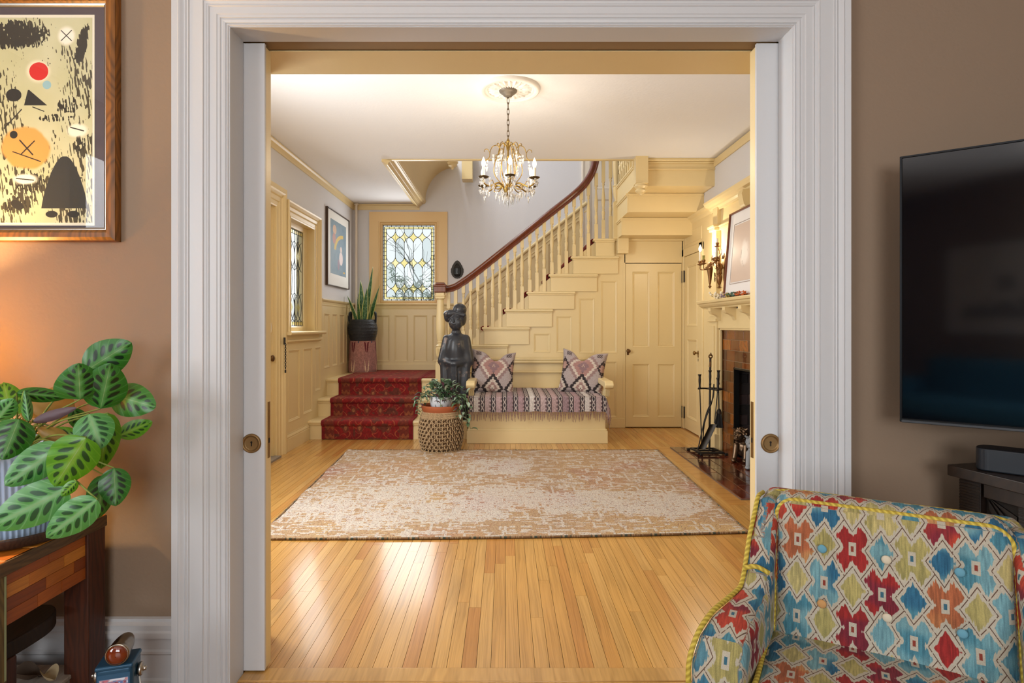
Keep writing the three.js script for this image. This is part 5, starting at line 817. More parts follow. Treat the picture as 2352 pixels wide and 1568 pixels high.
// ---------------------------------------------------------------- wall things in the hall
{
  const pic = thing('framed_print', 'dark-framed print of pale curved shapes on slate blue in a wide white mat', 'picture', [LX, 0, 0]);
  const tArt = tex(256, 384, (u, v) => {
    const f = fbm(u * 9, v * 9, 3), c0 = lerpC([128, 148, 160], [108, 132, 148], f); const el = (x, y, a, b) => Math.hypot((u - x) / a, (v - y) / b);
    let c = c0; const ring_ = Math.hypot((u - 0.85) / 0.6, (v - 0.45) / 0.33); if (ring_ > 0.85 && ring_ < 1.05 && u < 0.8 && v > 0.46) c = [206, 176, 92];
    if (el(0.25, 0.83, 0.11, 0.09) < 1) c = [206, 170, 142]; if (el(0.22, 0.66, 0.1, 0.1) < 1) c = [182, 134, 124]; if (el(0.66, 0.33, 0.12, 0.13) < 1) c = [222, 206, 204]; if (el(0.66, 0.5, 0.07, 0.06) < 1) c = [210, 196, 190]; if (el(0.5, 0.2, 0.06, 0.1) < 1) c = [150, 128, 140]; if (u > 0.8 && u < 0.92 && v > 0.06 && v < 0.09) c = [206, 170, 96];
    return c;
  });
  const A = onLeft(LX), a0 = 7.07, a1 = 8.05, b0 = 1.765, b1 = 2.735, inPic = (g) => flat(g).applyMatrix4(onLeft(0));
  part('frame', uvw(inPic(ring(a0 + 0.018, a1 - 0.018, b0 + 0.018, b1 - 0.018, [[0.008, 0.02], [0.008, 0.032], [0.012, 0.034], [0.016, 0.033], [0.018, 0.028], [0.018, 0.001]]))), std('#4a3526', 0.35), pic);
  part('mat', inPic(new THREE.BoxGeometry(a1 - a0 - 0.03, b1 - b0 - 0.03, 0.012).translate((a0 + a1) / 2, (b0 + b1) / 2, 0.014)), std('#e6e4de', 0.7), pic);
  part('print', inPic(new THREE.PlaneGeometry(0.70, 0.69).translate((a0 + a1) / 2 + 0.0, (b0 + b1) / 2 + 0.02, 0.0208)), std('#ffffff', 0.6, { map: tArt }), pic);
  const pp = thing('heating_pipe', 'thin white vertical pipe in the corner left of the landing window', 'pipe', [LX + 0.065, 0, -8.285]);
  part('pipe', new THREE.CylinderGeometry(0.018, 0.018, 2.39, 16).translate(0, 1.82, 0), M.cream, pp); part('collar', lathe([[0.018, 3.0], [0.035, 3.003], [0.033, 3.02], [0.02, 3.025]], 20), M.cream, pp);
  const L = thing('wall_lantern', 'small dark pierced metal wall lantern right of the landing window', 'wall lantern', [X(1050, 8.33), 0, -8.35]);
  const sc = []; for (let i = 0; i < 72; i++) { const a = i / 72 * 6.283, k = 1 + 0.05 * Math.abs(Math.sin(a * 9)); let x = Math.cos(a) * 0.085 * k, y = Math.sin(a) * 0.105 * k; if (y > 0.02) { y *= 1.35; x *= 1 - (y - 0.02) * 2.6; } sc.push([x, 2.06 + y]); }
  part('back_plate', uvw(flat(new THREE.ExtrudeGeometry(poly(sc), { depth: 0.006, bevelEnabled: true, bevelSize: 0.004, bevelThickness: 0.004, bevelSegments: 1 }).translate(0, 0, 0.004))), M.iron, L);
  const bars = []; for (let i = 0; i < 6; i++) { const a = Math.PI * i / 5, x = Math.cos(a) * 0.045, z = 0.02 + Math.sin(a) * 0.045; bars.push(tube([[x * 0.4, 1.975, z * 0.5], [x, 2.005, z], [x, 2.105, z], [x * 0.25, 2.165, z * 0.4]], 0.004, 16, 6)); } bars.push(new THREE.TorusGeometry(0.047, 0.005, 6, 20, Math.PI).rotateX(Math.PI / 2).scale(1, 1, 1).translate(0, 2.005, 0.02), new THREE.TorusGeometry(0.047, 0.005, 6, 20, Math.PI).rotateX(Math.PI / 2).translate(0, 2.10, 0.02));
  part('cage', bars, M.iron, L); part('lantern_glass', new THREE.CylinderGeometry(0.04, 0.04, 0.095, 16, 1, true, -Math.PI / 2, Math.PI).translate(0, 2.053, 0.02), std('#4c5559', 0.25), L);
}
// ---------------------------------------------------------------- fire tools and lion figures on the hearth
{
  const T = thing('fire_tools', 'dark iron fireplace tool set with shovel, brush, poker and tongs on a square stand', 'fireplace tools', [1.985, 0.0135, -5.62]);
  part('stand', [rod([-0.13, 0.022, -0.12], [0.10, 0.022, -0.12], 0.009, 8), rod([-0.13, 0.022, 0.09], [0.12, 0.022, 0.09], 0.011, 8), rod([-0.13, 0.022, -0.12], [-0.10, 0.022, 0.09], 0.011, 8), rod([0.10, 0.022, -0.12], [0.12, 0.022, 0.09], 0.009, 8), rod([-0.12, 0.022, -0.02], [0.11, 0.022, -0.02], 0.009, 8), rod([0.02, 0.022, -0.02], [0.03, 0.93, -0.02], 0.010, 10), ...[[-0.15, -0.13], [-0.1, 0.1], [0.14, 0.1], [0.1, -0.13]].map(([x, z]) => bx(0.03, 0.022, 0.03, 0.004).translate(x, 0.011, z))], M.iron, T);
  part('finial', [rod([0.028, 0.84, -0.02], [0.032, 0.93, -0.02], 0.013, 8, 0.009), new THREE.TorusGeometry(0.016, 0.007, 8, 14).translate(0.032, 0.945, -0.02), new THREE.TorusGeometry(0.012, 0.006, 8, 14).rotateY(1.2).translate(0.034, 0.965, -0.02)], M.bronze, T);
  part('ring_holder', [tube([[-0.10, 0.63, 0.0], [-0.06, 0.635, 0.01], [0.0, 0.63, -0.02], [0.06, 0.625, 0.06], [0.12, 0.63, 0.05], [0.13, 0.63, -0.03], [0.06, 0.63, -0.06], [0.0, 0.63, -0.03]], 0.008, 40, 8)], M.iron, T);
  const grip = (x, y, z) => smoothLathe([[0.008, -0.03], [0.012, -0.02], [0.009, 0.0], [0.012, 0.05], [0.011, 0.09], [0.016, 0.105], [0.016, 0.112], [0.001, 0.113]], 14, 30).translate(x, y, z);
  part('poker', [rod([-0.06, 0.05, 0.0], [-0.085, 0.66, 0.01], 0.0055, 8), grip(-0.085, 0.66, 0.01)], M.iron, T);
  part('tongs', [taperTube([[-0.11, 0.04, 0.03], [-0.02, 0.4, 0.02], [0.035, 0.55, 0.04], [0.04, 0.68, 0.05]], 0.006, 0.006, 20, 8), taperTube([[-0.055, 0.04, 0.0], [-0.04, 0.3, 0.02], [0.03, 0.52, 0.03], [0.04, 0.68, 0.05]], 0.006, 0.006, 20, 8), grip(0.01, 0.70, 0.03)], M.iron, T);
  part('shovel', [rod([0.045, 0.30, 0.05], [0.075, 0.62, 0.05], 0.0055, 8), grip(0.078, 0.63, 0.05), flat(surf((s, t) => { const q = s * 2 - 1; return [mix(0.03, -0.10, t) + q * 0.035, mix(0.29, 0.06, t), 0.06 + 0.05 * t + 0.02 * (1 - q * q) * -1]; }, 10, 10)), flat(surf((s, t) => { const q = s * 2 - 1; return [mix(0.03, -0.10, t) + q * 0.035, mix(0.29, 0.06, t) - 0.004, 0.055 + 0.05 * t + 0.02 * (1 - q * q) * -1]; }, 10, 10))], std('#4b4845', 0.45, { metalness: 0.7, side: THREE.DoubleSide }), T);
  part('brush', [rod([0.10, 0.44, 0.02], [0.095, 0.70, 0.02], 0.006, 8), grip(0.095, 0.70, 0.02), smoothLathe([[0.006, 0.44], [0.02, 0.42], [0.026, 0.39], [0.001, 0.385]], 14, 16).translate(0.10, 0, 0.02)], M.iron, T);
  const br = []; seed = 3; for (let i = 0; i < 90; i++) { const a = rr(0, 6.283), r = 0.022 * Math.sqrt(rnd()); br.push(rod([0.10 + Math.cos(a) * r, 0.40, 0.02 + Math.sin(a) * r], [0.10 + Math.cos(a) * r * 2.0, 0.255, 0.02 + Math.sin(a) * r * 2.0], 0.0022, 4)); }
  part('bristles', br, M.black, T).userData.kind = 'stuff';
  const lion = (x, y, z) => {
    let d = sEll(x, y, z, [0.02, 0.13, -0.03], [0.075, 0.10, 0.09]);                         // chest and haunches
    d = smin(d, sEll(x, y, z, [0.06, 0.07, -0.08], [0.06, 0.06, 0.07]), 0.02);
    const bump = 0.006 * Math.sin(x * 130) * Math.sin(y * 130) * Math.sin(z * 130);
    d = smin(d, sEll(x, y, z, [0.0, 0.255, 0.01], [0.075, 0.075, 0.075]) + bump * 1.6, 0.012);   // curly mane
    d = smin(d, sEll(x, y, z, [-0.025, 0.25, 0.075], [0.045, 0.042, 0.045]), 0.01);             // face
    d = smin(d, sEll(x, y, z, [-0.035, 0.232, 0.11], [0.03, 0.018, 0.022]), 0.006);             // muzzle
    d = smin(d, sEll(x, y, z, [-0.032, 0.198, 0.095], [0.024, 0.011, 0.026]), 0.004);           // jaw
    d = smin(d, sCap(x, y, z, [-0.035, 0.252, 0.115], [-0.037, 0.244, 0.128], 0.012, 0.010), 0.004);
    for (const s of [-1, 1]) { d = smin(d, sEll(x, y, z, [-0.025 + s * 0.026, 0.272, 0.108], [0.011, 0.010, 0.010]), 0.003); d = smin(d, sCap(x, y, z, [s * 0.05 - 0.01, 0.31, 0.03], [s * 0.07 - 0.01, 0.325, 0.04], 0.016, 0.008), 0.006); d = smin(d, sCap(x, y, z, [s * 0.045, 0.15, 0.04], [s * 0.05 - 0.01, 0.03, 0.085], 0.03, 0.022), 0.012); d = smin(d, sEll(x, y, z, [s * 0.052 - 0.012, 0.017, 0.11], [0.027, 0.018, 0.034]), 0.008); }
    d = smin(d, sCap(x, y, z, [0.04, 0.1, -0.11], [0.05, 0.24, -0.12], 0.025, 0.03) + bump, 0.015);
    return Math.max(d, -y + 0.001);
  };
  const g = sdfMesh(lion, [-0.14, -0.01, -0.18], [0.14, 0.35, 0.18], 80);
  const L1 = thing('lion_figure', 'bronze seated guardian lion figure with a curly mane, on the hearth by the firebox', 'figurine', [2.19, 0.0135, -5.325], -0.45);
  part('body', uvw(g.clone().scale(0.92, 0.92, 0.92)), std('#6f5a47', 0.32, { metalness: 0.85 }), L1);
  const L2 = thing('lion_figure', 'grey stone guardian lion figure in front of the bronze lion', 'figurine', [2.19, 0.0135, -5.06], -0.3);
  part('body', uvw(g.clone().scale(0.9, 0.85, 0.9)), std('#8d9094', 0.8), L2);
}
// ---------------------------------------------------------------- rug
{
  const N = (u, v) => {
    const x = u * 3.05, y = v * 2.4, big = fbm(u * 4.5, v * 4, 4), big2 = fbm(u * 6 + 30, v * 6 + 7, 3), pale = step(0.50, 0.68, big), band = noise(u * 13, 3.5), rust = fbm(u * 8 + 4, v * 7 + 8, 3);
    let c = lerpC(lerpC([184, 153, 114], [170, 139, 106], band), lerpC([162, 118, 102], [192, 161, 110], noise(u * 9 + 5, v * 3)), step(0.40, 0.66, rust));
    // pale dashes: short rows, short columns and small blocks, thicker where the pile is worn
    const row = Math.floor(y / 0.013), h1 = hash(Math.floor(x / (0.05 + 0.06 * hash(row, 2)) + hash(row, 5) * 7), row), colI = Math.floor(x / 0.017), h2 = hash(colI, Math.floor(y / (0.05 + 0.08 * hash(colI, 4)) + hash(colI, 9) * 5) + 400), h3 = hash(Math.floor(x / 0.036), Math.floor(y / 0.03) + 900);
    const k = Math.max(h1 < 0.20 + 0.55 * pale ? 1 : 0, h2 < 0.10 + 0.40 * pale ? 1 : 0, h3 < 0.06 + 0.34 * pale ? 1 : 0);
    if (k) c = lerpC(c, lerpC([204, 196, 186], [212, 208, 204], big2), 0.78);
    const fx = Math.floor(x / 0.006), fy = Math.floor(y / 0.0045), fl = hash(fx, fy), dense = 0.05 * step(0.45, 0.7, big2);
    if (fl > 0.94 - dense) c = lerpC(c, [112, 62, 56], 0.62); else if (fl < 0.03) c = lerpC(c, [92, 100, 102], 0.5); else if (fl > 0.86) c = lerpC(c, [150, 96, 70], 0.4); else if (fl < 0.10) c = lerpC(c, [222, 214, 204], 0.4);
    const weave = 0.9 + 0.16 * hash(Math.floor(x / 0.003) + 7, fy); return [c[0] * weave, c[1] * weave, c[2] * weave];
  };
  const tRug = tex(2048, 1536, N); tRug.wrapS = tRug.wrapT = THREE.ClampToEdgeWrapping;
  const R = thing('area_rug', 'large distressed beige, gold and rust rug lying on the maple hall floor', 'rug', [0, 0.002, 0]);
  const c = [[-1.455, 3.365], [1.47, 3.475], [1.535, 5.79], [-1.58, 5.785]];
  const at = (s, t) => { const x = mix(mix(c[0][0], c[1][0], s), mix(c[3][0], c[2][0], s), t), d = mix(mix(c[0][1], c[1][1], s), mix(c[3][1], c[2][1], s), t) - 0.05 * 4 * s * (1 - s) * (1 - t) * 0.6; return [x, d]; };
  const top = surf((s, t) => { const [x, d] = at(s, t), e = Math.min(s, 1 - s, t, 1 - t), lift = s < 0.01 ? 0.01 * Math.max(0, Math.sin(t * 21)) : 0; return [x, (e < 0.002 ? 0.004 : 0.0105) + lift + 0.0015 * noise(x * 4, d * 4), -d]; }, 120, 100);
  part('pile', top, std('#ffffff', 0.97, { map: tRug, bumpMap: tRug, bumpScale: 0.003 }), R);
  const edge = []; for (let i = 0; i <= 60; i++) { const [x, d] = at(i / 60, 0); edge.push([x, 0.006, -d]); } for (let i = 1; i <= 40; i++) { const [x, d] = at(1, i / 40); edge.push([x, 0.006, -d]); } for (let i = 1; i <= 60; i++) { const [x, d] = at(1 - i / 60, 1); edge.push([x, 0.006, -d]); } for (let i = 1; i < 40; i++) { const [x, d] = at(0, 1 - i / 40); edge.push([x, 0.007, -d]); }
  part('bound_edge', tube(edge, 0.007, 500, 6, true), std('#b7a68e', 0.95, { map: rep(tex(64, 8, (u) => { const h = hash(Math.floor(u * 32), 1); return h > 0.8 ? [90, 110, 112] : h > 0.5 ? [214, 200, 180] : [170, 140, 110]; }), 60, 1) }), R);
}
// ---------------------------------------------------------------- sitting room, left: framed print, end table, plant, lamp
{
  const pic = thing('framed_art_print', 'abstract print with a red disc and an orange blot in a honey wood frame', 'picture', [0, 0, -1.98]);
  const ux = (px) => 1 - (204 - px) * 0.001477 / 0.54, vy = (py) => (512 - py) / 482;
  const D = (u, v, px, py, rx, ry, a = 0) => { let x = (u - ux(px)) * 0.54 / 0.001477, y = (v - vy(py)) * 482; const c = Math.cos(a), s = Math.sin(a); return Math.hypot((x * c + y * s) / rx, (-x * s + y * c) / ry); };
  const tArt = tex(768, 1024, (u, v) => {
    const st = noise(u * 150 + v * 30, v * 34 - u * 20), st2 = noise(u * 120, v * 120), f = fbm(u * 7, v * 7, 4), g = fbm(u * 3 + 5, v * 3 + 2, 3);
    let c = lerpC([192, 190, 146], [208, 206, 172], f);
    const soft = (px, py, rx, ry, col, k = 0.35) => { c = lerpC(c, col, step(1 + k * 0.4, 1 - k, D(u, v, px, py, rx, ry) + (f - 0.5) * 0.3)); };
    let ink = 0;                                           // dry-brush patches
    for (const [px, py, rx, ry, a, k] of [[30, 70, 105, 48, 0, 1], [180, 95, 18, 66, -0.22, 1.2], [150, 235, 50, 38, 0.4, 0.62], [120, 265, 70, 16, 0, 0.6], [176, 330, 24, 45, 0, 0.7], [60, 420, 60, 40, 0, 0.8], [30, 470, 60, 36, 0, 0.75], [185, 470, 14, 50, 0, 0.6], [95, 135, 60, 22, 0.3, 0.4], [-40, 250, 50, 90, 0, 0.7], [-90, 400, 60, 60, 0, 0.7]]) ink = Math.max(ink, step(1.15, 0.3, D(u, v, px, py, rx, ry, a)) * k);
    if (ink * (0.42 + 0.75 * st) + 0.2 * (st2 - 0.5) > 0.46) c = [44, 40, 30];
    if (st * 0.6 + g * 1.0 + 0.1 * st2 > 1.06) c = [70, 64, 46];
    soft(144, 72, 22, 24, [240, 236, 220]); soft(80, 156, 29, 28, [238, 232, 206]); soft(170, 295, 26, 18, [238, 234, 216]); soft(48, 410, 30, 14, [240, 236, 220]); soft(52, 335, 56, 50, [222, 160, 82], 0.12);
    if (D(u, v, 80, 156, 22, 21) < 1 + 0.04 * (f - 0.5)) c = [206, 40, 34];
    if (D(u, v, 99, 188, 10, 10) < 1) c = [150, 188, 196];
    if (D(u, v, 22, 212, 18, 15) < 1 || D(u, v, 22, 305, 9, 9) < 1) c = [40, 38, 34];
    // dark plain shapes: a leaning sail and a rounded mound
    const X_ = (u - ux(0)) * 0.54 / 0.001477, Y_ = 512 - v * 482;
    if (Y_ > 200 && Y_ < 236 && X_ > 46 + (236 - Y_) * 0.25 && X_ < 58 + (Y_ - 200) * 1.15) c = [38, 37, 34];
    const w = 54 * Math.sqrt(Math.max(0, 1 - ((480 - Y_) / 125) ** 2)); if (Y_ < 478 && Y_ > 356 && Math.abs(X_ - 140) < w * (0.7 + 0.3 * (Y_ - 356) / 122)) c = [46, 46, 44];
    if (D(u, v, 110, 492, 14, 8) < 1 || D(u, v, 160, 492, 14, 8) < 1) c = [38, 37, 34];
    if (D(u, v, 30, 470, 16, 10, -0.5) < 1) c = [40, 38, 34];
    const line = (x0, y0, x1, y1, r) => { const dx = x1 - x0, dy = y1 - y0, t = clamp(((X_ - x0) * dx + (Y_ - y0) * dy) / (dx * dx + dy * dy)); if (Math.hypot(X_ - x0 - dx * t, Y_ - y0 - dy * t) < r) c = [44, 40, 34]; };
    line(132, 60, 156, 84, 1); line(156, 60, 132, 84, 1); line(20, 345, 84, 368, 1.2); line(36, 318, 66, 352, 1.6); line(70, 320, 40, 350, 1.4); line(0, 290, 40, 246, 1.3); line(28, 408, 68, 412, 1.2); line(154, 288, 184, 296, 1.3); line(66, 240, 92, 250, 1.1);
    return c;
  });
  const honey = std('#a8702c', 0.38, { map: rep(tGrain2, 1.5, 1.5) }), x0 = -2.05, x1 = -1.322, y0 = 1.541, y1 = 2.392, f = 0.04;
  part('frame', uvw(ring(x0 + f, x1 - f, y0 + f, y1 - f, [[-0.004, 0.012], [0, 0.02], [0.004, 0.026], [0.012, 0.034], [0.028, 0.036], [0.038, 0.03], [0.04, 0.022], [0.04, 0.001]])), honey, pic);
  part('silver_lip', ring(x0 + f, x1 - f, y0 + f, y1 - f, [[-0.009, 0.013], [-0.006, 0.019], [-0.001, 0.021], [0.002, 0.021]]), M.steel, pic, 'thin silver inner lip');
  part('mat', new THREE.BoxGeometry(x1 - x0 - 0.02, y1 - y0 - 0.02, 0.008).translate((x0 + x1) / 2, (y0 + y1) / 2, 0.008), std('#4c4148', 0.6), pic, 'dark plum mat');
  const px1 = X(204, 1.95), pc = px1 - 0.27, cy = (Y(512, 1.95) + Y(32, 1.95)) / 2, ph = Y(32, 1.95) - Y(512, 1.95);
  part('paper', new THREE.BoxGeometry(0.555, ph + 0.012, 0.002).translate(pc, cy, 0.0125), std('#e7e2cf', 0.8), pic); part('print', new THREE.PlaneGeometry(0.54, ph - 0.008).translate(pc, cy, 0.0138), std('#ffffff', 0.7, { map: tArt }), pic);
  part('glazing', new THREE.PlaneGeometry(x1 - x0 - 2 * f + 0.012, y1 - y0 - 2 * f + 0.012).translate((x0 + x1) / 2, (y0 + y1) / 2, 0.0165), phy('#ffffff', 0.01, { transmission: 1, thickness: 0, ior: 1.45 }), pic);

  // end table of reclaimed wood
  const T = thing('end_table', 'rustic reclaimed-wood end table with thick legs, holding the prayer plant', 'table', [0, 0, 0]), tx = -1.338;
  const wood = ['#c8701a', '#a85412', '#d07c24', '#8e4210', '#b86016', '#d88a30'].map((c) => std(c, 0.42, { map: rep(tGrain, 3, 2) })), legM = std('#5c2c12', 0.5, { map: rep(tGrain2, 2, 1.2) }), worn = std('#7d6a3c', 0.6, { map: rep(tGrain2, 2, 1.5) });
  seed = 19;
  for (let i = 0; i < 5; i++) part('top_plank', uvw(blk(-2.12, tx, 0.586, 0.621 - 0.0015 * (i % 2), 1.45 + i * 0.0965, 1.5455 + i * 0.0965, 0.004), false, i * 0.7), wood[[2, 0, 5, 2, 0][i]], T);
  part('top_edge', uvw(blk(tx - 0.012, tx + 0.003, 0.583, 0.6195, 1.452, 1.93, 0.003), true), std('#6d5432', 0.55, { map: rep(tGrain2, 2, 1.5) }), T);
  for (const [xa, da, mt] of [[tx - 0.082, 1.468, worn], [tx - 0.082, 1.848, legM], [-2.11, 1.468, legM], [-2.11, 1.848, legM]]) part('leg', uvw(blk(xa, xa + 0.08, 0, 0.586, da, da + 0.08, 0.004)), mt, T);
  part('paint_streak', [blk(tx - 0.0025, tx - 0.0012, 0.30, 0.58, 1.538, 1.5435), blk(tx - 0.0025, tx - 0.0014, 0.1, 0.27, 1.541, 1.5445)], std('#8c9670', 0.7), T);
  const rows = [0.44, 0.478, 0.514, 0.55, 0.586], cuts = [[1.548, 1.66, 1.75, 1.848], [1.548, 1.69, 1.80, 1.848], [1.548, 1.63, 1.76, 1.848], [1.548, 1.70, 1.848]];
  for (let r = 0; r < 4; r++) for (let k = 0; k + 1 < cuts[r].length; k++) part('apron_piece', uvw(blk(tx - 0.035, tx - 0.012 + rnd() * 0.0012, rows[r] + 0.0006, rows[r + 1] - 0.0006, cuts[r][k] + 0.0005, cuts[r][k + 1] - 0.0005), true, r * 1.3 + k * 0.7), wood[(r * 2 + k * 3 + 1) % 6], T);
  part('front_apron', uvw(blk(-2.03, tx - 0.082, 0.45, 0.585, 1.475, 1.50), false), wood[0], T);
  // dark stool pushed under the table
  const St = thing('wooden_stool', 'small dark rough-hewn stool with a rounded seat, pushed under the end table', 'stool', [0, 0, 0]), dk = std('#2e1d10', 0.7, { map: rep(tGrain2, 2, 2) });
  const ss = new THREE.Shape(); ss.moveTo(-1.86, -1.56); ss.lineTo(-1.40, -1.56); ss.quadraticCurveTo(-1.385, -1.66, -1.385, -1.74); ss.quadraticCurveTo(-1.39, -1.82, -1.45, -1.845); ss.lineTo(-1.86, -1.845); ss.closePath();
  part('seat', uvw(flat(new THREE.ExtrudeGeometry(ss, { depth: 0.036, bevelEnabled: true, bevelSize: 0.006, bevelThickness: 0.006, bevelSegments: 2, curveSegments: 10 }).rotateX(Math.PI / 2).scale(1, 1, -1).translate(-0.015, 0.352, 0)).applyMatrix4(new THREE.Matrix4().makeScale(1, 1, -1))), dk, St);
  for (const [a, d] of [[-1.445, 1.60], [-1.82, 1.60], [-1.82, 1.78], [-1.62, 1.78]]) part('leg', uvw(blk(a, a + 0.05, 0, 0.314, d, d + 0.045, 0.006)), std('#5a2a12', 0.5, { map: rep(tGrain2, 2, 1.5) }), St);
  // pale box with dried leaves behind the table
  const Bx = thing('low_box', 'low pale wooden box on the floor under the end table, against the baseboard', 'box', [0, 0, 0]);
  part('box_body', uvw(blk(-1.72, -1.40, 0.0, 0.118, 1.73, 1.90, 0.004)), std('#9b8f84', 0.6, { map: rep(tGrain, 2, 2) }), Bx); part('box_lid', uvw(blk(-1.725, -1.395, 0.118, 0.132, 1.725, 1.905, 0.004)), std('#a89c90', 0.6, { map: rep(tGrain, 2, 2) }), Bx);
  const dry = (name, label, col, x, L, w, rot, curl) => { const t = thing(name, label, 'dried leaf', [x, 0.134, -1.81], rot); part('blade', surf((s, u) => { const q = s * 2 - 1; return [(u - 0.5) * L, 0.003 + curl * (q * q) * Math.sin(Math.PI * u) + 0.012 * Math.sin(u * 7) * 0.5 + 0.008, q * w * Math.sin(Math.PI * clamp(u * 0.96 + 0.02))]; }, 8, 16), std(col, 0.75, { side: THREE.DoubleSide }), t); part('stalk', tube([[-L / 2, 0.008, 0], [-L / 2 - 0.02, 0.002, 0.006], [-L / 2 - 0.04, 0.003, -0.004]], 0.0014, 8, 5), std('#2a2320', 0.8), t); };
  dry('dried_leaf', 'curled brown dried leaf with a long thin stalk on the pale low box', '#4a3828', -1.515, 0.095, 0.035, 0.2, 0.035);
  dry('dried_leaf', 'pale tan curled dried husk on the pale low box', '#b09c78', -1.435, 0.07, 0.024, -0.5, 0.03);

  // prayer plant in a fluted blue pot
  const P = thing('prayer_plant', 'prayer plant with large dark-blotched green leaves in a fluted blue pot', 'potted plant', [0, 0, 0]);
  const pc_ = [-1.475, 1.735], flute = (a) => 0.0022 * Math.cos(a * 52), potR = (t) => 0.105 + 0.024 * t;
  part('pot', surf((s, t) => { const a = s * 6.2832, v = t; if (v > 0.86) { const e = (v - 0.86) / 0.14, r = 0.1285 + (e < 0.5 ? 0.003 : -0.01 * (e - 0.5) * 2), y = e < 0.5 ? 0.27 : 0.27 - 0.05 * (e - 0.5) * 2; return [pc_[0] + Math.cos(a) * r, 0.636 + y, -pc_[1] + Math.sin(a) * r]; } const y = v / 0.86, fl = y > 0.03 && y < 0.88 ? flute(a) : 0.0015, r = potR(y) + fl; return [pc_[0] + Math.cos(a) * r, 0.636 + y * 0.268, -pc_[1] + Math.sin(a) * r]; }, 416, 30), phy('#9fb2cb', 0.3, { clearcoat: 0.5, clearcoatRoughness: 0.2 }), P, 'fluted pale blue glazed pot');
  part('soil', new THREE.CylinderGeometry(0.118, 0.118, 0.01, 32).translate(pc_[0], 0.636 + 0.235, -pc_[1]), std('#3a2416', 0.95), P);
  part('wooden_dish', smoothLathe([[0.001, 0.0], [0.13, 0.0], [0.155, 0.008], [0.165, 0.03], [0.158, 0.034], [0.145, 0.016], [0.001, 0.014]], 48, 40).translate(pc_[0], 0.622, -pc_[1]), std('#4a3426', 0.6, { map: rep(tGrain2, 3, 1) }), P);
  const leafTex = (base, blot, vein) => tex(256, 512, (u, v) => {
    const q = u * 2 - 1, a = Math.abs(q), k = v * 6.2 - a * 1.7 + 0.3, ph = k - Math.floor(k), n = fbm(u * 9, v * 14, 3), w = 0.46 * Math.sin(Math.PI * v) ** 0.5 + 0.12;
    let c = lerpC(base, [base[0] * 1.25, base[1] * 1.12, base[2] * 0.9], n);
    const ca = 0.24 + 0.20 * Math.sin(Math.PI * clamp(v)) , bl = step(1.12, 0.86, Math.hypot((a - ca) / (0.06 + 0.19 * Math.sin(Math.PI * clamp(v))), (ph - 0.60) / 0.30) + (n - 0.5) * 0.35) * step(0.03, 0.10, v) * step(0.97, 0.90, v);
    c = lerpC(c, blot, bl);
    c = lerpC(c, vein, 0.75 * step(0.24, 0.05, a + (n - 0.5) * 0.12) * step(0.97, 0.8, v)); c = lerpC(c, vein, 0.45 * step(0.10, 0.03, Math.abs(ph - 0.14)) * step(0.05, 0.2, a));
    if (a < 0.012) c = lerpC(c, [150, 180, 120], 0.8);
    return c;
  });
  const lm = [leafTex([38, 110, 28], [8, 42, 14], [104, 158, 92]), leafTex([78, 146, 18], [20, 72, 12], [134, 180, 58]), leafTex([70, 142, 74], [10, 74, 26], [146, 194, 142])].map((t) => phy('#ffffff', 0.38, { map: t, side: THREE.DoubleSide, clearcoat: 0.25, clearcoatRoughness: 0.3, transmission: 0.25, thickness: 0 }));
  lm.push(phy('#b08a3a', 0.5, { side: THREE.DoubleSide, transmission: 0.35, thickness: 0 }), phy('#5d4a52', 0.5, { side: THREE.DoubleSide }));
  const stemM = std('#7d8a3c', 0.6), leaf = (b, t, w, d0, d1, mt, cup = 0.14, droop = 0.05, side = 1, shape = 0.8) => {
    const B = V3(X(b[0], d0), Y(b[1], d0), -d0), Tt = V3(X(t[0], d1), Y(t[1], d1), -d1), ax = Tt.clone().sub(B), L = ax.length(); ax.normalize();
    const view = V3(0, EH, 0).sub(B.clone().add(Tt).multiplyScalar(0.5)).normalize(), sd = ax.clone().cross(view).normalize(), nn = sd.clone().cross(ax).normalize(), W = w / 2 * (d0 + d1) / 2 / FL;
    if (side < 0) nn.negate();
    part('leaf', surf((s, v) => { const q = s * 2 - 1, prof = Math.pow(Math.sin(Math.PI * Math.pow(clamp(v, 0, 1), shape)), 0.62), x = q * W * prof, h = -cup * W * q * q * prof - droop * L * (v * v - v * 0.6) + 0.012 * W * Math.sin(v * 22 - Math.abs(q) * 5) * 1.2; return [B.x + ax.x * L * v + sd.x * x + nn.x * h, B.y + ax.y * L * v + sd.y * x + nn.y * h, B.z + ax.z * L * v + sd.z * x + nn.z * h]; }, 14, 26), lm[mt], P);
    return B;
  };
  const stem = (B, from = [pc_[0] + 0.03, 0.87, -pc_[1] + 0.03], lift = 0.03) => part('stem', taperTube([from, [mix(from[0], B.x, 0.5), Math.max(mix(from[1], B.y, 0.5) + lift, mix(from[1], B.y, 0.6)), mix(from[2], B.z, 0.5)], [B.x, B.y, B.z]], 0.0034, 0.0022, 14, 6), stemM, P);
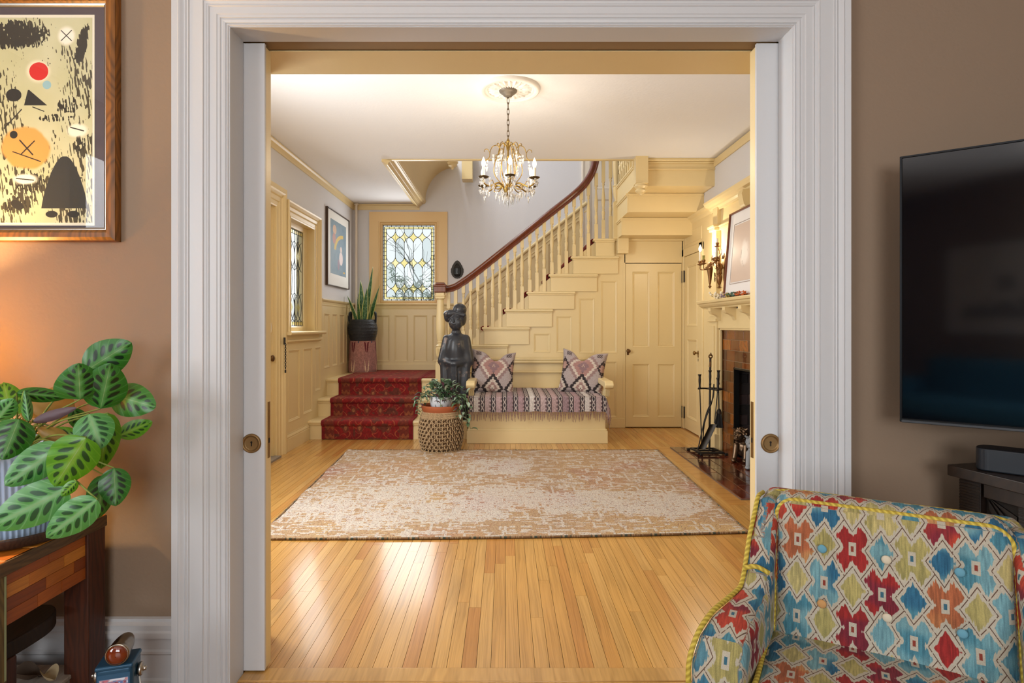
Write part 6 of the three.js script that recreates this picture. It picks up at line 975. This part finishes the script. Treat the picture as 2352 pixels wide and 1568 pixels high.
  for (const [b, t, w, d0, d1, mt, cup, droop, sh] of [
    [[195, 852], [302, 786], 82, 1.80, 1.84, 0, 0.2, 0.0, 0.8], [[184, 917], [180, 834], 96, 1.68, 1.66, 0, 0.25, 0.05, 0.6], [[231, 938], [254, 834], 90, 1.72, 1.70, 0, 0.2, 0.05, 0.75], [[256, 906], [356, 934], 78, 1.78, 1.74, 0, 0.2, 0.05, 0.7],
    [[273, 1001], [349, 968], 42, 1.80, 1.80, 1, 0.1, 0.05, 0.8], [[205, 950], [232, 1030], 80, 1.62, 1.60, 2, 0.2, 0.1, 0.75], [[248, 948], [232, 1078], 62, 1.70, 1.70, 1, 0.2, 0.1, 0.8],
    [[198, 1004], [124, 1118], 100, 1.56, 1.54, 1, 0.2, 0.05, 0.72], [[142, 1022], [10, 1116], 78, 1.60, 1.54, 2, 0.25, 0.05, 0.8], [[158, 1120], [-30, 1214], 96, 1.56, 1.50, 2, 0.2, 0.05, 0.75], [[224, 1147], [104, 1236], 76, 1.54, 1.52, 2, 0.2, 0.05, 0.8],
    [[262, 1074], [266, 1162], 64, 1.66, 1.64, 0, 0.15, 0.1, 0.8], [[238, 1090], [224, 1192], 56, 1.74, 1.74, 0, 0.15, 0.1, 0.8], [[44, 962], [6, 1056], 84, 1.58, 1.54, 0, 0.3, 0.05, 0.75], [[26, 955], [8, 876], 70, 1.74, 1.80, 1, 0.2, 0.05, 0.7],
    [[38, 902], [156, 912], 34, 1.64, 1.72, 0, 0.6, 0.15, 0.8], [[76, 968], [176, 936], 24, 1.62, 1.66, 4, 0.4, 0.0, 0.8], [[108, 962], [146, 884], 82, 1.80, 1.86, 3, 0.2, 0.05, 0.7], [[66, 968], [56, 896], 22, 1.62, 1.62, 2, 1.2, 0, 0.8], [[-8, 965], [32, 916], 46, 1.60, 1.60, 2, 0.3, 0.05, 0.8],
    [[152, 1014], [84, 982], 38, 1.66, 1.66, 3, 0.5, 0.1, 0.8], [[178, 1000], [88, 998], 40, 1.70, 1.66, 1, 0.5, 0.1, 0.8], [[176, 1105], [140, 1140], 26, 1.56, 1.55, 1, 0.3, 0.05, 0.8], [[84, 960], [78, 900], 60, 1.84, 1.88, 3, 0.2, 0.05, 0.7], [[170, 940], [190, 990], 36, 1.74, 1.76, 0, 0.3, 0.1, 0.8], [[-40, 990], [-60, 1080], 90, 1.58, 1.54, 0, 0.2, 0.05, 0.8], [[-30, 940], [-70, 860], 80, 1.74, 1.74, 0, 0.2, 0.05, 0.8],
  ]) stem(leaf(b, t, w, d0, d1, mt, cup, droop, 1, sh));
  seed = 33; for (let i = 0; i < 14; i++) { const a = rr(0, 6.28), r = rr(0.01, 0.08); part('stem', taperTube([[pc_[0] + Math.cos(a) * r, 0.875, -pc_[1] + Math.sin(a) * r], [pc_[0] + rr(-0.02, 0.12), 0.94, -pc_[1] + rr(-0.02, 0.08)], [pc_[0] + rr(0, 0.2), rr(0.9, 1.0), -pc_[1] + rr(0, 0.12)]], 0.003, 0.002, 10, 5), i % 3 ? std('#a98a3c', 0.6) : stemM, P); }

  // table lamp, mostly outside the frame; its warm light falls on the wall
  const Lp = thing('table_lamp', 'table lamp with a drum shade glowing warm orange beside the prayer plant', 'lamp', [-1.93, 0.622, -1.70]);
  part('base', smoothLathe([[0.001, 0], [0.075, 0], [0.08, 0.01], [0.05, 0.03], [0.03, 0.06], [0.06, 0.14], [0.07, 0.22], [0.045, 0.31], [0.018, 0.35], [0.012, 0.42], [0.012, 0.46]], 32, 60), std('#40525c', 0.3), Lp);
  part('shade', lathe([[0.13, 0.47], [0.105, 0.66]], 48), phy('#f2c98a', 0.95, { transmission: 0.35, thickness: 0, side: THREE.DoubleSide }), Lp);
  part('bulb', new THREE.SphereGeometry(0.028, 20, 14).translate(0, 0.565, 0), glow('#ffb45c', 5), Lp); part('socket', new THREE.CylinderGeometry(0.014, 0.014, 0.08, 14).translate(0, 0.5, 0), M.brass, Lp);
  const pl = new THREE.PointLight(new THREE.Color(1, 0.63, 0.26), 4.6, 0, 2); pl.position.set(0, 0.565, 0); pl.shadow.radius = 1.4; Lp.add(pl);

  // tin lamp by the doorway
  const Tn = thing('tin_lamp', 'blue printed tin canister lamp topped by a bullet light with an amber lens', 'lamp', [-1.145, 0, -1.704], 0.30);
  const cv = document.createElement('canvas'); cv.width = 256; cv.height = 640; const g = cv.getContext('2d'); let sd2 = 5; const r2 = () => { sd2 = (sd2 * 16807) % 2147483647; return sd2 / 2147483647; };
  g.fillStyle = '#24506e'; g.fillRect(0, 0, 256, 640); g.fillStyle = '#7f8fae'; g.fillRect(14, 40, 228, 590);
  const cols = ['#b86a78', '#5d6c9c', '#8d4a5a', '#a9b4c8', '#6a5a86', '#c08a8c', '#4a5878', '#94607c'];
  for (let y = 44, row = 0; y < 620; y += 24, row++) { let x = 18; while (x < 236) { const w = 18 + r2() * 40; g.fillStyle = cols[Math.floor(r2() * 8)]; g.fillRect(x, y, Math.min(w, 238 - x), 20); g.fillStyle = r2() > 0.5 ? '#d8d4dc' : '#37415c'; g.font = 'bold 11px sans-serif'; g.fillText(['NO', 'II', '85', 'GAS', 'X', '50'][Math.floor(r2() * 6)], x + 3, y + 15); x += w + 3; } }
  g.fillStyle = '#c9ced8'; g.fillRect(96, 42, 120, 16); g.fillStyle = '#2b2a33'; g.fillRect(30, 150, 212, 64); g.font = 'bold 46px sans-serif'; g.strokeStyle = '#8d5a2a'; g.lineWidth = 3; g.fillStyle = '#d9c49a'; g.fillText('ATTER', 54, 198, 186);
  const ct = new THREE.CanvasTexture(cv); ct.colorSpace = THREE.SRGBColorSpace;
  const tin = std('#1f4a66', 0.32, { metalness: 0.25 });
  part('canister', [bx(0.096, 0.262, 0.086, 0.014, 4).translate(0, 0.135, 0), bx(0.098, 0.014, 0.088, 0.006, 2).translate(0, 0.262, 0)], tin, Tn); const pf2 = new THREE.PlaneGeometry(0.082, 0.222).translate(0, 0.135, 0.0436); part('printed_label', pf2, std('#ffffff', 0.3, { map: ct }), Tn, 'front printed with rows of small plates and big letters');
  part('bullet_housing', smoothLathe([[0.001, -0.095], [0.010, -0.09], [0.020, -0.075], [0.026, -0.05], [0.0285, -0.02], [0.029, 0], [0.031, 0.004], [0.031, 0.014], [0.027, 0.016]], 36, 50).rotateX(Math.PI / 2).translate(0.012, 0.306, 0.042), std('#8d8376', 0.22, { metalness: 1 }), Tn);
  part('amber_lens', smoothLathe([[0.0275, 0], [0.024, 0.006], [0.014, 0.011], [0.001, 0.013]], 32, 16).rotateX(Math.PI / 2).translate(0.012, 0.306, 0.055), phy('#6b2406', 0.08, { clearcoat: 1 }), Tn);
  for (const s of [-1, 1]) part('side_knob', smoothLathe([[0.006, 0], [0.018, 0.003], [0.019, 0.012], [0.008, 0.015], [0.006, 0.022], [0.001, 0.023]], 20, 20).rotateZ(-s * Math.PI / 2).translate(s * 0.048, 0.225, -0.005), M.steel, Tn);
  part('cord', tube([[0.05, 0.20, -0.01], [0.058, 0.17, 0.0], [0.075, 0.14, 0.01], [0.08, 0.06, 0.0], [0.1, 0.006, -0.02], [0.16, 0.005, -0.06]], 0.0022, 30, 6), std('#e4e1da', 0.5), Tn);
}
// ---------------------------------------------------------------- sitting room, right: television, console, armchair
{
  const th = -0.632, TV = thing('television', 'large flat television with its dark screen turned off, angled out from the brown wall', 'television', [1.27, 0.944, -1.85], th), w = 1.45, h = 0.853;
  part('panel_body', bx(w, h, 0.026, 0.003).translate(w / 2, h / 2, -0.014), std('#17181a', 0.35, { metalness: 0.4 }), TV);
  part('bezel', ring(0.006, w - 0.006, 0.012, h - 0.006, [[-0.002, 0.0], [0, 0.003], [0.005, 0.003], [0.006, -0.004], [0.006, -0.028]]), std('#2b2d30', 0.25, { metalness: 0.8 }), TV);
  part('screen', new THREE.PlaneGeometry(w - 0.014, h - 0.02).translate(w / 2, h / 2 + 0.003, 0.0006), phy('#04060c', 0.07, { ior: 1.7 }), TV, 'glossy black screen');
  part('bottom_strip', bx(w - 0.01, 0.012, 0.03, 0.002).translate(w / 2, 0.005, -0.012), std('#55585c', 0.3, { metalness: 0.8 }), TV);
  part('wall_arm', [bx(0.4, 0.3, 0.03).translate(w / 2, h / 2, -0.045), rod([w / 2 - 0.1, h / 2, -0.05], [w / 2 - 0.40, h / 2, -0.14], 0.025, 8)], M.black, TV);
  // media console
  const C = thing('media_console', 'dark rough-sawn wooden media console below the television', 'console', [1.4225, 0, -1.85], -1.342), D = 0.42, L = 1.25;
  const dk = std('#241a15', 0.42, { map: rep(tGrain2, 1.5, 1.5) }), dk2 = std('#2e211a', 0.42, { map: rep(tGrain2, 1, 2) }), dk3 = std('#1c1512', 0.4, { map: rep(tGrain2, 1.2, 1.2) });
  part('top', uvw(bx(L, 0.035, D, 0.003).translate(L / 2, 0.79, -D / 2), false), dk2, C);
  part('carcass', bx(L - 0.06, 0.75, D - 0.09, 0.002).translate(L / 2, 0.40, -D / 2 - 0.015), M.dark, C);
  const post = [bx(0.066, 0.76, 0.06, 0.002).translate(0.045, 0.39, -0.065)]; for (let i = 0; i < 84; i++) post.push(bx(0.064, 0.005 + 0.002 * hash(i, 1), 0.0022 + 0.002 * hash(i, 2), 0.0006).translate(0.045, 0.02 + i * 0.009, -0.0345));
  part('post', post, dk, C, 'corner post with rough horizontal saw ridges');
  part('post', bx(0.066, 0.76, 0.06, 0.002).translate(L - 0.045, 0.39, -0.065), dk, C);
  part('top_rail', uvw(bx(L - 0.17, 0.05, 0.03, 0.002).translate(L / 2, 0.748, -0.052), false), dk2, C); part('bottom_rail', bx(L - 0.17, 0.06, 0.03, 0.002).translate(L / 2, 0.05, -0.052), dk2, C);
  for (let k = 0; k < 6; k++) {
    const x0 = 0.088 + k * 0.18, x1 = x0 + 0.08, xb = x1 + 0.004;
    const q = []; for (let i = 0; i < 16; i++) { const s = bx(0.16, 0.026 + 0.008 * hash(i, k), 0.008 + 0.003 * hash(k, i), 0.001); s.rotateZ(-0.75).translate((x0 + x1) / 2, 0.1 + i * 0.042, -0.058); q.push(s); }
    part('diagonal_boards', uvw(merge(q.map((g) => { const p = g.attributes.position; for (let i = 0; i < p.count; i++) p.setX(i, clamp(p.getX(i), x0, x1)); for (let i = 0; i < p.count; i++) p.setY(i, clamp(p.getY(i), 0.08, 0.722)); g.computeVertexNormals(); return g; }))), dk3, C);
    const rib = [bx(0.09, 0.64, 0.012).translate(xb + 0.045, 0.40, -0.06)]; for (let i = 0; i < 64; i++) rib.push(bx(0.088, 0.005, 0.003, 0.0008).translate(xb + 0.045, 0.09 + i * 0.01, -0.053)); part('ribbed_board', rib, dk, C);
  }
  const Sb = thing('sound_bar', 'short black sound bar with rounded ends on the dark console', 'speaker', [1.456, 0.8085, -1.775], -0.76);
  const sh = new THREE.Shape(); sh.moveTo(0.03, 0); sh.lineTo(0.59, 0); sh.quadraticCurveTo(0.62, 0, 0.62, 0.03); sh.lineTo(0.62, 0.085); sh.lineTo(0.05, 0.085); sh.quadraticCurveTo(0, 0.085, 0, 0.04); sh.quadraticCurveTo(0, 0, 0.03, 0);
  part('body', uvw(flat(new THREE.ExtrudeGeometry(sh, { depth: 0.06, bevelEnabled: true, bevelSize: 0.004, bevelThickness: 0.004, bevelSegments: 2, curveSegments: 12 }).rotateX(-Math.PI / 2).translate(0, 0.004, 0))), std('#141a22', 0.42), Sb);

  // armchair with ikat diamonds
  const A = thing('armchair', 'upholstered armchair in blue, red and olive ikat fabric with yellow rope piping', 'armchair', [0.667, 0, -1.45], -0.527);
  const IP = 10, JP = 6, CW = 0.060, CH = 0.088, blues = [[66, 122, 140], [36, 92, 124], [104, 148, 158]], reds = [[142, 30, 28], [166, 56, 36], [112, 26, 42]], olive = [[160, 150, 92], [150, 142, 86], [172, 160, 104]], rust = [[166, 104, 62], [158, 88, 54], [176, 126, 78]];
  const tIkat = tex(1024, 1024, (u, v) => {
    const jag = (noise(u * 260, v * 8, 260, 8) - 0.5), p = u * IP, q = v * JP, cream = [206, 196, 176];
    const i0 = Math.floor(p), j0 = Math.floor(q); let best = 9, second = 9, near = 9, id = null;
    for (let i = i0 - 1; i <= i0 + 2; i++) for (let j = j0 - 1; j <= j0 + 2; j++) {
      const odd = ((i + j) % 2 + 2) % 2, dp = Math.abs(p - i), dq = Math.abs(q - j), d = odd ? Math.max(dp + dq, 0.0) : dp + dq < 0.56 ? -1 + dp + dq : 8;
      if (!odd) near = Math.min(near, dp + dq);
      if (d < best) { second = best; best = d; id = [((i % IP) + IP) % IP, ((j % JP) + JP) % JP, odd, dp, dq]; } else if (d < second) second = d;
    }
    const [i, j, odd, dp, dq] = id, e = odd ? Math.min(Math.abs(near - 0.56), (second < 7 ? second - best : 9) * 0.5) : 0.56 - dp - dq, h = hash(i * 7 + 3, odd ? j * 3 + 1 : j * 5 + 2), n = fbm(u * 220, v * 20, 2, 220, 20), n2 = noise(u * 12, v * 12, 12, 12);
    const grp = odd ? (i % 5 === 1 && j % 3 ? rust : i % 5 === 3 && j % 2 === 0 ? reds : h < 0.62 ? blues : h < 0.86 ? olive : reds) : h < 0.46 ? olive : h < 0.92 ? blues : reds;
    let c = lerpC(grp[Math.floor(h * 97) % 3], grp[(Math.floor(h * 97) + 1) % 3], step(0.3, 0.7, n2)); c = lerpC(c, [c[0] * 1.28 + 8, c[1] * 1.25 + 8, c[2] * 1.22 + 8], clamp(n * 1.5 - 0.3));
    if (odd && dp < 0.13 && dq < 0.17) c = dp < 0.05 && dq < 0.07 ? (h > 0.5 ? [60, 110, 130] : [150, 60, 44]) : cream;
    const line = e < 0.017 && (noise(u * 300, v * 90) > 0.22); c = lerpC(cream, c, step(0.0, 0.03, e - 0.125 - jag * 0.13)); if (line) c = [98, 66, 50];
    const w = 0.93 + 0.1 * hash(Math.floor(u * 512), Math.floor(v * 512)); return [c[0] * w * 0.84, c[1] * w * 0.84, c[2] * w * 0.84];
  });
  const fabric = std('#ffffff', 0.92, { map: rep(tIkat, 1 / (IP * CW), 1 / (JP * CH)), bumpMap: rep(tex(256, 256, (u, v) => 0.5 + 0.25 * Math.sin(u * 6.283 * 64) * Math.sin(v * 6.283 * 64) + 0.25 * rnd(), false), 6, 6), bumpScale: 0.0008 });
  const rope = std('#ffffff', 0.7, { map: (() => { const t = tex(64, 64, (u, v) => { const k = (u + v) % 1, s = Math.abs(k - 0.5) * 2; return lerpC([150, 126, 34], [206, 184, 76], s); }); return rep(t, 1, 2); })() });
  const rb = (x, y, z, c, hf, r) => { const dx = Math.max(Math.abs(x - c[0]) - hf[0] + r, 0), dy = Math.max(Math.abs(y - c[1]) - hf[1] + r, 0), dz = Math.max(Math.abs(z - c[2]) - hf[2] + r, 0); return Math.hypot(dx, dy, dz) + Math.min(Math.max(Math.abs(x - c[0]) - hf[0] + r, Math.abs(y - c[1]) - hf[1] + r, Math.abs(z - c[2]) - hf[2] + r), 0) - r; };
  const lean = 0.26, zs = (y, z) => z + lean * Math.max(0, y - 0.43);
  const bt = [[0.115, 0.69], [0.25, 0.69], [0.39, 0.69], [0.115, 0.565], [0.25, 0.565], [0.39, 0.565]];
  const backF = (x, y, z) => { const w_ = zs(y, z); let d = rb(x, y, w_, [0.25, 0.60, -0.055], [0.25, 0.205, 0.055], 0.045); d -= 0.016 * (1 - Math.min(1, ((x - 0.25) / 0.25) ** 2)) * (1 - Math.min(1, ((y - 0.6) / 0.2) ** 2)) * (w_ > -0.05 ? 1 : 0); if (w_ > -0.06) for (const [a, b] of bt) d += 0.017 * Math.exp(-((x - a) ** 2 + (y - b) ** 2) / 0.0011); return d * 0.8; };
  part('back_cushion', uvw(sdfMesh(backF, [-0.02, 0.37, -0.24], [0.52, 0.83, 0.06], 100)), fabric, A, 'buttoned back cushion');
  const outF = (x, y, z) => Math.max(rb(x, y, zs(y, z), [0.25, 0.465, -0.125], [0.285, 0.322, 0.05], 0.03), -1);
  part('back_frame', uvw(sdfMesh(outF, [-0.1, 0.1, -0.34], [0.6, 0.86, 0.02], 90)), fabric, A);
  // arms: a wing that sweeps down from the back into a low arm
  const armP = [[-0.20, 0.78], [-0.115, 0.785], [-0.085, 0.755], [-0.03, 0.70], [0.015, 0.63], [0.05, 0.603], [0.11, 0.594], [0.19, 0.586], [0.25, 0.56], [0.285, 0.515], [0.29, 0.44], [0.29, 0.14], [-0.12, 0.14]];
  const sdPoly = (px, py) => { let d = 1e9, s = 1; const n = armP.length; for (let i = 0, j = n - 1; i < n; j = i++) { const [ax, ay] = armP[i], [bx_, by] = armP[j], ex = bx_ - ax, ey = by - ay, wx = px - ax, wy = py - ay, t = clamp((wx * ex + wy * ey) / (ex * ex + ey * ey)); d = Math.min(d, (wx - ex * t) ** 2 + (wy - ey * t) ** 2); const c1 = py >= ay, c2 = py < by, c3 = ex * wy > ey * wx; if ((c1 && c2 && c3) || (!c1 && !c2 && !c3)) s = -s; } return s * Math.sqrt(d); };
  const armH = (z) => z < 0.05 ? mix(0.026, 0.034, clamp((z + 0.15) / 0.2)) : mix(0.034, 0.052, clamp((z - 0.05) / 0.2)), armX = (z) => (z < 0.05 ? mix(-0.038, -0.064, clamp((z + 0.15) / 0.2)) : -0.064 - 0.31 * (z - 0.05)) + armH(z), armF = (x, y, z) => { const r = 0.024, a = sdPoly(z, y) + r, b = Math.abs(x - armX(z)) - armH(z) + r; return (Math.hypot(Math.max(a, 0), Math.max(b, 0)) + Math.min(Math.max(a, b), 0) - r) * 0.95; };
  const armG = sdfMesh(armF, [-0.16, 0.12, -0.22], [0.04, 0.84, 0.32], 100);
  part('arm', uvw(armG.clone()), fabric, A);
  const mirr = armG.clone().applyMatrix4(new THREE.Matrix4().makeScale(-1, 1, 1)).translate(0.5, 0, 0), mi = mirr.index; for (let i = 0; i < mi.count; i += 3) { const a = mi.getX(i); mi.setX(i, mi.getX(i + 1)); mi.setX(i + 1, a); } mirr.computeVertexNormals();
  part('arm', uvw(mirr), fabric, A);
  const seatF = (x, y, z) => Math.min(rb(x, y, z, [0.25, 0.41, 0.17], [0.262, 0.065, 0.26], 0.04), rb(x, y, z, [0.25, 0.41, 0.38], [0.34, 0.065, 0.085], 0.04)) - 0.014 * (1 - Math.min(1, ((x - 0.25) / 0.3) ** 2)) * (y > 0.40 ? 1 : 0);
  part('seat_cushion', uvw(sdfMesh(seatF, [-0.12, 0.32, -0.12], [0.62, 0.53, 0.5], 96)), fabric, A);
  part('seat_base', bx(0.58, 0.20, 0.46, 0.02, 3).translate(0.25, 0.22, 0.08), fabric, A);
  for (const [x, z] of [[-0.03, 0.26], [0.53, 0.26], [-0.02, -0.12], [0.52, -0.12]]) part('leg', new THREE.CylinderGeometry(0.022, 0.014, 0.14, 14).translate(x, 0.07, z), M.mahogany, A);
  for (const [a, b] of bt) { const z = -lean * (b - 0.43) + 0.002; part('button', new THREE.SphereGeometry(0.0105, 16, 10).scale(1, 1, 0.5).translate(a, b, z), [std('#5f93a6', 0.85), std('#c9bda6', 0.85), std('#b98a55', 0.85)][Math.round(a * 100 + b * 100) % 3], A); }
  const piping = (pts, closed = false, n = 160) => part('piping', (() => { const c = curve(pts); c.closed = closed; const g = new THREE.TubeGeometry(c, n, 0.0058, 10, closed), uv = g.attributes.uv, len = c.getLength(); for (let i = 0; i < uv.count; i++) uv.setX(i, uv.getX(i) * len / 0.014); return g; })(), rope, A, 'yellow rope piping');
  const bz = (y, o) => -lean * Math.max(0, y - 0.43) + o, rr2 = [];
  { const x0 = 0.008, x1 = 0.492, y0 = 0.42, y1 = 0.792, R = 0.045; for (let i = 0; i <= 12; i++) rr2.push([x0 - 0.002, mix(y0, y1 - R, i / 12)]); for (let i = 1; i <= 6; i++) { const a = Math.PI - i / 6 * Math.PI / 2; rr2.push([x0 + R + Math.cos(a) * R, y1 - R + Math.sin(a) * R]); } for (let i = 1; i <= 12; i++) rr2.push([mix(x0 + R, x1 - R, i / 12), y1]); for (let i = 1; i <= 6; i++) { const a = Math.PI / 2 - i / 6 * Math.PI / 2; rr2.push([x1 - R + Math.cos(a) * R, y1 - R + Math.sin(a) * R]); } for (let i = 1; i <= 12; i++) rr2.push([x1 + 0.002, mix(y1 - R, y0, i / 12)]); }
  piping(rr2.map(([x, y]) => [x, y, bz(y, -0.016)]), false, 300);
  piping([[-0.02, 0.778, -0.205], [0.02, 0.787, -0.21], [0.25, 0.788, -0.212], [0.48, 0.787, -0.21], [0.52, 0.778, -0.205]]);
  const outline = armP.slice(0, 12).map(([z, y]) => [armX(z) - armH(z) + 0.002, y - 0.003, z - 0.004]); piping(outline, false, 220); piping(outline.map(([x, y, z]) => [0.5 - x, y, z]), false, 220);
  piping([[armX(0.03) - 0.03, 0.64, 0.03], [armX(0.03), 0.648, 0.025], [armX(0.03) + 0.03, 0.636, 0.02]], false, 30);
  piping([[0.002, 0.472, -0.02], [-0.004, 0.472, 0.1], [-0.008, 0.471, 0.24], [-0.02, 0.47, 0.285], [-0.06, 0.469, 0.298], [-0.088, 0.465, 0.31], [-0.092, 0.465, 0.4]], false, 120);
}
// ---------------------------------------------------------------- behind the camera: seen only as reflections
{
  const So = thing('sofa', 'teal blue sofa behind the camera, reflected in the television screen', 'sofa', [-1.75, 0, 3.45], Math.PI), blue = std('#2d6f8a', 0.9);
  part('seat', bx(1.9, 0.22, 0.85, 0.06, 4).translate(0, 0.32, 0), blue, So); part('backrest', bx(1.9, 0.5, 0.24, 0.08, 4).translate(0, 0.62, -0.33), blue, So);
  for (const s of [-1, 1]) { part('arm', bx(0.2, 0.56, 0.85, 0.07, 4).translate(s * 1.02, 0.34, 0), blue, So); part('leg', bx(0.06, 0.2, 0.06, 0.01).translate(s * 0.9, 0.1, 0.33), M.mahogany, So); part('leg', bx(0.06, 0.2, 0.06, 0.01).translate(s * 0.9, 0.1, -0.33), M.mahogany, So); }
  const wp = thing('wall_print', 'wide pale print in a white frame on the wall above the blue sofa', 'picture', [-2.05, 1.7, 3.985], Math.PI);
  part('frame', uvw(ring(-0.55, 0.55, -0.5, 0.5, [[0, 0.005], [0, 0.02], [0.03, 0.024], [0.03, 0]])), M.white, wp); part('print', new THREE.BoxGeometry(1.1, 1.0, 0.008).translate(0, 0, 0.006), std('#e2ddd6', 0.8, { map: tex(128, 128, (u, v) => fbm(u * 5, v * 5, 3) > 0.58 && Math.abs(v - 0.5) < 0.35 && Math.abs(u - 0.5) < 0.4 ? [150, 148, 146] : [228, 226, 222]) }), wp);
  for (const [x, z] of [[-0.7, 0.62], [0.9, 0.9], [0.9, 2.6], [-0.9, 2.6]]) {
    const d = thing('recessed_downlight', 'round recessed downlight in the sitting room ceiling', 'ceiling light', [x, CEIL, z], 0, 'recessed downlights of the sitting room');
    part('trim_ring', lathe([[0.055, -0.001], [0.058, -0.006], [0.078, -0.004], [0.08, 0]], 32), M.white, d); part('lamp_face', new THREE.CylinderGeometry(0.055, 0.055, 0.003, 32).translate(0, -0.003, 0), glow('#fff0dc', 2.5), d);
    const l = new THREE.RectAreaLight(new THREE.Color(1, 0.9, 0.78), 26, 0.1, 0.1); l.position.set(0, -0.008, 0); l.rotation.x = -Math.PI / 2; d.add(l);
  }
}
scene.traverse((o) => { if (o.isMesh || o.isLight) { o.castShadow = !o.isRectAreaLight; if (o.isMesh) o.receiveShadow = true; } });
renderer.render(scene, camera);
